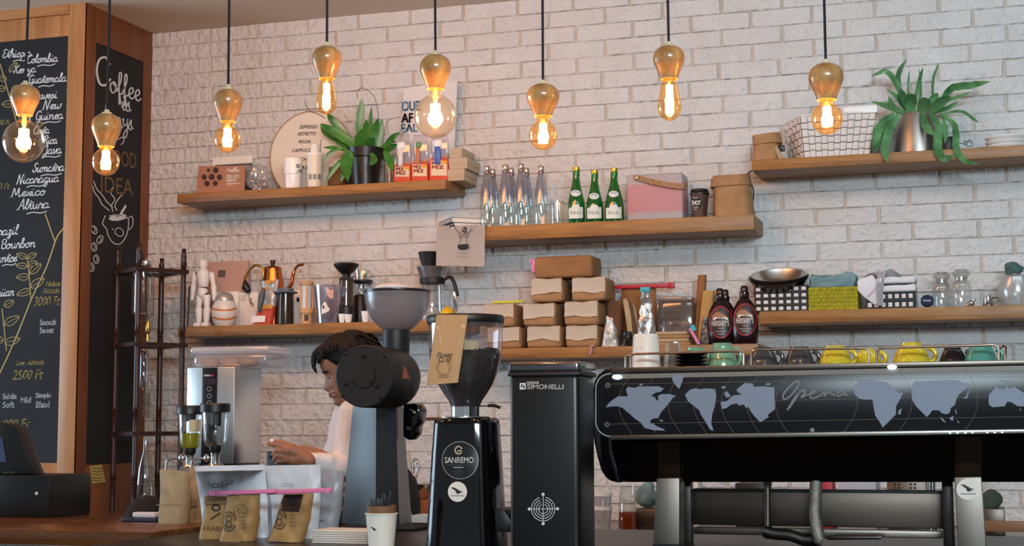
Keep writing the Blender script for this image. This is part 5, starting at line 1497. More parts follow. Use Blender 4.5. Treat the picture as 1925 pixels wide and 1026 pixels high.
def crump(bm):
    g = []
    path = [(1612, 531, 6.38), (1625, 520, 6.34), (1640, 512, 6.30), (1650, 520, 6.268), (1647, 545, 6.256), (1649, 573, 6.25)]
    path2 = [(1700, 522, 6.40), (1690, 514, 6.36), (1672, 505, 6.31), (1664, 516, 6.264), (1660, 545, 6.254), (1661, 574, 6.25)]
    pa, pb = smoothpts(path, 6), smoothpts(path2, 6)
    for (a, b, y), (a2, b2, y2) in zip(pa, pb):
        r = []
        for i in range(15):
            u = i / 14
            q = P(a * (1 - u) + a2 * u, b * (1 - u) + b2 * u, y * (1 - u) + y2 * u)
            n_ = noise.noise(Vector((q.x * 34, q.z * 20, 1.0)))
            r.append(bm.verts.new(q + Vector((0, .016 * n_ - .006 * math.sin(u * 11), .010 * noise.noise(q * 30)))))
        g.append(r)
    for j in range(len(g) - 1):
        for i in range(14): bm.faces.new((g[j][i], g[j][i + 1], g[j + 1][i + 1], g[j + 1][i]))
    bmesh.ops.solidify(bm, geom=bm.faces[:], thickness=.006)
mk(t, 'fabric', towelw, crump, 60)
mk(t, 'hanging_fold', towelw, lambda bm: crumple(extrude(bm, [P(a, b, 6.262) for a, b in ((1612, 527), (1640, 515), (1655, 535), (1654, 572), (1645, 574), (1622, 556), (1612, 545))], Vector((0, .02, 0)), .005), .006, 30), 60)
mk(t, 'stripe', M('pink_stripe', '#b08496', .9), lambda bm: (ribbon(bm, smoothpts([(1631, 557), (1641, 548), (1648, 538), (1647, 528)], 5), 1.6, onY(6.238)), ribbon(bm, smoothpts([(1634, 519), (1645, 513), (1656, 507)], 5), 1.3, onY(6.262))) and None, None)
t = stand('round_badge', 'dark blue round tin leaning at the edge of the lower right shelf', 'tin', 1743, 6.255, ZF)
c = P(1743, 565, 6.258); s = S(1743, 6.258)
rot = Matrix.Rotation(math.radians(62), 3, 'X') @ Matrix.Rotation(math.radians(0), 3, 'Z')
def tin(bm):
    lathe_w(bm, 0, 0, [(0, -.008), (11.5 * s, -.008), (12 * s, -.006), (12 * s, .006), (11.5 * s, .008), (0, .008)], 32)
    for v in bm.verts: v.co = rot @ v.co + Vector((c.x, 6.262, ZF + 12 * s * math.sin(math.radians(62)) + .004))
mk(t, 'tin', M('navy_tin', '#1c2c46', .35), tin)
scrawl(t, paper, 1735.5, 1751, 565, 5, lambda a, b: P(a, b, 6.262 - .012 + (565 - b) * s * .5), 1.2)
for px, b0, lb in ((1770, 511, 'stoppered glass jar nearer the blue tin'), (1807, 506, 'stoppered glass jar beside the small steel scoop')):
    t = stand('glass_jar', lb, 'jar', px, 6.34, ZF, 'stoppered glass jars')
    d = b0 - 508
    lpart(t, 'jar', clear, px, 6.34, [(17, 578), (18, 574), (18, 540 + d), (16.5, 533 + d), (12.5, 529 + d), (12.5, 523 + d)], ZF, 32, True, False)
    lpart(t, 'stopper', glass('jar_stopper', (0.85, 0.86, 0.85), .12, .06, edge=.5, body=((.7, .7, .68), .2)), px, 6.34, [(9, 530 + d), (12, 523 + d), (16, 519 + d), (16.5, 514 + d), (13, 509 + d), (0, 507 + d)], None, 28)
t = stand('measuring_spoon', 'small steel scoop at the foot of the glass jars', 'scoop', 1823, 6.262, ZF)
mk(t, 'bowl', chrome, lambda bm: chain(bm, [P(1818, 574, 6.262), P(1826, 570, 6.262)], [.008, .013]))
mk(t, 'handle', chrome, lambda bm: chain(bm, [P(1827, 569, 6.262), P(1834, 560, 6.262)], [.008, .003]))
t = stand('milk_pitcher', 'little steel pitcher between the glass jars and the frosted jar', 'pitcher', 1859, 6.28, ZF)
lpart(t, 'pot', chrome, 1857, 6.28, [(9, 577), (10, 574), (8, 556), (7.2, 556), (7, 566), (0, 567)], ZF, 24)
mk(t, 'handle', chrome, lambda bm: tube(bm, [P(a, b, 6.28) for a, b in ((1865, 559), (1874, 559), (1880, 563), (1872, 568), (1865, 569))], .0045, 8))
t = stand('frosted_jar', 'frosted jar topped with a teal cloth at the right end of the lower right shelf', 'jar', 1911, 6.33, ZF)
lpart(t, 'jar', glass('frosted_jar', (0.86, 0.87, 0.87), .12, .2, edge=.3, body=((.72, .74, .74), .5)), 1911, 6.33, [(27, 575), (31, 568), (34, 545), (29, 522), (22, 517)], ZF, 32)
zj = Z_(1911, 517, 6.33)
bm = NB(); c = X_(1909, 6.33); s = S(1909, 6.33)
ellipsoid(bm, (c, 6.33, zj + .022), 20 * s, .045, 9.5 * s, seg=26); crumple(bm, .02, 26, 4)
mz = min(v.co.z for v in bm.verts)
for v in bm.verts: v.co.z += zj - mz + .0005
solo('folded_cloth', bm, M('deep_teal_cloth', '#4c6b68', .9, bump=(140, .5)), 'dark teal cloth bunched on top of the frosted jar', 'cloth', (c, 6.33, zj), None, 60)
# ================================================================== bar equipment and counter goods
from mathutils.bvhtree import BVHTree
def onBM(bm, lift=0.0008):
    """decals: where a line of sight meets the finished part, lifted off it by a hair"""
    tree = BVHTree.FromBMesh(bm)
    last = [None]
    def f(a, b):
        v = ray(a, b).normalized()
        h = tree.ray_cast(CAM, v)
        if h[0] is None: return last[0] if last[0] is not None else CAM + v * 4
        last[0] = h[0] - v * lift
        return last[0]
    return f
def lathe_y(bm, cx, cz, prof, seg=40):
    """round about an axis running front to back: (radius, Y)"""
    n0 = len(bm.verts)
    lathe_w(bm, 0, 0, prof, seg)
    bm.verts.ensure_lookup_table()
    for v in list(bm.verts)[n0:]:
        x, y, z = v.co
        v.co = (cx + x, z, cz - y)
    return bm
def loft(bm, rings, cap=True):
    R = [[bm.verts.new(p) for p in r] for r in rings]
    n = len(R[0])
    for a, b in zip(R, R[1:]):
        for k in range(n): bm.faces.new((a[k], a[(k + 1) % n], b[(k + 1) % n], b[k]))
    if cap: bm.faces.new(R[0]); bm.faces.new(R[-1])
    return bm
def superring(cx, cy, hx, hy, z, e=3.2, n=48):
    out = []
    for k in range(n):
        a = 2 * math.pi * k / n
        c, s = math.cos(a), math.sin(a)
        out.append(Vector((cx + hx * math.copysign(abs(c) ** (2 / e), c), cy + hy * math.copysign(abs(s) ** (2 / e), s), z)))
    return out
def birdcup(parent, cx, cy, r, f, m_, name='logo'):
    def g(bm):
        for pts in ([(-.75, -.43), (-.38, -.46), (-.05, -.28), (.16, -.16), (-.08, -.05), (-.3, -.15), (-.5, -.32)], [(-.2, -.12), (.34, -.12), (.28, .1), (.06, .24), (-.12, .14)]):
            fill(bm, [(cx + a * r, cy + b * r) for a, b in pts], f)
        ribbon(bm, smoothpts([(cx + .3 * r, cy - .05 * r), (cx + .5 * r, cy - .02 * r), (cx + .42 * r, cy + .1 * r), (cx + .24 * r, cy + .1 * r)], 4), max(r * .05, .6), f)
        ribbon(bm, [(cx - .7 * r, cy + .42 * r), (cx + .7 * r, cy + .42 * r)], max(.06 * r, .7), f)
    return mk(parent, name, m_, g, None)

# ------------------------------------------------------------------ bag grinder with the round motor housing
YE = PZ(665, 995, ZK).y
t = thing('coffee_grinder', 'matte black upright grinder with round drum head and frosted hopper', 'coffee grinder', (X_(715, YE, 990), YE, ZK))
gm = M('grinder_black', '#101113', .5)
def pillar(bm):
    lo = [(642, 995, .085), (684, 998, .022), (706, 998, 0), (751, 998, 0), (774, 992, .2)]
    hi = [(664.5, 764, .09), (690, 764, .04), (707, 764, .02), (743, 764, .02), (755.5, 764, .19)]
    rings = []
    for row, z in ((lo, ZK + .012), (hi, Z_(715, 750, YE))):
        r = [Vector((P(a, b, YE + dy).x, YE + dy, z)) for a, b, dy in row]
        r.append(Vector((r[-1].x - .03, YE + .27, z))); r.append(Vector((r[0].x + .05, YE + .27, z)))
        rings.append(r)
    loft(bm, rings)
mk(t, 'pillar', M('grinder_pillar', '#1e2328', .34), pillar, 15)
xa, xb = P(640, 1000, YE).x, P(778, 1000, YE).x
mk(t, 'foot_plate', gm, lambda bm: box(bm, xa + .01, xb + .01, YE - .015, YE + .3, ZK, ZK + .0125, .004))
YD = YE - .20
cD = P(684.5, 707, YD); RD = 59 * S(684, YD)
bmH = NB(); lathe_y(bmH, cD.x, cD.z, [(0, YD + .001), (RD * .96, YD), (RD, YD + .008), (RD, YD + .21), (RD * .95, YD + .235), (RD * .72, YD + .275), (RD * .5, YD + .295), (0, YD + .30)], 64)
fH = onBM(bmH, .0012)
drum = obj('motor_housing', bmH, gm, t, 30)
drum_disc = mk(drum, 'end_plate', M('plate_black', '#0b0b0c', .55), lambda bm: lathe_y(bm, cD.x, cD.z, [(0, YD - .006), (RD * .37, YD - .006), (RD * .385, YD - .004), (RD * .385, YD + .0005)], 48), 30)
ring_ = mk(drum, 'plate_edge', M('plate_edge', '#2c2b2a', .35, .3), lambda bm: tube(bm, [(cD.x + RD * .975 * math.cos(a), YD + .003, cD.z + RD * .975 * math.sin(a)) for a in [2 * math.pi * k / 64 for k in range(64)]], .0022, 6, True), 60)
for a, b, r in ((683, 670, 3.4), (650.5, 722, 3.4), (709, 726.5, 3.4), (683, 685.6, 2), (664.5, 715, 2), (697, 717, 2), (650, 665, 2.6), (724, 669, 2.6), (716, 748, 2.6), (645, 745, 2.6)):
    c = P(a, b, YD - .002)
    mk(drum, 'screw', M('screw_black', '#2a2a2c', .3, .6), lambda bm: lathe_y(bm, c.x, c.z, [(0, YD - .011), (r * .7 * S(a, YD), YD - .0105), (r * S(a, YD), YD - .006), (r * S(a, YD), YD + .004)], 14), 40)
mk(drum, 'vent_slots', ink, lambda bm: [ribbon(bm, [(x0 - i * .7, 719 + i * 5), (x0 + 7 - i * .7, 718.5 + i * 5)], 2.8, fH) for x0 in (746, 772) for i in range(6)] and None, None)
mk(drum, 'red_emblem', M('grinder_red', '#a5452f', .5), lambda bm: patch(bm, [(759.5, 688), (761, 688), (772, 712.5), (755.5, 711)], fH, 6, 14), None)
YH = YE + .035
lpart(t, 'collar', gm, 744.5, YH, [(24, 672), (25.5, 657), (25.8, 638.6), (25, 638.4), (25, 637.6), (25.8, 637.4), (25.5, 621), (23, 620)], None, 40)
lpart(t, 'hopper', glass('frosted_hopper', (0.62, 0.57, 0.60), .05, .25, edge=.25, body=((.50, .45, .47), .62)), 746.5, YH, [(25, 621), (34, 614), (47, 601), (56, 584), (60.5, 566), (62.5, 549)], None, 48, True, False)
lpart(t, 'rim', M('dark_rim', '#2a2224', .3), 746.5, YH, [(62.5, 551), (63.2, 549), (63, 546), (61, 545.5), (0, 546)], None, 48)
lpart(t, 'lid', M('lid_white', '#c9cbd3', .35), 737, YH, [(34, 546), (34, 541), (29, 537), (20, 534.5), (0, 534)], None, 40)
mk(t, 'lid_catch', black, lambda bm: (boxpx(bm, 711, 716, 547, 556, YH - .088, YH - .084), boxpx(bm, 741, 745, 547, 556, YH - .0935, YH - .09)) and None)
mk(t, 'chute', M('gloss_black', '#08080a', .08), lambda bm: prism(bm, [(757, 758), (782, 758), (789, 772), (786, 792), (781, 800), (780, 814), (768, 828), (757, 820)], YE + .10, YE + .17, .006))
mk(t, 'chute_knob', M('chrome', None), lambda bm: (boxpx(bm, 764, 773, 802, 808, YE + .096, YE + .10), chain(bm, [P(771, 771, YE + .098), P(779, 776, YE + .098)], [.005, .006])) and None)
mk(t, 'rating_label', M('label_grey', '#77777a', .5), lambda bm: extrude(bm, [P(757.5, 963, YE + .11), P(770.5, 961, YE + .19), P(773, 984, YE + .19), P(758, 987, YE + .11)], Vector((.006, 0, 0))), None)

# ------------------------------------------------------------------ gloss black espresso grinder with bean hopper
YS2 = 3.72
t = stand('coffee_grinder', 'gloss black grinder with a clear hopper of beans and round badge', 'coffee grinder', 882, YS2, ZK)
sS = S(882, YS2); cS = X_(882, YS2, 850)
bmB = NB()
loft(bmB, [superring(cS - .006, YS2, hw * sS * .95, hw * sS * .85, z) for hw, z in ((76, ZK), (76, ZK + .02), (73, Z_(882, 985, YS2)), (69.5, Z_(882, 925, YS2)), (65.5, Z_(882, 855, YS2)), (61.5, Z_(882, 797, YS2)), (60, Z_(882, 789, YS2)), (55, Z_(882, 785, YS2)))])
fB = onBM(bmB, .0006); fB2 = onBM(bmB, .0014); fB3 = onBM(bmB, .0022)
bodyS = obj('housing', bmB, M('gloss_black', None), t, 50)
bd = mk(t, 'badge', M('badge_black', '#17181a', .3), lambda bm: disc(bm, 865, 865, 34, 35, fB, n=48, rings=5), 60)
mk(bd, 'ring', M('badge_grey', '#8d9192', .4), lambda bm: ribbon(bm, circ(865, 865, 34, 35, 60), 1.2, fB2, closed=True), None)
mk(bd, 'emblem', M('badge_tan', '#b5a68f', .4), lambda bm: (ribbon(bm, circ(862, 846, 6.4, 7, 24, .5, 2 * math.pi - .3), 2.4, fB2), ribbon(bm, [(868, 847), (861, 847), (861, 850)], 2.2, fB2)) and None, None)
write(bd, 'lettering', M('badge_white', '#d8d8d4', .4), [('SANREMO', 836, 890, 859, 870)], fB2, bold=.2)
write(bd, 'lettering', M('badge_grey', None), [], fB2)
for a0_, a1_, y_, h_ in ((840, 887, 874, 1.6), (854, 869, 885, 4), (854, 869, 890.5, 4), (859, 864, 896, 3.5)): scrawl(bd, M('badge_dim', '#55585a', .5), a0_, a1_, y_, h_, fB2)
mk(bd, 'rule', M('badge_white', None), lambda bm: ribbon(bm, [(852, 878.5), (871, 878.5)], 1.0, fB2), None)
st = mk(t, 'sticker', M('sticker_white', '#d8d4cc', .5), lambda bm: disc(bm, 860, 924, 18, 19, fB, n=36, rings=4), 60)
birdcup(st, 860, 924, 18, fB2, M('sticker_ink', '#15181c', .6))
PFS = [(27, 765), (31, 754), (42, 738), (52, 722), (61, 700), (67.5, 672), (69.5, 650), (71.5, 600)]
hopg = glass('bean_hopper_glass', (0.86, 0.83, 0.86), .06, .04, edge=.3, body=((.7, .66, .7), .04))
lpart(t, 'hopper', hopg, 875, YS2, PFS, None, 48, False, False)
lpart(t, 'lid', black, 875, YS2, [(71.5, 609), (73, 606), (73.5, 597), (71, 593.5), (0, 592)], None, 48)
lpart(t, 'collar', chrome, 875, YS2, [(27, 783), (27, 764)], None, 36)
lpart(t, 'adjustment_ring', M('ring_alu', '#b9b9b8', .3, 1.0), 870, YS2, [(36, 789), (44, 787), (44, 783.5), (30, 782)], None, 40)
mk(t, 'stop_lever', black, lambda bm: (tube(bm, [P(898, 763, YS2 - .02), P(920, 762.5, YS2 - .02)], .0016, 8), tube(bm, [P(918, 762, YS2 - .02), P(930, 762, YS2 - .02), P(940, 766, YS2 - .02)], .0042, 8)) and None)
mk(t, 'ring_handle', M('brown_handle', '#5a382a', .4), lambda bm: tube(bm, [P(830, 787, YS2 - .05), P(801, 787, YS2 - .05)], .0042, 10))
mk(t, 'ring_tip', black, lambda bm: chain(bm, [P(900, 787, YS2 - .03), P(918, 786, YS2 - .03)], [.006, .0045]))
mk(t, 'fork', black, lambda bm: prism(bm, [(931, 955), (948, 958), (962, 980), (962, 1000), (931, 1000)], YS2 - .12, YS2 - .02, .004))
def beans(bm):
    pr = [(r * .985, y) for r, y in PFS if y > 664] 
    lathe(bm, 875, YS2, pr + [(67.0, 664), (40, 660), (0, 659)], None, 40)
    c = X_(875, YS2, 700); rr = rad(875, YS2, PFS)
    rnd = random.Random(5)
    for _ in range(0):
        z = Z_(875, rnd.uniform(661, 757), YS2); a = rnd.uniform(math.pi, 2 * math.pi) if rnd.random() < .75 else rnd.uniform(0, math.pi)
        R = rr(z) * .955
        ellipsoid(bm, (c + R * math.cos(a), YS2 + R * math.sin(a), z), .0068, .0046, .0050, Matrix.Rotation(rnd.uniform(0, 3), 3, 'Z') @ Matrix.Rotation(rnd.uniform(0, 3), 3, 'X'), 8)
    zt = Z_(875, 662, YS2)
    for _ in range(220):
        a, q = rnd.uniform(0, 6.28), math.sqrt(rnd.random()) * rr(zt) * .93
        ellipsoid(bm, (c + q * math.cos(a), YS2 + q * math.sin(a), zt + .002 + rnd.uniform(0, .004)), .0068, .0046, .0050, Matrix.Rotation(rnd.uniform(0, 3), 3, 'Z') @ Matrix.Rotation(rnd.uniform(0, 3), 3, 'X'), 8)
bm = NB(); beans(bm)
solo('coffee_beans', bm, M('roasted_beans', '#120a07', .5, bump=(150, 1.0, .012)), 'dark roasted coffee beans filling the clear hopper', 'coffee beans', (X_(875, YS2, 700), YS2, Z_(875, 760, YS2)), None, 60, 'stuff')
mk(t, 'hopper_sticker', M('pale_green', '#b8b48a', .6), lambda bm: patch(bm, [(866, 640), (899, 641), (899, 657), (866, 657)], cyl_of(875, YS2, PFS, -.003), 8, 2), 60)
# kraft bag hung on the hopper
YB1 = YS2 - 74 * S(875, YS2) - .03
t = thing('hanging_bag', 'flat kraft coffee bag hung over the front of the bean hopper', 'coffee bag', P(838, 722, YB1))
bmK = NB(); sheetbag(bmK, [(820, 591), (878, 592), (859, 719), (800, 724)], YB1, .022, 12, 16, wr=.002, top=.5, bottom=.7, seed=3)
fK = onBM(bmK, .0008)
mk_ = obj('bag', bmK, M('tan_kraft', '#a98a63', .7, bump=(30, .25)), t, 50)
write(t, 'lettering', M('brown_ink', '#3d2b1c', .7), [('Flower', 822.5, 851.5, 661.5, 672), ('Child', 824.5, 847, 671, 680.5)], fK, slope=-.03, shear=.2, bold=.12)
mk(t, 'wreath', M('wreath_brown', '#8a6a45', .7), lambda bm: [ribbon(bm, [(834 + (10 + 2.5 * (k % 2)) * math.cos(a), 691 + (10.5 + 2.5 * (k % 2)) * math.sin(a)), (834 + 14 * math.cos(a + .22), 691 + 14 * math.sin(a + .22))], 1.8, fK) for k, a in enumerate([i * 2 * math.pi / 30 for i in range(30)])] and None, None)
scrawl(t, M('brown_ink', None), 823, 845, 706.5, 2.2, fK); scrawl(t, M('brown_ink', None), 825, 842, 709.5, 1.6, fK)
mk(t, 'tape', M('clear_tape', '#c9ab82', .3), lambda bm: (patch(bm, [(813, 614), (825, 612), (825, 617), (813, 619)], fK, 3, 1), patch(bm, [(866, 611), (878, 609), (878, 614), (866, 616)], fK, 3, 1)) and None, None)

# ------------------------------------------------------------------ tall black box grinder
YG = 3.55
x0, x1 = X_(957, YG, 850), X_(1089, YG, 850)
yb = PX(1119, 850, x1).y
t = thing('coffee_grinder', 'tall matte black box grinder with a steel rim and round grille mark', 'coffee grinder', ((x0 + x1) / 2, YG, ZK))
zt = Z_(1022, 702, YG)
bmG = NB(); box(bmG, x0, x1, YG, yb, ZK, zt, .014, 4)
fG = onBM(bmG, .0008)
obj('housing', bmG, M('satin_black', '#0e0e0f', .36), t, 40)
zr_ = Z_(1022, 679, YG)
mk(t, 'rim', M('rim_steel', '#77757a', .22, 1.0), lambda bm: box(bm, x0 - .002, x1 + .002, YG - .003, yb + .012, zt + .0005, zr_, .008, 3))
mk(t, 'rim_band', mblack, lambda bm: box(bm, x0 - .003, x1 + .003, YG - .004, yb + .013, zt - .006, zt + .004, .004))
mk(t, 'knob', black, lambda bm: lathe(bm, 1041, YG + .05, [(8, 681), (8, 676), (4, 673), (0, 672.5)], None, 20))
gp = M('print_white', '#cfcfcf', .5)
lg = mk(t, 'logo', gp, lambda bm: (fill(bm, [(977, 720), (988.5, 719.5), (988.5, 731.5), (977, 732)], fG)) and None, None)
mk(lg, 'cutout', black, lambda bm: (ribbon(bm, [(980, 722.5), (986, 729.5)], 2, onBM_G), ribbon(bm, [(980, 729.5), (980, 724)], 1.2, onBM_G), ribbon(bm, [(986, 722), (986, 727)], 1.2, onBM_G)) and None, None) if False else None
write(t, 'lettering', gp, [('nuova', 991, 1013, 717, 721.5), ('SIMONELLI', 991, 1059, 722.5, 731)], fG, bold=.25)
mk(t, 'logo_slash', black, lambda bm: (ribbon(bm, [(980, 722), (986, 729.5)], 2.2, onY(YG - .0016)), ribbon(bm, [(979.6, 729.5), (979.6, 724)], 1.2, onY(YG - .0016)), ribbon(bm, [(986, 722), (986, 727)], 1.2, onY(YG - .0016))) and None, None)
def grille(bm):
    for r in (22, 17.5, 13, 8.5): ribbon(bm, circ(1021, 956.5, r, r * 1.02, 40, -1.35, 4.4), 1.1, fG)
    ribbon(bm, [(995, 956.5), (1048, 956)], 1.1, fG); ribbon(bm, [(1021, 929), (1021, 984)], 1.1, fG)
mk(t, 'grille_mark', gp, grille, None)
for a, b in ((995, 956.5), (1048, 956), (1021, 929), (1021, 984)):
    mk(t, 'stud', gp, lambda bm: disc(bm, a, b, 3, 3, fG, n=14, rings=1), None)

# ------------------------------------------------------------------ espresso machine
YM = 3.93
ytop = lambda a: 692 - .0194 * (a - 1150)
ybot = lambda a: 823.5 - .0140 * (a - 1120)
XR = 2010
t = thing('espresso_machine', 'wide black espresso machine with a world map panel on steel legs', 'espresso machine', (X_(1500, YM, 950), YM, ZK))
mdark = M('machine_dark', '#0c0b0b', .25)
msteel = M('machine_steel', '#6b625a', .38, 1.0)
# chassis: sloping dark belly
xl, xr = P(1150, 800, YM).x, P(XR, 800, YM).x
def belly(bm):
    rings = []
    for a in (1150, XR):
        x = P(a, 800, YM).x
        zt_, zb_ = P(a, ybot(a) - 3, YM).z, P(a, 906, YM + .10).z
        zz_ = P(a, ytop(a), YM).z
        rings.append([Vector((x, YM + .012, zt_)), Vector((x, YM + .10, zb_ + .006)), Vector((x, YM + .11, zb_)), Vector((x, YM + .52, zb_ + .02)), Vector((x, YM + .52, zz_ - .004)), Vector((x, YM + .012, zz_ - .004))])
    loft(bm, rings)
mk(t, 'chassis', M('chassis_black', '#100d0c', .2, .5), belly, 20)
cap_o = [(1152, 690), (1138, 693), (1126, 701), (1117, 715), (1113, 735), (1113, 808), (1116, 830), (1122, 858), (1129, 883), (1137, 896), (1147, 904), (1166, 908), (1160, 880), (1152, 850), (1150, 826)]
mk(t, 'end_cap', M('gloss_black', None), lambda bm: prism(bm, cap_o, YM - .010, YM + .5, .006))
plate = [(1960, ytop(1960) + 9)] + [(1170, 702)] + [(1148 - 28 * math.sin(q), 730 - 28 * math.cos(q)) for q in [i * math.pi / 16 for i in range(9)]] + [(1148 - 28 * math.cos(q), 792 + 28 * math.sin(q)) for q in [i * math.pi / 16 for i in range(9)]] + [(1170, 819.5), (1960, ybot(1960) - 4)]
fP = onY(YM - .0160); fP2 = onY(YM - .0168); fP3 = onY(YM - .0176)
panel = mk(t, 'front_panel', M('panel_glass', '#17181c', .24, spec=.22), lambda bm: prism(bm, plate, YM - .0155, YM - .0105, .0012), 30)
mk(panel, 'painted_rim_light', M('panel_rim', '#8fa09c', .3), lambda bm: ribbon(bm, plate[2:22], 2.2, fP), None)  # pale ribbon paints the rim light along the panel edge
mk(panel, 'led_lit_strip', M('strip_led_grey', '#77756f', .25), lambda bm: patch(bm, [(1152, 703.5), (1960, ytop(1960) + 10), (1960, ytop(1960) + 19), (1152, 712)], fP, 2, 1), None)  # translucent glass band, with the LED reflection put into its grey
mk(t, 'lower_trim', M('trim_steel', '#827f78', .38, 1.0), lambda bm: prism(bm, [(1147, ybot(1147) - 5), (1960, ybot(1960) - 6), (1960, ybot(1960) + 2), (1147, ybot(1147) + 4)], YM - .020, YM - .004, .002))
mk(t, 'upper_trim', msteel, lambda bm: prism(bm, [(1151, ytop(1151) - 1), (1960, ytop(1960) - 1), (1960, ytop(1960) + 8), (1151, ytop(1151) + 10)], YM - .012, YM + .03, .002))
def traypl(bm):
    a, b, c, d = (P(q, ytop(q) - 1, YM - .01) for q in (1145, XR, XR, 1145))
    w = [a, b, b + Vector((0, .53, 0)), a + Vector((0, .53, 0))]
    extrude(bm, w, Vector((0, 0, -.003)))
mk(t, 'cup_tray', msteel, traypl)
mapm = M('map_blue', '#727f92', .5)
k1 = lambda L: [(1100 + a / 4.6625, 640 + b / 4.6625) for a, b in L]
k2 = lambda L: [(1440 + a / 3.969, 640 + b / 3.969) for a, b in L]
NA = k1([(178, 585), (225, 530), (290, 488), (375, 488), (357, 430), (375, 405), (440, 415), (460, 402), (640, 400), (690, 420), (660, 450), (620, 455), (590, 475), (572, 478), (612, 498), (625, 525), (640, 525), (640, 485), (665, 470), (740, 468), (800, 485), (770, 500), (740, 540), (700, 590), (670, 620), (640, 680), (600, 682), (570, 700), (575, 730), (600, 725), (610, 740), (650, 760), (690, 775), (700, 790), (600, 785), (520, 765), (490, 720), (430, 680), (400, 650), (355, 615), (330, 590), (280, 575), (230, 578)])
lands = [NA, k1([(762, 300), (862, 300), (855, 350), (825, 425), (800, 400), (765, 350)]),
 k1([(875, 475), (920, 430), (960, 418), (1010, 425), (1060, 418), (1140, 425), (1150, 490), (1135, 580), (1115, 640), (1105, 720), (1125, 790), (1095, 780), (1060, 720), (1015, 650), (1000, 610), (950, 570), (900, 530)]),
 k1([(1185, 540), (1240, 530), (1300, 480), (1360, 475), (1400, 440), (1415, 430), (1380, 470), (1340, 455), (1325, 430), (1400, 370), (1465, 375), (1480, 405), (1560, 400), (1660, 410), (1660, 500), (1665, 600), (1600, 650), (1610, 670), (1535, 715), (1490, 670), (1450, 620), (1430, 580), (1410, 590), (1390, 560), (1350, 570), (1330, 550), (1280, 560), (1240, 590), (1200, 600)]),
 k1([(1215, 465), (1240, 440), (1280, 490), (1240, 500)]), k1([(1190, 405), (1220, 398), (1235, 415), (1205, 422)]), k1([(1575, 385), (1600, 370), (1635, 378), (1610, 392)]), k1([(640, 690), (690, 700), (670, 712)]), k1([(470, 388), (500, 372), (505, 388), (485, 397)]),
 k2([(660, 355), (690, 295), (760, 290), (830, 300), (905, 310), (945, 345), (990, 390), (1022, 390), (1000, 440), (970, 490), (970, 550), (930, 590), (870, 650), (850, 610), (815, 560), (800, 480), (795, 440), (740, 440), (700, 435), (660, 400)]),
 k2([(985, 550), (990, 520), (1012, 505), (1005, 550)]),
 k2([(1083, 370), (1105, 305), (1200, 300), (1300, 295), (1430, 292), (1470, 315), (1515, 320), (1500, 350), (1440, 400), (1420, 440), (1410, 480), (1380, 500), (1370, 540), (1345, 550), (1310, 540), (1290, 520), (1240, 520), (1220, 550), (1200, 570), (1160, 530), (1120, 490), (1090, 440)]),
 k2([(1465, 432), (1490, 420), (1510, 370), (1516, 374), (1500, 432)]), k2([(1300, 565), (1340, 605), (1342, 612), (1315, 598)]), k2([(1370, 575), (1400, 560), (1395, 600), (1375, 590)]), k2([(1408, 508), (1420, 520), (1428, 555), (1416, 540)]), k2([(1425, 590), (1445, 615), (1430, 612)]),
 k2([(1660, 450), (1665, 400), (1720, 345), (1740, 360), (1780, 360), (1795, 330), (1815, 360), (1850, 345), (1925, 390), (1960, 450), (1940, 490), (1880, 490), (1830, 460), (1800, 455), (1780, 490), (1690, 497), (1665, 480)]),
 k2([(1735, 290), (1790, 300), (1800, 290), (1855, 310), (1800, 318)]), k2([(1890, 515), (1905, 505), (1900, 525)])]
for L in lands:
    mk(panel, 'land_shape', mapm, lambda bm: fill(bm, L, fP2), None)
gl_ = M('map_line', '#6d6458', .6)
def gridlines(bm):
    for x in (1163, 1209, 1256, 1304, 1356, 1404, 1458):
        ribbon(bm, smoothpts([(x + 24, 703), (x + 6, 730), (x, 758), (x + 6, 785), (x + 26, 817)], 5), .55, fP)
    for x in (1612, 1715, 1838):
        ribbon(bm, smoothpts([(x - 24, 703 - .019 * (x - 1150) + 3), (x - 6, 725), (x, 752), (x - 6, 780), (x - 26, 812)], 5), .55, fP)
    for y in (722, 758, 797): ribbon(bm, [(1142, y), (1925, y - 14)], .55, fP)
mk(panel, 'map_grid', gl_, gridlines, None)
scr = M('script_grey', '#6f7276', .4)
def opera(bm):
    for L, w in (([(248, 330), (240, 302), (205, 318), (150, 372), (126, 415), (138, 437), (180, 415), (225, 362), (248, 318)], 3.2), ([(262, 366), (230, 420), (190, 480), (158, 520), (205, 440), (240, 395), (280, 370), (292, 385), (262, 425), (300, 405)], 3.0), ([(300, 405), (345, 395), (368, 378), (345, 376), (325, 405), (345, 430), (400, 412), (430, 390)], 2.6), ([(430, 390), (440, 388), (432, 418), (455, 392), (475, 386), (490, 400), (520, 408)], 2.4), ([(590, 368), (560, 372), (532, 400), (545, 415), (580, 392), (598, 372), (585, 405), (615, 404)], 2.4)):
        ribbon(bm, smoothpts(k2(L), 5), w, fP2)
mk(panel, 'script_lettering', scr, opera, None)
for a, b in ((1142.5, 724), (1141, 798)):
    mk(panel, 'screw', M('screw_nickel', '#a9a69a', .3, 1.0), lambda bm: (disc(bm, a, b, 5.2, 5.2, fP2, n=20, rings=2), ) and None, None)
    mk(panel, 'screw_hole', ink, lambda bm: disc(bm, a, b, 1.8, 1.8, fP3, n=10, rings=1), None)
mk(panel, 'round_mark', scr, lambda bm: disc(bm, 1527, 808, 4.2, 4.2, fP2, n=18, rings=1), None)
led = glow('led_white', '#cfe6f5', 6.0)
for a, b in ((1160, 708.5), (1677, 690)):
    mk(t, 'work_light', led, lambda bm: disc(bm, a, b, 9, 4.5, onY(YM - .0215), n=24, rings=2), None)
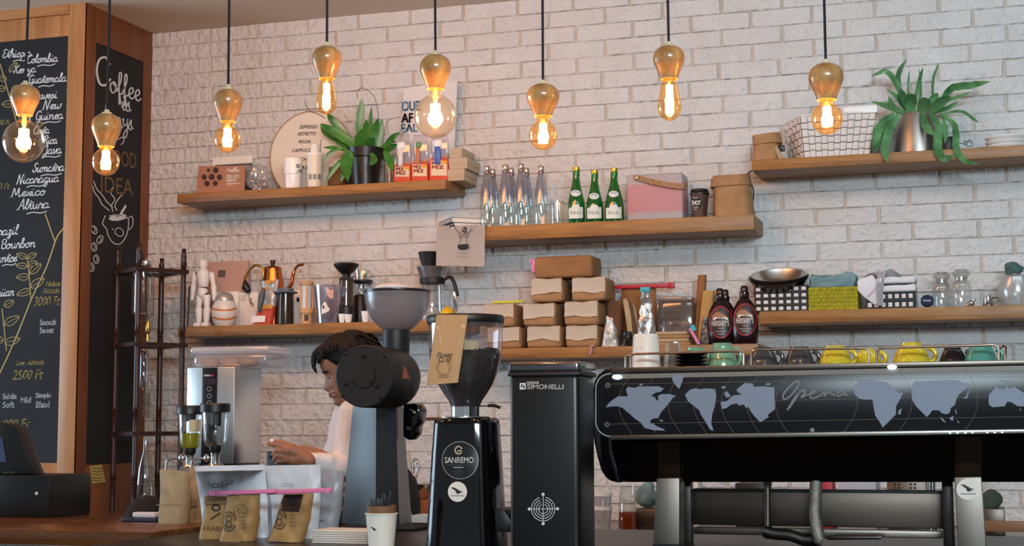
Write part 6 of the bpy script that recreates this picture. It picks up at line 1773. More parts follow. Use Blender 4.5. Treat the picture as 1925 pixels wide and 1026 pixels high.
for a, b in ((1786, 814), (1800, 813.8), (1815, 813.5), (1828, 813.2), (1856, 813), (1870, 812.8), (1884, 812.6)):
    mk(t, 'indicator_light', led, lambda bm: disc(bm, a, b, 2.2, .9, onY(YM - .0212), n=10, rings=1), None)
# rails
rail = M('rail_steel', '#b59c8c', .25, 1.0)
for L in ([(1186, 694), (1186, 672), (1188, 667), (1194, 665), (1388, 660), (1395, 661.5), (1398, 667), (1398, 689)], [(1412.5, 689), (1412.5, 667), (1415, 660), (1422, 657.5), (1624, 654.5), (1631, 657), (1633.5, 664), (1633.5, 684)], [(1647.5, 684), (1648, 664), (1650, 657), (1657, 654), (1868, 648), (1875, 650.5), (1877.5, 657), (1877.5, 679)]):
    mk(t, 'cup_rail', rail, lambda bm: tube(bm, [P(a, b, YM + .02) for a, b in L], .0033, 10), 60)
for L in ([(1176, 694), (1176.5, 671), (1180, 668), (1186, 668)], [(1889.5, 679), (1890.5, 652), (1886, 650), (1878, 654)]):
    mk(t, 'cup_rail', rail, lambda bm: tube(bm, [P(L[0][0], L[0][1], YM + .05), P(L[1][0], L[1][1], YM + .05), P(L[2][0], L[2][1], YM + .04), P(L[3][0], L[3][1], YM + .03)], .0033, 10), 60)
# legs
legm = M('leg_steel', '#8a837b', .5, 1.0, bump=(70, .05), aniso=(1, 1, .03))
for q, dk in (([(1234, 899), (1277, 898), (1277, 1040), (1228, 1040)], (1278, 1299)), ([(1793.5, 897), (1845, 896), (1855, 1040), (1802, 1040)], (1772, 1793))):
    Yl = YM + .05
    lg = mk(t, 'leg', legm, lambda bm: extrude(bm, [P(*q[0], Yl), P(*q[1], Yl), Vector((P(q[2][0], 1040, Yl).x, Yl, ZK + .006)), Vector((P(q[3][0], 1040, Yl).x, Yl, ZK + .006))], Vector((0, .07, 0)), .003))
    mk(lg, 'foot', black, lambda bm: box(bm, P(q[3][0], 1040, Yl).x, P(q[2][0], 1040, Yl).x, Yl - .004, Yl + .074, ZK, ZK + .0065))
    mk(t, 'rear_strut', M('strut_dark', '#2c2826', .4, .6), lambda bm: boxpx(bm, dk[0], dk[1], 906, 1040, YM + .16, YM + .20, .003, z0=ZK))
    a0, a1 = q[0][0] + 2, q[1][0] + 1
    mk(t, 'leg_bracket', M('bracket_dark', '#4a3f38', .3, .9), lambda bm: extrude(bm, [P(a0, ybot(a0) + 6, YM + .006), P(a1, ybot(a1) + 6, YM + .006), P(a1, 900, YM + .088), P(a0, 900, YM + .088)], Vector((0, .006, 0))), None)
    if q[0][0] > 1700:
        fL = onY(Yl - .001); fL2 = onY(Yl - .002)
        st = mk(lg, 'sticker', M('sticker_white', None), lambda bm: disc(bm, 1820, 919.5, 22, 20, fL, n=40, rings=2), None)
        birdcup(st, 1820, 919.5, 20, fL2, M('sticker_ink', None))
def beam_(bm):
    boxpx(bm, 1302, 1776, 924, 990, YM + .21, YM + .26, .003)
mk(t, 'drip_housing', M('beam_steel', '#4f4740', .42, 1.0, bump=(60, .06), aniso=(.04, 1, 1)), beam_)
mk(t, 'housing_lip', mblack, lambda bm: boxpx(bm, 1300, 1778, 921, 925, YM + .205, YM + .265, .001))
mk(t, 'lower_bar', M('bar_steel', '#6b645c', .4, 1.0), lambda bm: boxpx(bm, 1304, 1772, 994, 1008, YM + .23, YM + .26, .003))
mk(t, 'pipe', dsteel, lambda bm: tube(bm, [P(1443, 900, YM + .18), P(1443, 1013, YM + .18)], .0085, 14), 60)
mk(t, 'pipe_nut', dsteel, lambda bm: (tube(bm, [P(1443, 902, YM + .18), P(1443, 912, YM + .18)], .0125, 6), tube(bm, [P(1443, 992, YM + .18), P(1443, 1006, YM + .18)], .0125, 6)) and None, 20)
mk(t, 'drain_hose', black, lambda bm: tube(bm, [Vector((P(a, b, YM + .16).x, YM + .16, max(Z_(a, b, YM + .16), ZK + .017))) for a, b in smoothpts([(1436, 998), (1455, 1003), (1485, 1006), (1512, 1016), (1540, 1030)], 5)], .0155, 14), 60)
braid = M('braided_steel', '#a8a49a', .3, .8, bump=(420, 1.0, .002), vary=(500, '#57524a'))
mk(t, 'braided_hose', braid, lambda bm: tube(bm, [Vector((P(a, b, YM + .12).x, YM + .12, max(Z_(a, b, YM + .12), ZK + .019))) for a, b in smoothpts([(1535, 896), (1533, 930), (1532, 965), (1536, 995), (1545, 1030)], 5)], .0165, 16), 60)
mk(t, 'drip_tray', M('tray_black', '#120f0e', .3), lambda bm: prism(bm, [(1548, 1010), (1570, 1006), (1650, 1006), (1662, 1009), (1655, 1014), (1556, 1015)], YM + .10, YM + .2, .004))

# ------------------------------------------------------------------ on the cup tray
def ztray(px): return P(px, ytop(px) - 1, YM - .01).z + .0006
def cup(px, top, rt, rb, Y0, m_, label, handle=True, name='cup', group=None):
    z0 = ztray(px)
    t = thing(name, label, 'cup', (X_(px, Y0), Y0, z0), group)
    h = ytop(px) + 8 - top
    pr = [(rb * .93, ytop(px) + 8), (rb, top + h * .97), (rb * .98, top + h * .75), (rb * .9, top + h * .5), (rb * .74, top + h * .26), (rt * 1.12, top + h * .14), (rt, top + h * .10), (rt, top), (rt * .85, top), (rt * .8, top + 1.5), (0, top + 1.5)]
    lpart(t, 'bowl', m_, px, Y0, pr, z0, 36)
    if handle:
        s = S(px, Y0); cx = X_(px, Y0)
        zm = Z_(px, top + h * .52, Y0)
        mk(t, 'handle', m_, lambda bm: tube(bm, [Vector((cx + (rb * .80 + rb * .42 * math.sin(q)) * s, Y0 - .004, zm + h * .30 * s * math.cos(q))) for q in [i * math.pi / 8 for i in range(9)]], 4.6 * s, 10), 60)
    return t
green = M('cup_green', '#6f9a7c', .12, coat=.5); dgrey = M('cup_charcoal', '#3c3b40', .12, coat=.5); yellow = M('cup_yellow', '#c9b22a', .12, coat=.5); bkc = M('cup_black', '#151012', .1, coat=.5); tealc = M('cup_teal', '#4f8f80', .12, coat=.5)
z0 = ztray(1214); Yc_ = YM + .12
t = thing('canister', 'white lidless canister at the left end of the cup tray', 'canister', (X_(1214, Yc_), Yc_, z0))
pf = [(26.5, 700), (27, 696), (24, 632), (22, 628), (0, 628)]
lpart(t, 'body', M('canister_white', '#d9d4cb', .4), 1214, Yc_, pf, z0, 40)
mk(t, 'print', M('grey_print', None), lambda bm: (ribbon(bm, [(1197, 657), (1220, 656.5)], 1, cyl_of(1214, Yc_, pf)), ribbon(bm, [(1203, 653.5), (1208, 653.4)], 1, cyl_of(1214, Yc_, pf))) and None, None)
t = thing('drinking_glass', 'upturned cut glass tumbler beside the white canister on the cup tray', 'glass', (X_(1265, YM + .12), YM + .12, ztray(1265)))
lpart(t, 'glass', glass('cut_glass', (0.86, 0.84, 0.82), .12, .05, edge=.55, body=((.7, .68, .66), .12)), 1265, YM + .12, [(19, 698), (18.5, 690), (16, 662), (13.5, 645), (12, 643), (0, 644)], ztray(1265), 10, True, True, None)
zz = ztray(1298)
for k, lb in enumerate(('lowest black saucer in the stack on the cup tray', 'second black saucer from the bottom of the stack', 'third black saucer from the bottom of the stack', 'topmost black saucer in the stack on the cup tray')):
    s = S(1298, YM + .10); c = X_(1298, YM + .10); h = 6.6 * s
    bm = NB(); lathe_w(bm, c, YM + .10, [(18 * s, zz), (20 * s, zz), (31 * s, zz + h * .8), (32 * s, zz + h * .96), (30 * s, zz + h * .96), (18 * s, zz + h * .45), (0, zz + h * .45)], 40)
    solo('saucer', bm, bkc, lb, 'saucer', (c, YM + .10, zz), 'black saucers stacked on the cup tray'); zz += h
cup(1308, 653, 16, 20, YM + .23, green, 'small green cup behind the stack of black saucers')
cup(1358, 645, 18, 28, YM + .12, green, 'green cup upside down beside the black saucers')
cup(1435, 653, 17, 29, YM + .13, dgrey, 'charcoal cup upside down next to the green cup')
cup(1503, 652, 18, 29, YM + .12, dgrey, 'charcoal cup upside down next to the first yellow cup')
cup(1570, 650, 19, 31, YM + .11, yellow, 'yellow cup upside down next to the charcoal cups')
cup(1630, 655, 13, 27, YM + .17, yellow, 'small yellow cup set back between the other two yellow cups')
cup(1713, 644, 19, 35, YM + .12, yellow, 'large yellow cup upside down beside the black cup')
cup(1791, 654, 16, 26, YM + .13, bkc, 'black cup upside down between the yellow and teal cups')
cup(1843, 649, 20, 31, YM + .11, tealc, 'teal cup upside down at the right end of the cup tray')

# ------------------------------------------------------------------ bags on the bar
Yk = PZ(320, 984, ZW).y
t = stand('kraft_bag', 'plain light kraft bag standing at the corner of the wooden counter', 'paper bag', 322, Yk, ZW)
mk(t, 'bag', kraftl, lambda bm: (sheetbag(bm, [(297, 883), (350, 887), (340, 986), (292, 985)], Yk, .07, zmin=ZW, seed=4, wr=.006, top=.35)) and None)
mk(t, 'fold', kraftl, lambda bm: ribbon(bm, smoothpts([(294, 949), (318, 948), (342, 948)], 4), 1.4, onY(Yk - .006)), None)
Yk2 = Yk + .078
t = stand('kraft_bag', 'printed kraft bag half hidden behind the silver pouch', 'paper bag', 362, Yk2, ZW)
bm = NB(); sheetbag(bm, [(354, 879), (388, 874), (386, 987), (339, 983)], Yk2, .06, zmin=ZW, seed=8, wr=.006, top=.3); fq = onBM(bm, .001)
obj('bag', bm, M('kraft_rose', '#a8835c', .78, bump=(24, .4)), t, 45)
mk(t, 'print', ink, lambda bm: [ribbon(bm, [(353, y), (353 + w, y)], 1, fq) for y, w in ((938, 14), (942, 18), (962, 15), (966, 16), (970, 15), (974, 16), (978, 12))] and None, None)
bm = NB(); script(bm, 'Colo', 354, 371, 955, 5, .9, fq); ribbon(bm, [(352, 946), (371, 944), (371, 957), (353, 959)], .8, fq, closed=True); obj('lettering', bm, ink, t, None)
silver = M('pouch_silver', '#d2d8e0', .38, .08, bump=(18, .3))
Yp0 = PZ(440, 1011, ZK).y
def pouch(name, label, quad, Y0, th, m_, seed, wr=.005, top=.08, zmin=ZK, cat='coffee pouch'):
    px = sum(q[0] for q in quad) / 4
    t = stand(name, label, cat, px, Y0, zmin)
    bm = NB(); sheetbag(bm, quad, Y0, th, 18, 20, zmin=zmin, seed=seed, wr=wr, top=top)
    f = onBM(bm, .001)
    obj('pouch', bm, m_, t, 50)
    return t, f
t, f = pouch('coffee_pouch', 'grey pouch with small print at the back of the silver pouches', [(588, 878), (646, 886), (624, 1012), (560, 1012)], Yp0 + .085, .05, M('pouch_grey', '#9a9ca2', .4, .08), 3)
mk(t, 'print', ink, lambda bm: [ribbon(bm, [(588 + (i % 3), y), (588 + w, y - 1)], 1.2, f) for i, (y, w) in enumerate(((932, 9), (940, 8), (948, 10), (956, 9), (964, 12), (976, 14), (980, 22), (992, 6)))] and None, None)
t, f = pouch('coffee_pouch', 'pale pouch seen in the gap between the two big silver pouches', [(455, 876), (512, 876), (512, 1012), (455, 1012)], Yp0 + .085, .05, M('pouch_pale', '#d0d8de', .4, .05), 5)
mk(t, 'print', M('grey_print', None), lambda bm: [ribbon(bm, circ(a, 908, 2.4, 2.4, 12), .7, f, closed=True) for a in (474, 490)] and None, None)
t, f = pouch('coffee_pouch', 'big silver pouch with a sketched drawing behind the folded kraft bag', [(365, 876), (497, 873), (499, 1013), (378, 1015)], Yp0 + .03, .045, silver, 7)
mk(t, 'seal', M('seal_line', '#a2a6ae', .35, .3), lambda bm: (ribbon(bm, [(367, 886), (495, 883)], 1.2, f), ribbon(bm, [(368, 890), (495, 887)], .8, f)) and None, None)
mk(t, 'drawing', ink, lambda bm: [ribbon(bm, smoothpts(L, 4), .8, f) for L in ([(391, 908), (398, 916), (410, 914), (424, 910), (438, 905)], [(395, 914), (402, 909), (412, 910), (420, 904), (430, 902), (438, 905), (430, 911), (416, 916), (402, 917)], [(400, 916), (403, 908)], [(408, 915), (411, 907)], [(416, 914), (419, 905)], [(424, 911), (427, 903)], [(390, 908), (393, 907)])] and None, None)
t, f = pouch('coffee_pouch', 'big silver pouch with a crease pattern behind the dark labelled bag', [(499, 875), (602, 873), (590, 1013), (507, 1013)], Yp0 + .03, .045, M('pouch_silver2', '#d2dae2', .36, .08, bump=(22, .5)), 9)
mk(t, 'seal', M('seal_line', None), lambda bm: (ribbon(bm, [(500, 884), (600, 882)], 1.2, f), ribbon(bm, [(500, 888), (600, 886)], .8, f)) and None, None)
mk(t, 'print', M('grey_print', None), lambda bm: [ribbon(bm, circ(a, 911, 3, 3.4, 14), .9, f, closed=True) for a in (533, 541, 549)] and None, None)
goldk = M('ochre_kraft', '#ab8552', .6, bump=(22, .4), vary=(9, '#987344'))
Yp1 = PZ(440, 1017, ZK).y - .02
t, f = pouch('coffee_bag', 'folded kraft bag with a percent sign under the pink clip', [(385, 934), (440, 936), (446, 1013), (369, 1014)], Yp1 + .06, .035, goldk, 11, cat='coffee bag', top=.4)
mk(t, 'folded_top', M('folded_kraft', '#9a7450', .7), lambda bm: prism(bm, [(385, 932), (440, 934), (438, 946), (383, 948)], Yp1 + .055, Yp1 + .08, .002))
mk(t, 'print', ink, lambda bm: (ribbon(bm, circ(406, 954, 7.2, 5.6, 24), 3.2, f, closed=True), ribbon(bm, [(396, 976), (414.5, 963.5)], 2.6, f)) and None, None)
write(t, 'lettering', M('rust_ink', '#5c2a18', .7), [('ARABICA', 380, 432, 989, 998)], f, slope=.02)
def gbag(label, quad, cx, seed, dark=None):
    t, f = pouch('coffee_bag', label, quad, Yp1, .055, goldk, seed, cat='coffee bag', top=.12, wr=.007)
    if dark: mk(t, 'dark_label', M('label_brown', '#3a2018', .5), lambda bm: patch(bm, dark, f, 10, 8), 60)
    gy = (980 if not dark else 976)
    def em(bm):
        for r, w in ((17, 2.6), (12.5, 1.4)):
            ribbon(bm, circ(cx, gy, r * .78, r * 1.05, 40, .45, 2 * math.pi - .1), w, f)
        for q in (-.5, .5): ribbon(bm, circ(cx, gy + q * 10, 5, 5.4, 24), 2, f, closed=True)
    mk(t, 'emblem', M('emblem_ink', '#4a3726', .7), em, None)
    mk(t, 'side_print', M('emblem_ink', None), lambda bm: [ribbon(bm, [(cx + 21 + i * 4, y), (cx + 21 + i * 4, y + 5)], 1.2, f) for i in range(3) for y in range(int(gy) - 18, int(gy) + 14, 7)] and None, None)
    if not dark:
        mk(t, 'stamp', M('emblem_ink', None), lambda bm: (ribbon(bm, circ(452, 960, 12.5, 12, 36), 1.0, f, closed=True), ribbon(bm, circ(452, 960, 7, 6.6, 24), .7, f, closed=True), ribbon(bm, circ(450.5, 960, 2.6, 3.4, 14), 1.2, f, closed=True)) and None, None)
    return t
gbag('small ochre kraft bag with round stamp at the front of the pouches', [(426, 926), (487, 926), (468, 1023), (407, 1018)], 430, 13)
gbag('small ochre kraft bag with a dark brown label beside the paper napkins', [(531, 928), (588, 927), (560, 1020), (498, 1016)], 525, 15, [(531, 930), (570, 929), (562, 962), (518, 961)])
for k, (a0, a1, y, lb) in enumerate(((388, 518, 924, 'pink clip across the folded kraft bag with percent sign'), (500, 622, 922, 'pink clip across the bag with the dark brown label'))):
    t = thing('bag_clip', lb, 'clip', P((a0 + a1) / 2, y, Yp1 - .005), 'pink bag clips')
    Yq = Yp1 - .012 + k * .010
    mk(t, 'bar', pinkp, lambda bm: extrude(bm, [P(a0, y - 1, Yq), P(a1, y - 5, Yq), P(a1, y + 3, Yq), P(a0, y + 8, Yq)], Vector((0, .016, 0)), .003))
    mk(t, 'hinge', pinkp, lambda bm: tube(bm, [P(a0 + 12 if k == 0 else a1 - 6, y + 7 if k == 0 else y - 5, Yq + .004), P(a0 + 12 if k == 0 else a1 - 6, y - 3 if k == 0 else y + 4, Yq + .004)], .0085, 12))

# ------------------------------------------------------------------ napkins, cup of stirrers
Yn = PZ(640, 1022, ZK).y
x0, x1 = X_(585, Yn, 1020), X_(689, Yn, 1020)
zz = ZK
for k in range(6):
    bm = NB(); rbox(bm, x0 + random.uniform(0, .004), x1 - random.uniform(0, .004), Yn, Yn + .115, zz + .0002, zz + .0058, .0022, 3)
    for v in bm.verts: v.co += Vector((noise.noise(v.co * 30) * .003, noise.noise(v.co * 26 + Vector((k, 0, 0))) * .004, 0))
    solo('paper_napkin', bm, M('napkin', '#d6cfc6', .9, bump=(200, .3)), 'off-white folded paper napkin in the pile before the matte black grinder', 'napkin', ((x0 + x1) / 2, Yn, zz), 'pile of paper napkins'); zz += .006
Yc3 = 3.52
t = stand('paper_cup', 'white paper cup with a bird logo holding dark stirrers', 'cup', 717, Yc3, ZK)
h_ = Z_(717, 966, Yc3) - ZK
sC = S(717, Yc3); cC = X_(717, Yc3, 980)
pr = [(22.5 * sC, ZK), (29.2 * sC, ZK + h_), (30.8 * sC, ZK + h_), (31 * sC, ZK + h_ + .003), (29.5 * sC, ZK + h_ + .0035), (22 * sC, ZK + .005), (0, ZK + .005)]
bm = NB(); lathe_w(bm, cC, Yc3, pr[:5], 44, True, False); f = onBM(bm, .0008)
bm2 = NB(); lathe_w(bm2, cC, Yc3, pr, 44, True, False); bm.free()
obj('cup', bm2, M('cup_paper', '#ded8cd', .6), t, 50)
birdcup(t, 703, 995, 10, f, M('sticker_ink', None), 'print')
t2 = stand('paper_sleeve', 'brown paper cup nested inside the white cup of stirrers', 'cup', 717, Yc3, ZK)
bm = NB(); lathe_w(bm, cC, Yc3, [(21 * sC, ZK + .006), (26.5 * sC, ZK + h_ - .003), (27.5 * sC, Z_(717, 953, Yc3)), (28 * sC, Z_(717, 950, Yc3)), (26.8 * sC, Z_(717, 950.5, Yc3)), (20 * sC, ZK + .01), (0, ZK + .01)], 40)
obj('cup', bm, M('brown_sleeve', '#7a5538', .6), t2, 50)
rnd = random.Random(2)
stm = M('stirrer_brown', '#1e1411', .4)
zb_ = ZK + .012
for k in range(34):
    a = rnd.uniform(0, 6.28); q = math.sqrt(rnd.random()) * 17 * sC
    tx, ty = cC + q * math.cos(a), Yc3 + q * math.sin(a)
    e = 1.30
    top = Vector((cC + (tx - cC) * e, Yc3 + (ty - Yc3) * e, Z_(717, rnd.choice((933, 935, 936, 937, 938)) if k > 2 else (922, 928, 926)[k], Yc3)))
    bot = Vector((cC + (tx - cC) * .75, Yc3 + (ty - Yc3) * .75, zb_))
    bm = NB(); tube(bm, [bot, top], .0017, 6)
    solo('stirrer', bm, stm, 'thin dark brown stirrer standing in the white paper cup', 'stirrer', bot, 'stirrers in the paper cup')

# ------------------------------------------------------------------ till, phone, syphons
Yt = 4.45
t = stand('till_terminal', 'black till terminal with a tilted screen at the left edge of the counter', 'till', 20, Yt, ZW)
mk(t, 'drawer_box', M('till_black', '#0c0c0d', .4), lambda bm: boxpx(bm, -60, 92, 893, 950, Yt, Yt + .25, .005, z0=ZW))
mk(t, 'monitor', M('till_black', None), lambda bm: prism(bm, [(-60, 790), (10, 796), (28, 801), (38, 815), (50, 850), (66, 892), (-60, 892)], Yt + .03, Yt + .09, .006))
mk(t, 'screen', glow('till_screen', '#3a4a78', .5), lambda bm: fill(bm, [(-60, 812), (4, 822), (12, 868), (-60, 870)], onY(Yt + .028)), None)
write(t, 'lettering', M('till_gold', '#6d6a30', .5), [('LAVU', 5, 27, 885.5, 890)], onY(Yt + .0285))
mk(t, 'lock', chrome, lambda bm: ellipsoid(bm, P(69, 928, Yt - .001), .006, .004, .008, seg=12))
Yph = PZ(258, 981, ZW).y
t = stand('smartphone', 'dark blue phone lying flat near the corner of the wooden counter', 'phone', 258, Yph, ZW)
x0, x1 = X_(228, Yph, 978), X_(291, Yph, 978)
mk(t, 'case', M('phone_blue', '#2a3040', .4), lambda bm: box(bm, x0, x1, Yph, Yph + .07, ZW, ZW + .0125, .004, 3))
mk(t, 'port', ink, lambda bm: boxpx(bm, 247, 251, 972, 975, Yph - .0006, Yph + .002))
bm = NB(); box(bm, X_(248, Yph + .015, 965), X_(290, Yph + .015, 965), Yph + .015, Yph + .055, ZW + .0128, ZW + .0128 + 10 * S(270, Yph), .0055, 4)
solo('earphone_case', bm, M('case_white', '#cfc4cc', .25), 'small white earphone case lying on the dark blue phone', 'earphone case', (X_(269, Yph), Yph + .015, ZW + .0128))
Ybl = Yph + .18
bm = NB(); c = P(276, 960, Ybl); ellipsoid(bm, (c.x, Ybl, ZW), 34 * S(270, Ybl), .10, Z_(276, 932, Ybl) - ZW, seg=26)
bmesh.ops.bisect_plane(bm, geom=bm.verts[:] + bm.edges[:] + bm.faces[:], plane_co=(0, 0, ZW), plane_no=(0, 0, -1), clear_outer=True)
crumple(bm, .006, 20)
for v in bm.verts: v.co.z = max(v.co.z, ZW + .0004)
solo('black_pouch', bm, M('soft_black', '#0b0b0d', .85), 'soft black pouch behind the phone on the wooden counter', 'pouch', (c.x, Ybl, ZW), None, 60)
syg = glass('syphon_glass', (0.92, 0.94, 0.95), .09, .03, edge=.5)
Ysy = Yk + .20
def syphon(px, dx, label, liquid):
    t = stand('syphon_brewer', label, 'syphon brewer', px, Ysy + dx, ZW, 'glass syphon brewers')
    Y0 = Ysy + dx
    o = 0 if px < 380 else -4
    w = 1.0 if px < 380 else 1.16
    lpart(t, 'upper_chamber', syg, px, Y0, [(8, 846 + o), (16 * w, 841 + o), (19 * w, 830 + o), (21 * w, 800 + o), (22.5 * w, 772 + o)], None, 36, False, False)
    lpart(t, 'lid', black, px, Y0, [(22 * w, 779 + o), (24.5 * w, 778 + o), (24.5 * w, 764 + o), (23 * w, 762 + o), (0, 762 + o)], None, 36)
    lpart(t, 'stopper', black, px, Y0, [(8, 856 + o), (11.5, 849 + o), (11.5, 842 + o), (8, 840 + o)], None, 24)
    lpart(t, 'neck', chrome, px, Y0, [(9, 872), (8, 860), (9, 855 + o)], None, 24)
    lpart(t, 'lower_bulb', syg, px, Y0, [(12, 926), (22, 916), (27, 900), (26, 888), (19, 876), (9, 868)], None, 32, False, False)
    s = S(px, Y0)
    L = [(px - 6, 861), (px - 26, 861.5), (px - 38, 863), (px - 43, 868), (px - 44.5, 878), (px - 45, 893)]
    st = mk(t, 'stand', chrome, lambda bm: tube(bm, [P(a, b, Y0 + .0) for a, b in smoothpts(L, 5)], 2.2 * s, 10), 60)
    mk(st, 'grip', M('grip_white', '#d8d8da', .3), lambda bm: tube(bm, [P(px - 45, 884, Y0), Vector((X_(px - 45, Y0), Y0, ZW + .01))], 3.6 * s, 12), 60)
    mk(t, 'clamp', chrome, lambda bm: ellipsoid(bm, P(px - 16, 861, Y0 - .01), 6 * s, .006, 8 * s, seg=16))
    mk(st, 'base', chrome, lambda bm: lathe_w(bm, X_(px - 20, Y0), Y0, [(30 * s, ZW), (30 * s, ZW + .008), (0, ZW + .012)], 32))
    if liquid:
        lpart(t, 'liquid', glass('yellow_oil', (0.75, 0.70, 0.10), .06, .05, edge=.1, body=((.55, .50, .03), .6)), px, Y0, [(7.5, 845), (15.4, 840.5), (18.4, 830), (19.6, 814), (0, 813.5)], None, 32)
        fc = cyl_of(px, Y0, [(19, 830), (21, 800), (22.5, 772)], .001)
        mk(t, 'label', M('cream_label', '#c9ba92', .6), lambda bm: patch(bm, [(355, 789), (378, 788), (377, 811), (356, 812)], fc, 6, 3), 60)
        lpart(t, 'filter', mblack, px, Y0, [(11, 792), (12, 778)], None, 24)
    else:
        lpart(t, 'filter', mblack, px + 2, Y0, [(9.5, 801), (10, 772)], None, 24)
    return t
syphon(357, .03, 'glass syphon brewer holding yellow liquid behind the kraft bags', True)
syphon(404.5, -.02, 'empty glass syphon brewer behind the silver pouch', False)

# ------------------------------------------------------------------ drip tower beside the pier
dw = wood('dark_turned_wood', '#3a1f16', '#24110c', 'Z', .35, 8)
cT = P(280, 650, 6.1)
hT = .155
t = thing('drip_tower', 'dark wood cold drip tower with turned posts and glass vessels', 'drip tower', (cT.x, 6.1, 0))
corners = []
for k, top in enumerate((471, 456, 461, 487)):
    a = math.radians(78 + 90 * k)
    px_, py_ = cT.x + hT * math.sin(a), 6.1 + hT * math.cos(a)
    corners.append((px_, py_))
    ztop = CAM.z + (PZ and 0) + (Z_(280, top, py_) - CAM.z)
    pr = [(.013, 0)]
    z = 0.02
    H = ztop - .035
    while z < H - .001:
        pr += [(.0125, z)]
        if int(z * 1000) % 330 < 60: pr += [(.0145, z + .006), (.0105, z + .012), (.0145, z + .018), (.0105, z + .024), (.0145, z + .030)]
        z += .06
    pr += [(.0125, H), (.0135, H + .003), (.009, H + .018), (.0075, H + .022), (.0115, H + .028), (.0085, H + .036), (0, H + .038)]
    bm = NB(); lathe_w(bm, px_, py_, pr, 18); obj('post', bm, dw, t, 50)
for y in (503, 643, 811):
    z = Z_(290, y, 6.0)
    def ringf(bm):
        pts = corners + [corners[0]]
        for (xa, ya), (xb, yb_) in zip(pts, pts[1:]):
            d = Vector((xb - xa, yb_ - ya, 0)); d.normalize(); n = Vector((-d.y, d.x, 0)) * .015
            a, b = Vector((xa, ya, z)) - d * .02, Vector((xb, yb_, z)) + d * .02
            extrude(bm, [a + n, b + n, b - n, a - n], Vector((0, 0, -.018)))
    mk(t, 'shelf_frame', dw, ringf, None)
pxT = 268
tg = glass('tower_glass', (0.80, 0.80, 0.80), .08, .04, edge=.45)
lpart(t, 'upper_vessel', tg, pxT, 6.08, [(5, 606), (14, 598), (20, 592), (21, 585), (21, 505)], None, 36, False, True)
lpart(t, 'valve_cap', M('chrome', None), pxT + 5, 6.08, [(12, 501), (13, 498), (12, 492), (8, 489), (4, 486), (0, 485)], None, 24)
lpart(t, 'finial', mblack, pxT - 2, 6.08, [(4, 490), (5, 482), (3, 478), (4, 474), (0, 473)], None, 16)
lpart(t, 'drip_tap', M('brass', None), pxT + 10, 6.06, [(3, 640), (2.5, 628), (5, 625), (5, 612), (3, 604)], None, 16)
lpart(t, 'condenser', tg, pxT + 3, 6.08, [(6, 735), (9, 728), (9, 660), (7, 655)], None, 24, False, False)
lpart(t, 'coil', tg, pxT + 5, 6.08, [(q, 738 + i * 4) for i, q in enumerate([8, 11, 8, 11, 8, 11, 8, 11, 8, 11, 8, 11, 8])], None, 24, False, False)
lpart(t, 'lower_flask', tg, pxT + 5, 6.08, [(18, 935), (20, 928), (16, 880), (6, 850), (5, 820)], None, 32, False, False)
mk(t, 'top_board', dw, lambda bm: box(bm, cT.x - .05, cT.x + .03, 6.02, 6.12, Z_(270, 632, 6.08) - .012, Z_(270, 632, 6.08), .002)) if False else None

# ------------------------------------------------------------------ water boiler and what stands on it, side counter
ZSC = 1.0
YB = 5.6
bm = NB(); box(bm, X_(344, 5.5, 900), X_(660, 5.5, 900), 5.5, 6.2, ZSC - .04, ZSC, .004)
solo('side_worktop', bm, M('dark_worktop', None), 'dark worktop against the bricks under the water boiler', 'worktop', (X_(480, 5.5, 900), 5.5, ZSC - .04))
bm = NB(); box(bm, X_(346, 5.5, 900), X_(655, 5.5, 900), 5.53, 6.18, 0, ZSC - .0405)
solo('side_cabinet', bm, M('bar_front_paint', None), 'dark cabinet under the water boiler worktop', 'cabinet', (X_(480, 5.5, 900), 5.53, 0))
x0, x1 = X_(350.5, YB, 780), X_(440, YB, 780)
yb_ = PX(491, 780, x1).y
zt, zb2 = Z_(395, 690, YB), Z_(395, 872, YB)
t = thing('water_boiler', 'stainless water boiler with a black control strip beside the drip tower', 'water boiler', ((x0 + x1) / 2, YB, ZSC))
mk(t, 'casing', M('boiler_steel', '#dfe2e4', .32, 1.0, bump=(60, .05), aniso=(1, 1, .04)), lambda bm: box(bm, x0, x1, YB, yb_, zb2, zt, .004))
mk(t, 'base', black, lambda bm: box(bm, x0 + .008, x1 - .002, YB + .015, yb_ - .004, ZSC, zb2 + .0005, .003))
cp = mk(t, 'control_strip', M('strip_black', '#14161a', .2), lambda bm: boxpx(bm, 379, 407, 691, 872, YB - .003, YB + .002, .001))
fb_ = onY(YB - .0036)
mk(cp, 'display', M('display_violet', '#2c2436', .2), lambda bm: fill(bm, [(384, 711), (405, 711), (405, 722), (384, 722)], fb_), None)
write(cp, 'lettering', M('print_white', None), [('marco', 383.5, 396, 704, 707)], fb_, bold=.3)
mk(cp, 'logo_dot', redp, lambda bm: disc(bm, 400, 705.5, 2.2, 2, fb_, n=12, rings=1), None)
for y in (731, 744, 757): mk(cp, 'button', M('badge_grey', None), lambda bm: ribbon(bm, circ(393.5, y, 4, 4, 20), 1, fb_, closed=True), None)
Yb2 = YB + .03
xa, xb = X_(361, Yb2, 675), X_(502, Yb2, 675)
z0 = zt + .0005; z1 = Z_(430, 664, Yb2); z2 = Z_(430, 651, Yb2)
t = thing('cake_box', 'clear plastic cake box of doughnuts on top of the water boiler', 'plastic box', ((xa + xb) / 2, Yb2, z0))
mk(t, 'tub', glass('tub_plastic', (0.88, 0.88, 0.92), .08, .12, edge=.3, body=((.75, .75, .82), .28)), lambda bm: box(bm, xa, xb, Yb2, Yb2 + .2, z0, z1, .02, 3))
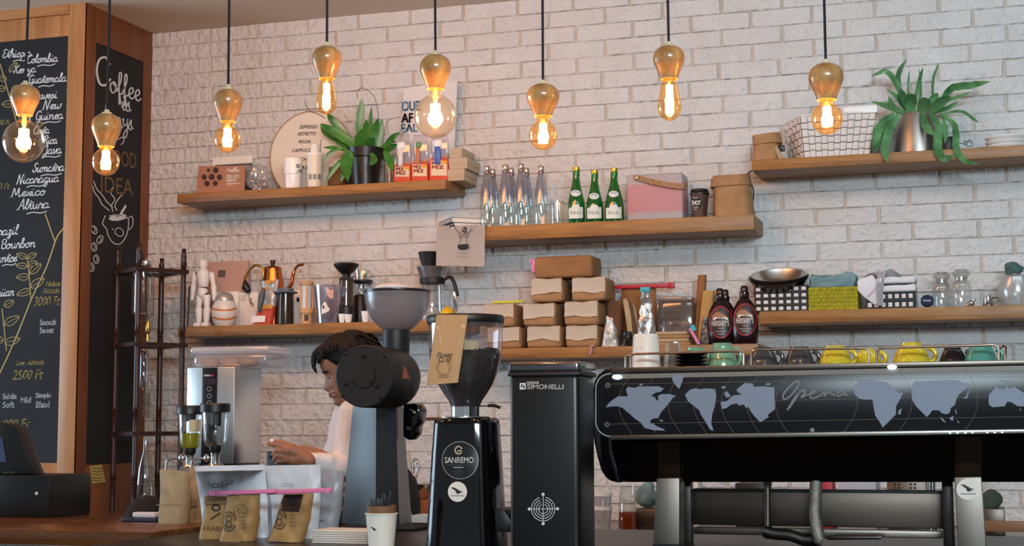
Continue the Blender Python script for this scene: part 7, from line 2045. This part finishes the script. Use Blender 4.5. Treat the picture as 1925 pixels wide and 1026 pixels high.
mk(t, 'lid', glass('tub_lid', (0.9, 0.9, 0.95), .1, .12, edge=.3, body=((.82, .84, .9), .6)), lambda bm: box(bm, xa - .008, xb + .008, Yb2 - .008, Yb2 + .208, z1 - .001, z2, .012, 3))
for px, r, lb in ((392, 18, 'sugared doughnut at the left end of the plastic box'), (431, 19.5, 'sugared doughnut in the middle of the plastic box'), (466, 15, 'sugared doughnut at the right end of the plastic box')):
    s = S(px, Yb2 + .06); c = X_(px, Yb2 + .06)
    bm = NB(); tube(bm, [(c + r * .58 * s * math.cos(a), Yb2 + .08 + r * .58 * s * math.sin(a), z0 + .004 + 9.5 * s) for a in [i * math.pi / 12 for i in range(24)]], 9.3 * s, 14, True)
    solo('doughnut', bm, M('doughnut', '#b5662c', .6, bump=(80, .4), vary=(20, '#d9a468')), lb, 'doughnut', (c, Yb2 + .08, z0 + .004), 'doughnuts in the plastic box')
Yr = 5.62
t = stand('receipt_printer', 'black boxy machine behind the person\'s hand on the side worktop', 'machine', 570, Yr, ZSC)
mk(t, 'casing', M('slate_black', '#15191f', .4), lambda bm: boxpx(bm, 500, 645, 849, 900, Yr, Yr + .22, .006, z0=ZSC))
mk(t, 'slot', M('till_black', None), lambda bm: (boxpx(bm, 506, 600, 857, 862, Yr - .002, Yr + .01), boxpx(bm, 520, 640, 868, 872, Yr - .002, Yr + .01)) and None)

# ------------------------------------------------------------------ back counter under the shelves
ZBC = .89
x0 = X_(770, 5.9, 960)
bm = NB(); box(bm, x0, 2.4, 5.9, DW - .003, ZBC - .045, ZBC, .003)
solo('back_worktop', bm, M('worktop_steel', '#9a948c', .3, 1.0), 'steel back worktop along the brick wall behind the coffee machine', 'worktop', (0, 5.9, ZBC - .045))
bm = NB(); box(bm, x0 + .01, 2.38, 5.93, DW - .03, 0, ZBC - .0455)
solo('back_cabinet', bm, M('bar_front_paint', None), 'dark cabinet carcass below the steel back worktop', 'cabinet', (0, 5.93, 0))
def bx(name, label, cat, a0, a1, b0, Y0, dep, m_, group=None):
    bm = NB(); boxpx(bm, a0, a1, b0, 980, Y0, Y0 + dep, .004, z0=ZBC)
    return solo(name, bm, m_, label, cat, (X_((a0 + a1) / 2, Y0, 950), Y0, ZBC), group)
Yb3 = 6.0
for a0, a1, b0, b1, z_, lb in ((1114, 1150, 951, 985, ZBC, 'lower white plastic tub of the pile by the tall black box grinder'), (1116, 1151, 925, 951, None, 'upper plastic tub with a white lid by the tall black box grinder')):
    c = (a0 + a1) / 2
    zb_ = ZBC if z_ else zprev
    t = thing('plastic_tub', lb, 'tub', (X_(c, Yb3, 960), Yb3, zb_), 'plastic tubs')
    zt = Z_(c, b0, Yb3)
    s = S(c, Yb3); cx = X_(c, Yb3, 960); r = (a1 - a0) / 2 * s
    mk(t, 'tub', glass('milky_tub', (.85, .85, .88), .08, .1, edge=.3, body=((.72, .72, .76), .45)), lambda bm: lathe_w(bm, cx, Yb3, [(r * .85, zb_ + .0005), (r, zt - .012)], 28, True, False))
    mk(t, 'lid', white, lambda bm: lathe_w(bm, cx, Yb3, [(r * 1.04, zt - .015), (r * 1.05, zt - .001), (0, zt)], 28))
    zprev = zt + .0004
t = stand('beaker', 'tall clear glass beaker with amber liquid on the back worktop', 'beaker', 1180, 5.98, ZBC)
lpart(t, 'glass', clear, 1180, 5.98, [(19, 1000), (19, 990), (17, 950), (15, 915), (16, 911)], ZBC, 28, True, False)
lpart(t, 'liquid', glass('amber_liquid', (.6, .2, .04), .04, .05, edge=.1, body=((.45, .14, .03), .5)), 1180, 5.98, [(16.5, 997), (16.5, 990), (15.8, 962), (0, 962)], ZBC + .004, 24)
bx('steel_caddy', 'square steel caddy left of the machine leg on the back worktop', 'caddy', 1195, 1240, 956, 6.0, .2, M('machine_steel', None))
zc_ = Z_(1215, 956, 6.0)
def bunch(name, label, m_, px, Y0, rx, rz, z0, seed):
    bm = NB(); c = X_(px, Y0, 930); s = S(px, Y0)
    ellipsoid(bm, (c, Y0, z0 + rz * s), rx * s, rx * s * .7, rz * s, seg=24); crumple(bm, .02, 18, seed)
    mz = min(v.co.z for v in bm.verts)
    for v in bm.verts: v.co.z += z0 + .0005 - mz
    return solo(name, bm, m_, label, 'cloth', (c, Y0, z0), None, 60)
bunch('folded_cloth', 'grey teal cloth bunched on the square steel caddy', teal, 1218, 6.08, 19, 22, zc_, 3)
bx('steel_caddy', 'square steel caddy right of the stickered machine leg', 'caddy', 1845, 1889, 956, 6.0, .2, M('machine_steel', None))
bunch('folded_cloth', 'dark green cloth bunched on the caddy right of the machine', M('dark_green_cloth', '#39463a', .9, bump=(140, .5)), 1862, 6.08, 22, 17, zc_, 6)
bx('tin', 'red tin seen under the coffee machine beside the braided hose', 'tin', 1541, 1566, 904, 6.1, .12, redp)
bx('storage_tub', 'pale storage tub seen under the coffee machine', 'tub', 1576, 1648, 905, 6.1, .2, M('tub_pale', '#b9bccb', .5))
t = stand('cutlery_holder', 'perforated steel holder seen under the coffee machine', 'holder', 1705, 6.1, ZBC)
mk(t, 'body', M('machine_steel', None), lambda bm: boxpx(bm, 1668, 1742, 903, 980, 6.1, 6.24, .004, z0=ZBC))
mk(t, 'holes', ink, lambda bm: [disc(bm, a, b, 2.2, 2.2, onY(6.099), n=10, rings=1) for a in (1682, 1690, 1712, 1720) for b in (910, 917)] and None, None)
t = stand('steel_canister', 'slim steel canister beside the perforated holder', 'canister', 1752, 6.1, ZBC)
lpart(t, 'body', chrome, 1752, 6.1, [(7, 985), (7, 902), (0, 902)], ZBC, 20)
bx('carton', 'small cream carton seen left under the coffee machine', 'carton', 1298, 1313, 906, 6.1, .1, paper)
bx('black_tray', 'black tray stack seen under the machine left of the pipe', 'tray', 1382, 1438, 908, 6.1, .2, black)
bm = NB(); boxpx(bm, 1850, 1990, 980, 1000, 5.86, 5.895, .002)
solo('wooden_rail', bm, M('rail_wood', '#8a6240', .5), 'wooden rail along the back worktop at the right edge', 'rail', P(1900, 1000, 5.86))
Ybw = 5.97
bx('wooden_crate', 'brown wooden crate under the steel mixing bowl', 'crate', 776, 815, 940, Ybw, .2, M('crate_wood', '#8a5430', .6))
zcr = Z_(795, 940, Ybw)
bm = NB(); c = X_(790, Ybw + .06, 930); s = S(790, Ybw)
lathe_w(bm, c, Ybw + .08, [(10 * s, zcr + .0005), (18 * s, zcr + 8 * s), (23 * s, zcr + 26 * s), (24 * s, zcr + 28 * s), (22.5 * s, zcr + 27 * s), (17 * s, zcr + 9 * s), (0, zcr + 3 * s)], 36)
solo('mixing_bowl', bm, chrome, 'shiny steel bowl between the two black grinders', 'bowl', (c, Ybw + .08, zcr))
t = thing('whisk', 'steel whisk standing in the mixing bowl between the grinders', 'whisk', (c - .01, Ybw + .08, zcr + 8 * s))
mk(t, 'handle', chrome, lambda bm: tube(bm, [(c - .02, Ybw + .08, zcr + 6 * s), (c - .03, Ybw + .08, zcr + 40 * s)], .006, 10))
mk(t, 'wires', chrome, lambda bm: [tube(bm, [(c - .03 + .02 * math.sin(q) * math.cos(k), Ybw + .08 + .02 * math.sin(q) * math.sin(k), zcr + (40 + 18 * (1 - math.cos(q))) * s) for q in [i * math.pi / 8 for i in range(9)]], .0014, 6) for k in (0, .8, 1.6, 2.4, 3.2, 4.0, 4.8, 5.6)] and None)
# striped basket beside the person
Ybk = YE + .22
t = stand('patterned_basket', 'red brown patterned basket between the grey pouch and the matte black grinder', 'basket', 640, Ybk, ZK)
for k, (b0, b1, c_) in enumerate(((896, 905, '#6a2f20'), (905, 916, '#a58a70'), (916, 925, '#7a3322'), (925, 934, '#9a7a60'), (934, 952, '#3a2a24'), (952, 962, '#8a6a50'), (962, 990, '#2a201c'))):
    mk(t, 'band', M('band_%d' % k, c_, .8, bump=(120, .6)), lambda bm: boxpx(bm, 616, 664, b0, b1 - .3, Ybk, Ybk + .12, .001, z0=(ZK if k == 6 else None)))
bm = NB(); boxpx(bm, 772, 800, 968, 1010, YE + .18, YE + .27, .003, z0=ZK)
solo('paper_pad', bm, paper, 'white paper pad behind the matte black grinder', 'paper pad', (X_(786, YE + .18, 990), YE + .18, ZK))
bm = NB(); tube(bm, [Vector((X_(a, YE + .1, 990), YE + .10 + .002 * i, ZK + .009)) for i, a in enumerate((776, 784, 792, 800, 808, 818))], .008, 10)
solo('power_cable', bm, black, 'black cable lying between the two black grinders', 'cable', (X_(790, YE + .1, 990), YE + .1, ZK))
# ================================================================== the person behind the bar
Yh = 4.86
psi = math.radians(23)
tilt = math.radians(17)
dF = Vector((-math.cos(psi), -math.sin(psi), 0)); dW = Vector((-math.sin(psi), math.cos(psi), 0)); up = Vector((0, 0, 1))
Fv = dF * math.cos(tilt) - up * math.sin(tilt)
Uv = up * math.cos(tilt) + dF * math.sin(tilt)
chin = P(630, 769, Yh)
base = chin - Fv * .088
HH = .228
VS = [0, .04, .08, .13, .17, .20, .225, .25, .28, .315, .35, .39, .43, .47, .51, .55, .60, .66, .73, .80, .86, .91, .95, .98, 1.0]
FR = [.060, .080, .088, .083, .084, .0925, .087, .0925, .088, .089, .091, .090, .088, .086, .085, .0895, .094, .0955, .0945, .089, .079, .064, .046, .026, .0]
BK = [.0, -.01, .0, .02, .035, .045, .052, .058, .065, .072, .078, .083, .087, .090, .093, .096, .099, .101, .101, .096, .086, .071, .052, .03, .0]
WD = [.022, .038, .046, .053, .057, .059, .0605, .062, .0635, .065, .0665, .068, .0695, .071, .072, .073, .0745, .0755, .0755, .072, .064, .053, .039, .022, .0]
NOSE = {.28: .006, .315: .024, .35: .027, .39: .020, .43: .013, .47: .008, .51: .004}
def headpt(v, phi, off=0.0):
    i = max(0, min(len(VS) - 2, int(np.searchsorted(VS, v) - 1)))
    f, b, w = (float(np.interp(v, VS, A)) for A in (FR, BK, WD))
    n = float(np.interp(v, sorted(NOSE), [NOSE[k] for k in sorted(NOSE)])) if .25 < v < .54 else 0.0
    c, s = math.cos(phi), math.sin(phi)
    e = .86
    x = (f if c > 0 else b) * math.copysign(abs(c) ** e, c)
    y = w * math.copysign(abs(s) ** e, s)
    if n and c > 0: x += .66 * n * math.exp(-(y / .0125) ** 2)
    if .45 < v < .56 and c > 0: x -= .008 * math.exp(-((abs(y) - .030) / .013) ** 2)
    l = math.hypot(x, y) or 1e-6
    x += off * x / l; y += off * y / l
    return base + Fv * x + dW * y + Uv * (v * HH + (off * max(0, (v - .7) / .3) if off else 0))
def head(bm, v0=0, v1=1, off=0.0, n=56, m=40):
    rings = []
    for j in range(m + 1):
        v = v0 + (v1 - v0) * j / m
        rings.append([headpt(min(v, .999), 2 * math.pi * k / n + .0001, off) for k in range(n)])
    return loft(bm, rings)
neck0 = base + Fv * -.02 + Uv * .05
sh = P(672, 778, Yh + .02)                       # near shoulder
pelv = Vector((sh.x + .02, sh.y + .12, 0.98))
chest = Vector((sh.x - .045, sh.y + .13, sh.z - .12))
nb = Vector((sh.x - .035, sh.y + .12, sh.z + .045))
elb = P(652, 886, Yh - .03)
wri = P(584, 866, Yh - .16)
sh2 = sh + Vector((-.10, .27, .0)); elb2 = elb + Vector((-.04, .34, .0)); wri2 = wri + Vector((.06, .10, -.02))
t = thing('person', 'person in a white long-sleeved sweater looking down behind the bar', 'person', (pelv.x, pelv.y, 0))
skin = M('skin', '#98694f', .55, sss=.12, vary=(30, '#8c5d45'))
sh_ = lambda p: S(p, Yh - .16)
def hand(bm, W, mirror=0.0):
    k = S(540, Yh - .18)
    def q(a, b, d=0): return P(a, b, Yh - .17 + d) + (Vector((.06, .09, -.02)) * mirror)
    chain(bm, [q(582, 866), q(570, 861, -.004)], [.026, .027])
    chain(bm, [q(571, 857), q(548, 846, -.012), q(536, 845, -.014)], [.022, .024, .017])
    chain(bm, [q(572, 868), q(550, 861, -.008), q(533, 860, -.010)], [.020, .023, .017])
    # index reaches forward, the others curl under the palm
    chain(bm, [q(536, 842, -.016), q(524, 836, -.022), q(513, 836, -.024), q(505, 833.5, -.022)], [.0115, .0098, .0088, .0072], 10)
    chain(bm, [q(533, 848, -.020), q(520, 846, -.028), q(514, 853, -.022), q(521, 857, -.010)], [.0112, .0100, .0092, .008], 10)
    chain(bm, [q(533, 857, -.018), q(520, 856, -.026), q(515, 863, -.018), q(523, 866, -.008)], [.0108, .0096, .0088, .0076], 10)
    chain(bm, [q(536, 866, -.012), q(524, 866, -.020), q(519, 871, -.012), q(527, 873, -.004)], [.0098, .0086, .0078, .0068], 10)
    # thumb leaves the side of the palm and meets the index finger
    chain(bm, [q(556, 846, .012), q(540, 836, .014), q(525, 831, .004), q(512, 830, -.008)], [.0135, .0115, .0098, .0078], 10)
def body(bm):
    head(bm)
    chain(bm, [neck0, nb + Vector((0, 0, -.03))], [.052, .058])
    chain(bm, [chest + Vector((0, 0, .09)), chest, (chest + pelv) / 2, pelv], [.10, .118, .12, .13], 20)
    for a, b, c in ((sh, elb, wri), (sh2, elb2, wri2)):
        chain(bm, [a, (a + b) / 2, b], [.056, .047, .040]); chain(bm, [b, b * .5 + c * .5, c], [.041, .037, .027])
    hand(bm, wri); hand(bm, wri2, 1.0)
    for s in (-1, 1):
        hip = pelv + dW * .09 * s
        kn = Vector((hip.x - .02, hip.y - .01, .50)); an = Vector((hip.x + .03, hip.y, .08))
        chain(bm, [hip, (hip + kn) / 2, kn], [.088, .078, .058]); chain(bm, [kn, kn * .6 + an * .4, an], [.057, .055, .036])
def fuse(name, fn, mat, parent, vox, it=3):
    bm = NB(); fn(bm)
    o = obj(name, bm, mat, parent, None)
    md = o.modifiers.new('fuse', 'REMESH'); md.mode = 'VOXEL'; md.voxel_size = vox
    ms = o.modifiers.new('ease', 'SMOOTH'); ms.iterations = it; ms.factor = .5
    bpy.context.view_layer.update()
    dg = bpy.context.evaluated_depsgraph_get()
    me = bpy.data.meshes.new_from_object(o.evaluated_get(dg))
    o.modifiers.clear()
    o.data = me
    for p in me.polygons: p.use_smooth = True
    if not me.materials: me.materials.append(mat)
    return o
bodyo = fuse('body', body, skin, t, .0032, 2)
cl = M('sweater_white', '#dcd6d6', .85, bump=(60, .25))
def sweater(bm):
    chain(bm, [chest + Vector((0, 0, .085)), chest, (chest + pelv) / 2, pelv + Vector((0, 0, .06))], [.110, .132, .134, .145], 22)
    chain(bm, [sh + Vector((.01, .03, .0)), (sh + sh2) / 2 + Vector((0, 0, .02)), sh2 + Vector((0, -.03, 0))], [.066, .085, .066])
    chain(bm, [nb + Vector((0, 0, -.055)), nb + Vector((.0, 0, -.015))], [.085, .066])
    for a, b, c in ((sh, elb, wri), (sh2, elb2, wri2)):
        w = b + (c - b) * .90
        chain(bm, [a, (a + b) / 2, b + (a - b) * .12, b], [.071, .064, .058, .055]); chain(bm, [b, b + (w - b) * .4, b + (w - b) * .75, w], [.056, .051, .045, .038])
    bmesh.ops.subdivide_edges(bm, edges=bm.edges[:], cuts=1)
    crumple(bm, .007, 16, 2); crumple(bm, .005, 38, 6)
fuse('sweater', sweater, cl, t, .006, 4)
tr = M('dark_trousers', '#1d1f26', .8)
def trousers(bm):
    chain(bm, [pelv + Vector((0, 0, .07)), pelv + Vector((0, 0, -.05))], [.157, .16], 20)
    for s in (-1, 1):
        hip = pelv + dW * .09 * s
        kn = Vector((hip.x - .02, hip.y - .01, .50)); an = Vector((hip.x + .03, hip.y, .09))
        chain(bm, [hip, (hip + kn) / 2, kn, an], [.102, .092, .074, .062])
fuse('trousers', trousers, tr, t, .008)
for s in (-1, 1):
    hip = pelv + dW * .09 * s
    c = Vector((hip.x + .03, hip.y, 0))
    def shoe(bm):
        chain(bm, [c + Vector((.03, .01, .05)), c + dF * .06 + Vector((0, 0, .04)), c + dF * .16 + Vector((0, 0, .034))], [.045, .042, .034])
        for v in bm.verts: v.co.z = max(v.co.z, .001)
    mk(t, 'shoe', black, shoe)
# hair: cap over the skull with a fringe, and loose locks over the forehead
hairm = M('black_hair', '#050405', .65, spec=.25, bump=(90, .8), aniso=(1, 1, .12))
def hair(bm):
    n, m = 64, 30
    rings = []
    for j in range(m + 1):
        v = .34 + .659 * j / m
        r = []
        for k in range(n):
            phi = 2 * math.pi * k / n
            a = abs((phi + math.pi) % (2 * math.pi) - math.pi)
            line = .80 if a < .5 else .80 - .08 * (a - .5) / .5 if a < 1.0 else (.72 - .14 * (a - 1.0) / .3 if a < 1.3 else (.58 - .16 * (a - 1.3) / .3 if a < 1.6 else (.42 if a < 1.75 else .34)))
            q = noise.noise(Vector((phi * 3.0, v * 9, 0)))
            off = .016 + .006 * q + .010 * max(0, v - .6)
            if v < line: off = -.012
            elif v < line + .05: off = .004 + (off - .004) * (v - line) / .05
            r.append(headpt(v, phi + .0001, off))
        rings.append(r)
    loft(bm, rings)
    rnd = random.Random(11)
    for k in range(120):
        phi = rnd.uniform(-.42, .42) if k < 30 else (rnd.choice((-1, 1)) * rnd.uniform(.4, 1.35) if k < 60 else rnd.choice((-1, 1)) * rnd.uniform(1.4, 3.1))
        v = rnd.uniform(.82, .93) if k < 60 else rnd.uniform(.55, .97)
        L = rnd.uniform(.13, .27) if k < 30 else (rnd.uniform(.06, .13) if k < 60 else rnd.uniform(.08, .14))
        pts = [headpt(max(.3, v - L * q), phi + .12 * q * rnd.uniform(-1, 1), .013 + .012 * math.sin(q * 2.4)) for q in (0, .25, .5, .75, 1)]
        tube(bm, pts, [.006, .0065, .0055, .0035, .0008], 5)
mk(t, 'hair', hairm, hair, 60)
# ear, brow, closed eye, lips on the near side (and their twins)
for s in (-1, 1):
    sg = -1 if s < 0 else 1
    def ear(bm):
        c = headpt(.42, sg * 1.66, .002)
        tube(bm, [c + Uv * (.028 * math.cos(q)) - Fv * (.013 * math.sin(q) + .004) + dW * sg * .008 * math.sin(q * .5) for q in [i * math.pi / 10 for i in range(-2, 12)]], .0055, 8)
        ellipsoid(bm, c - Fv * .006, .006, .006, .022)
    mk(bodyo, 'ear', skin, ear)
    mk(bodyo, 'eyebrow', hairm, lambda bm: tube(bm, [headpt(.585 - .02 * abs(q - .4), sg * (.18 + .55 * q), .002) for q in (0, .25, .5, .75, 1)], [.0022, .0034, .0034, .0028, .001], 6))
    mk(bodyo, 'eyelashes', hairm, lambda bm: tube(bm, [headpt(.475 - .012 * math.sin(q * 3), sg * (.24 + .34 * q), .0022) for q in (0, .25, .5, .75, 1)], [.001, .0022, .0026, .0022, .001], 6))
    mk(bodyo, 'eyelid', skin, lambda bm: ellipsoid(bm, headpt(.497, sg * .40, -.006), .012, .012, .0085, seg=14))
mk(bodyo, 'lips', M('lips', '#8f4f44', .45), lambda bm: (tube(bm, [headpt(.242, q * .36, .0005) for q in (-1, -.6, -.2, 0, .2, .6, 1)], [.001, .003, .0042, .0038, .0042, .003, .001], 8), tube(bm, [headpt(.205, q * .34, .0002) for q in (-1, -.6, 0, .6, 1)], [.001, .0036, .0048, .0036, .001], 8)) and None, 60)
bm = NB(); c = P(511, 828, Yh - .19); ellipsoid(bm, c, .007, .005, .006, seg=12)
solo('small_cap', bm, M('white_ceramic'), 'tiny white cap pinched between the person\'s finger and thumb', 'cap', c)
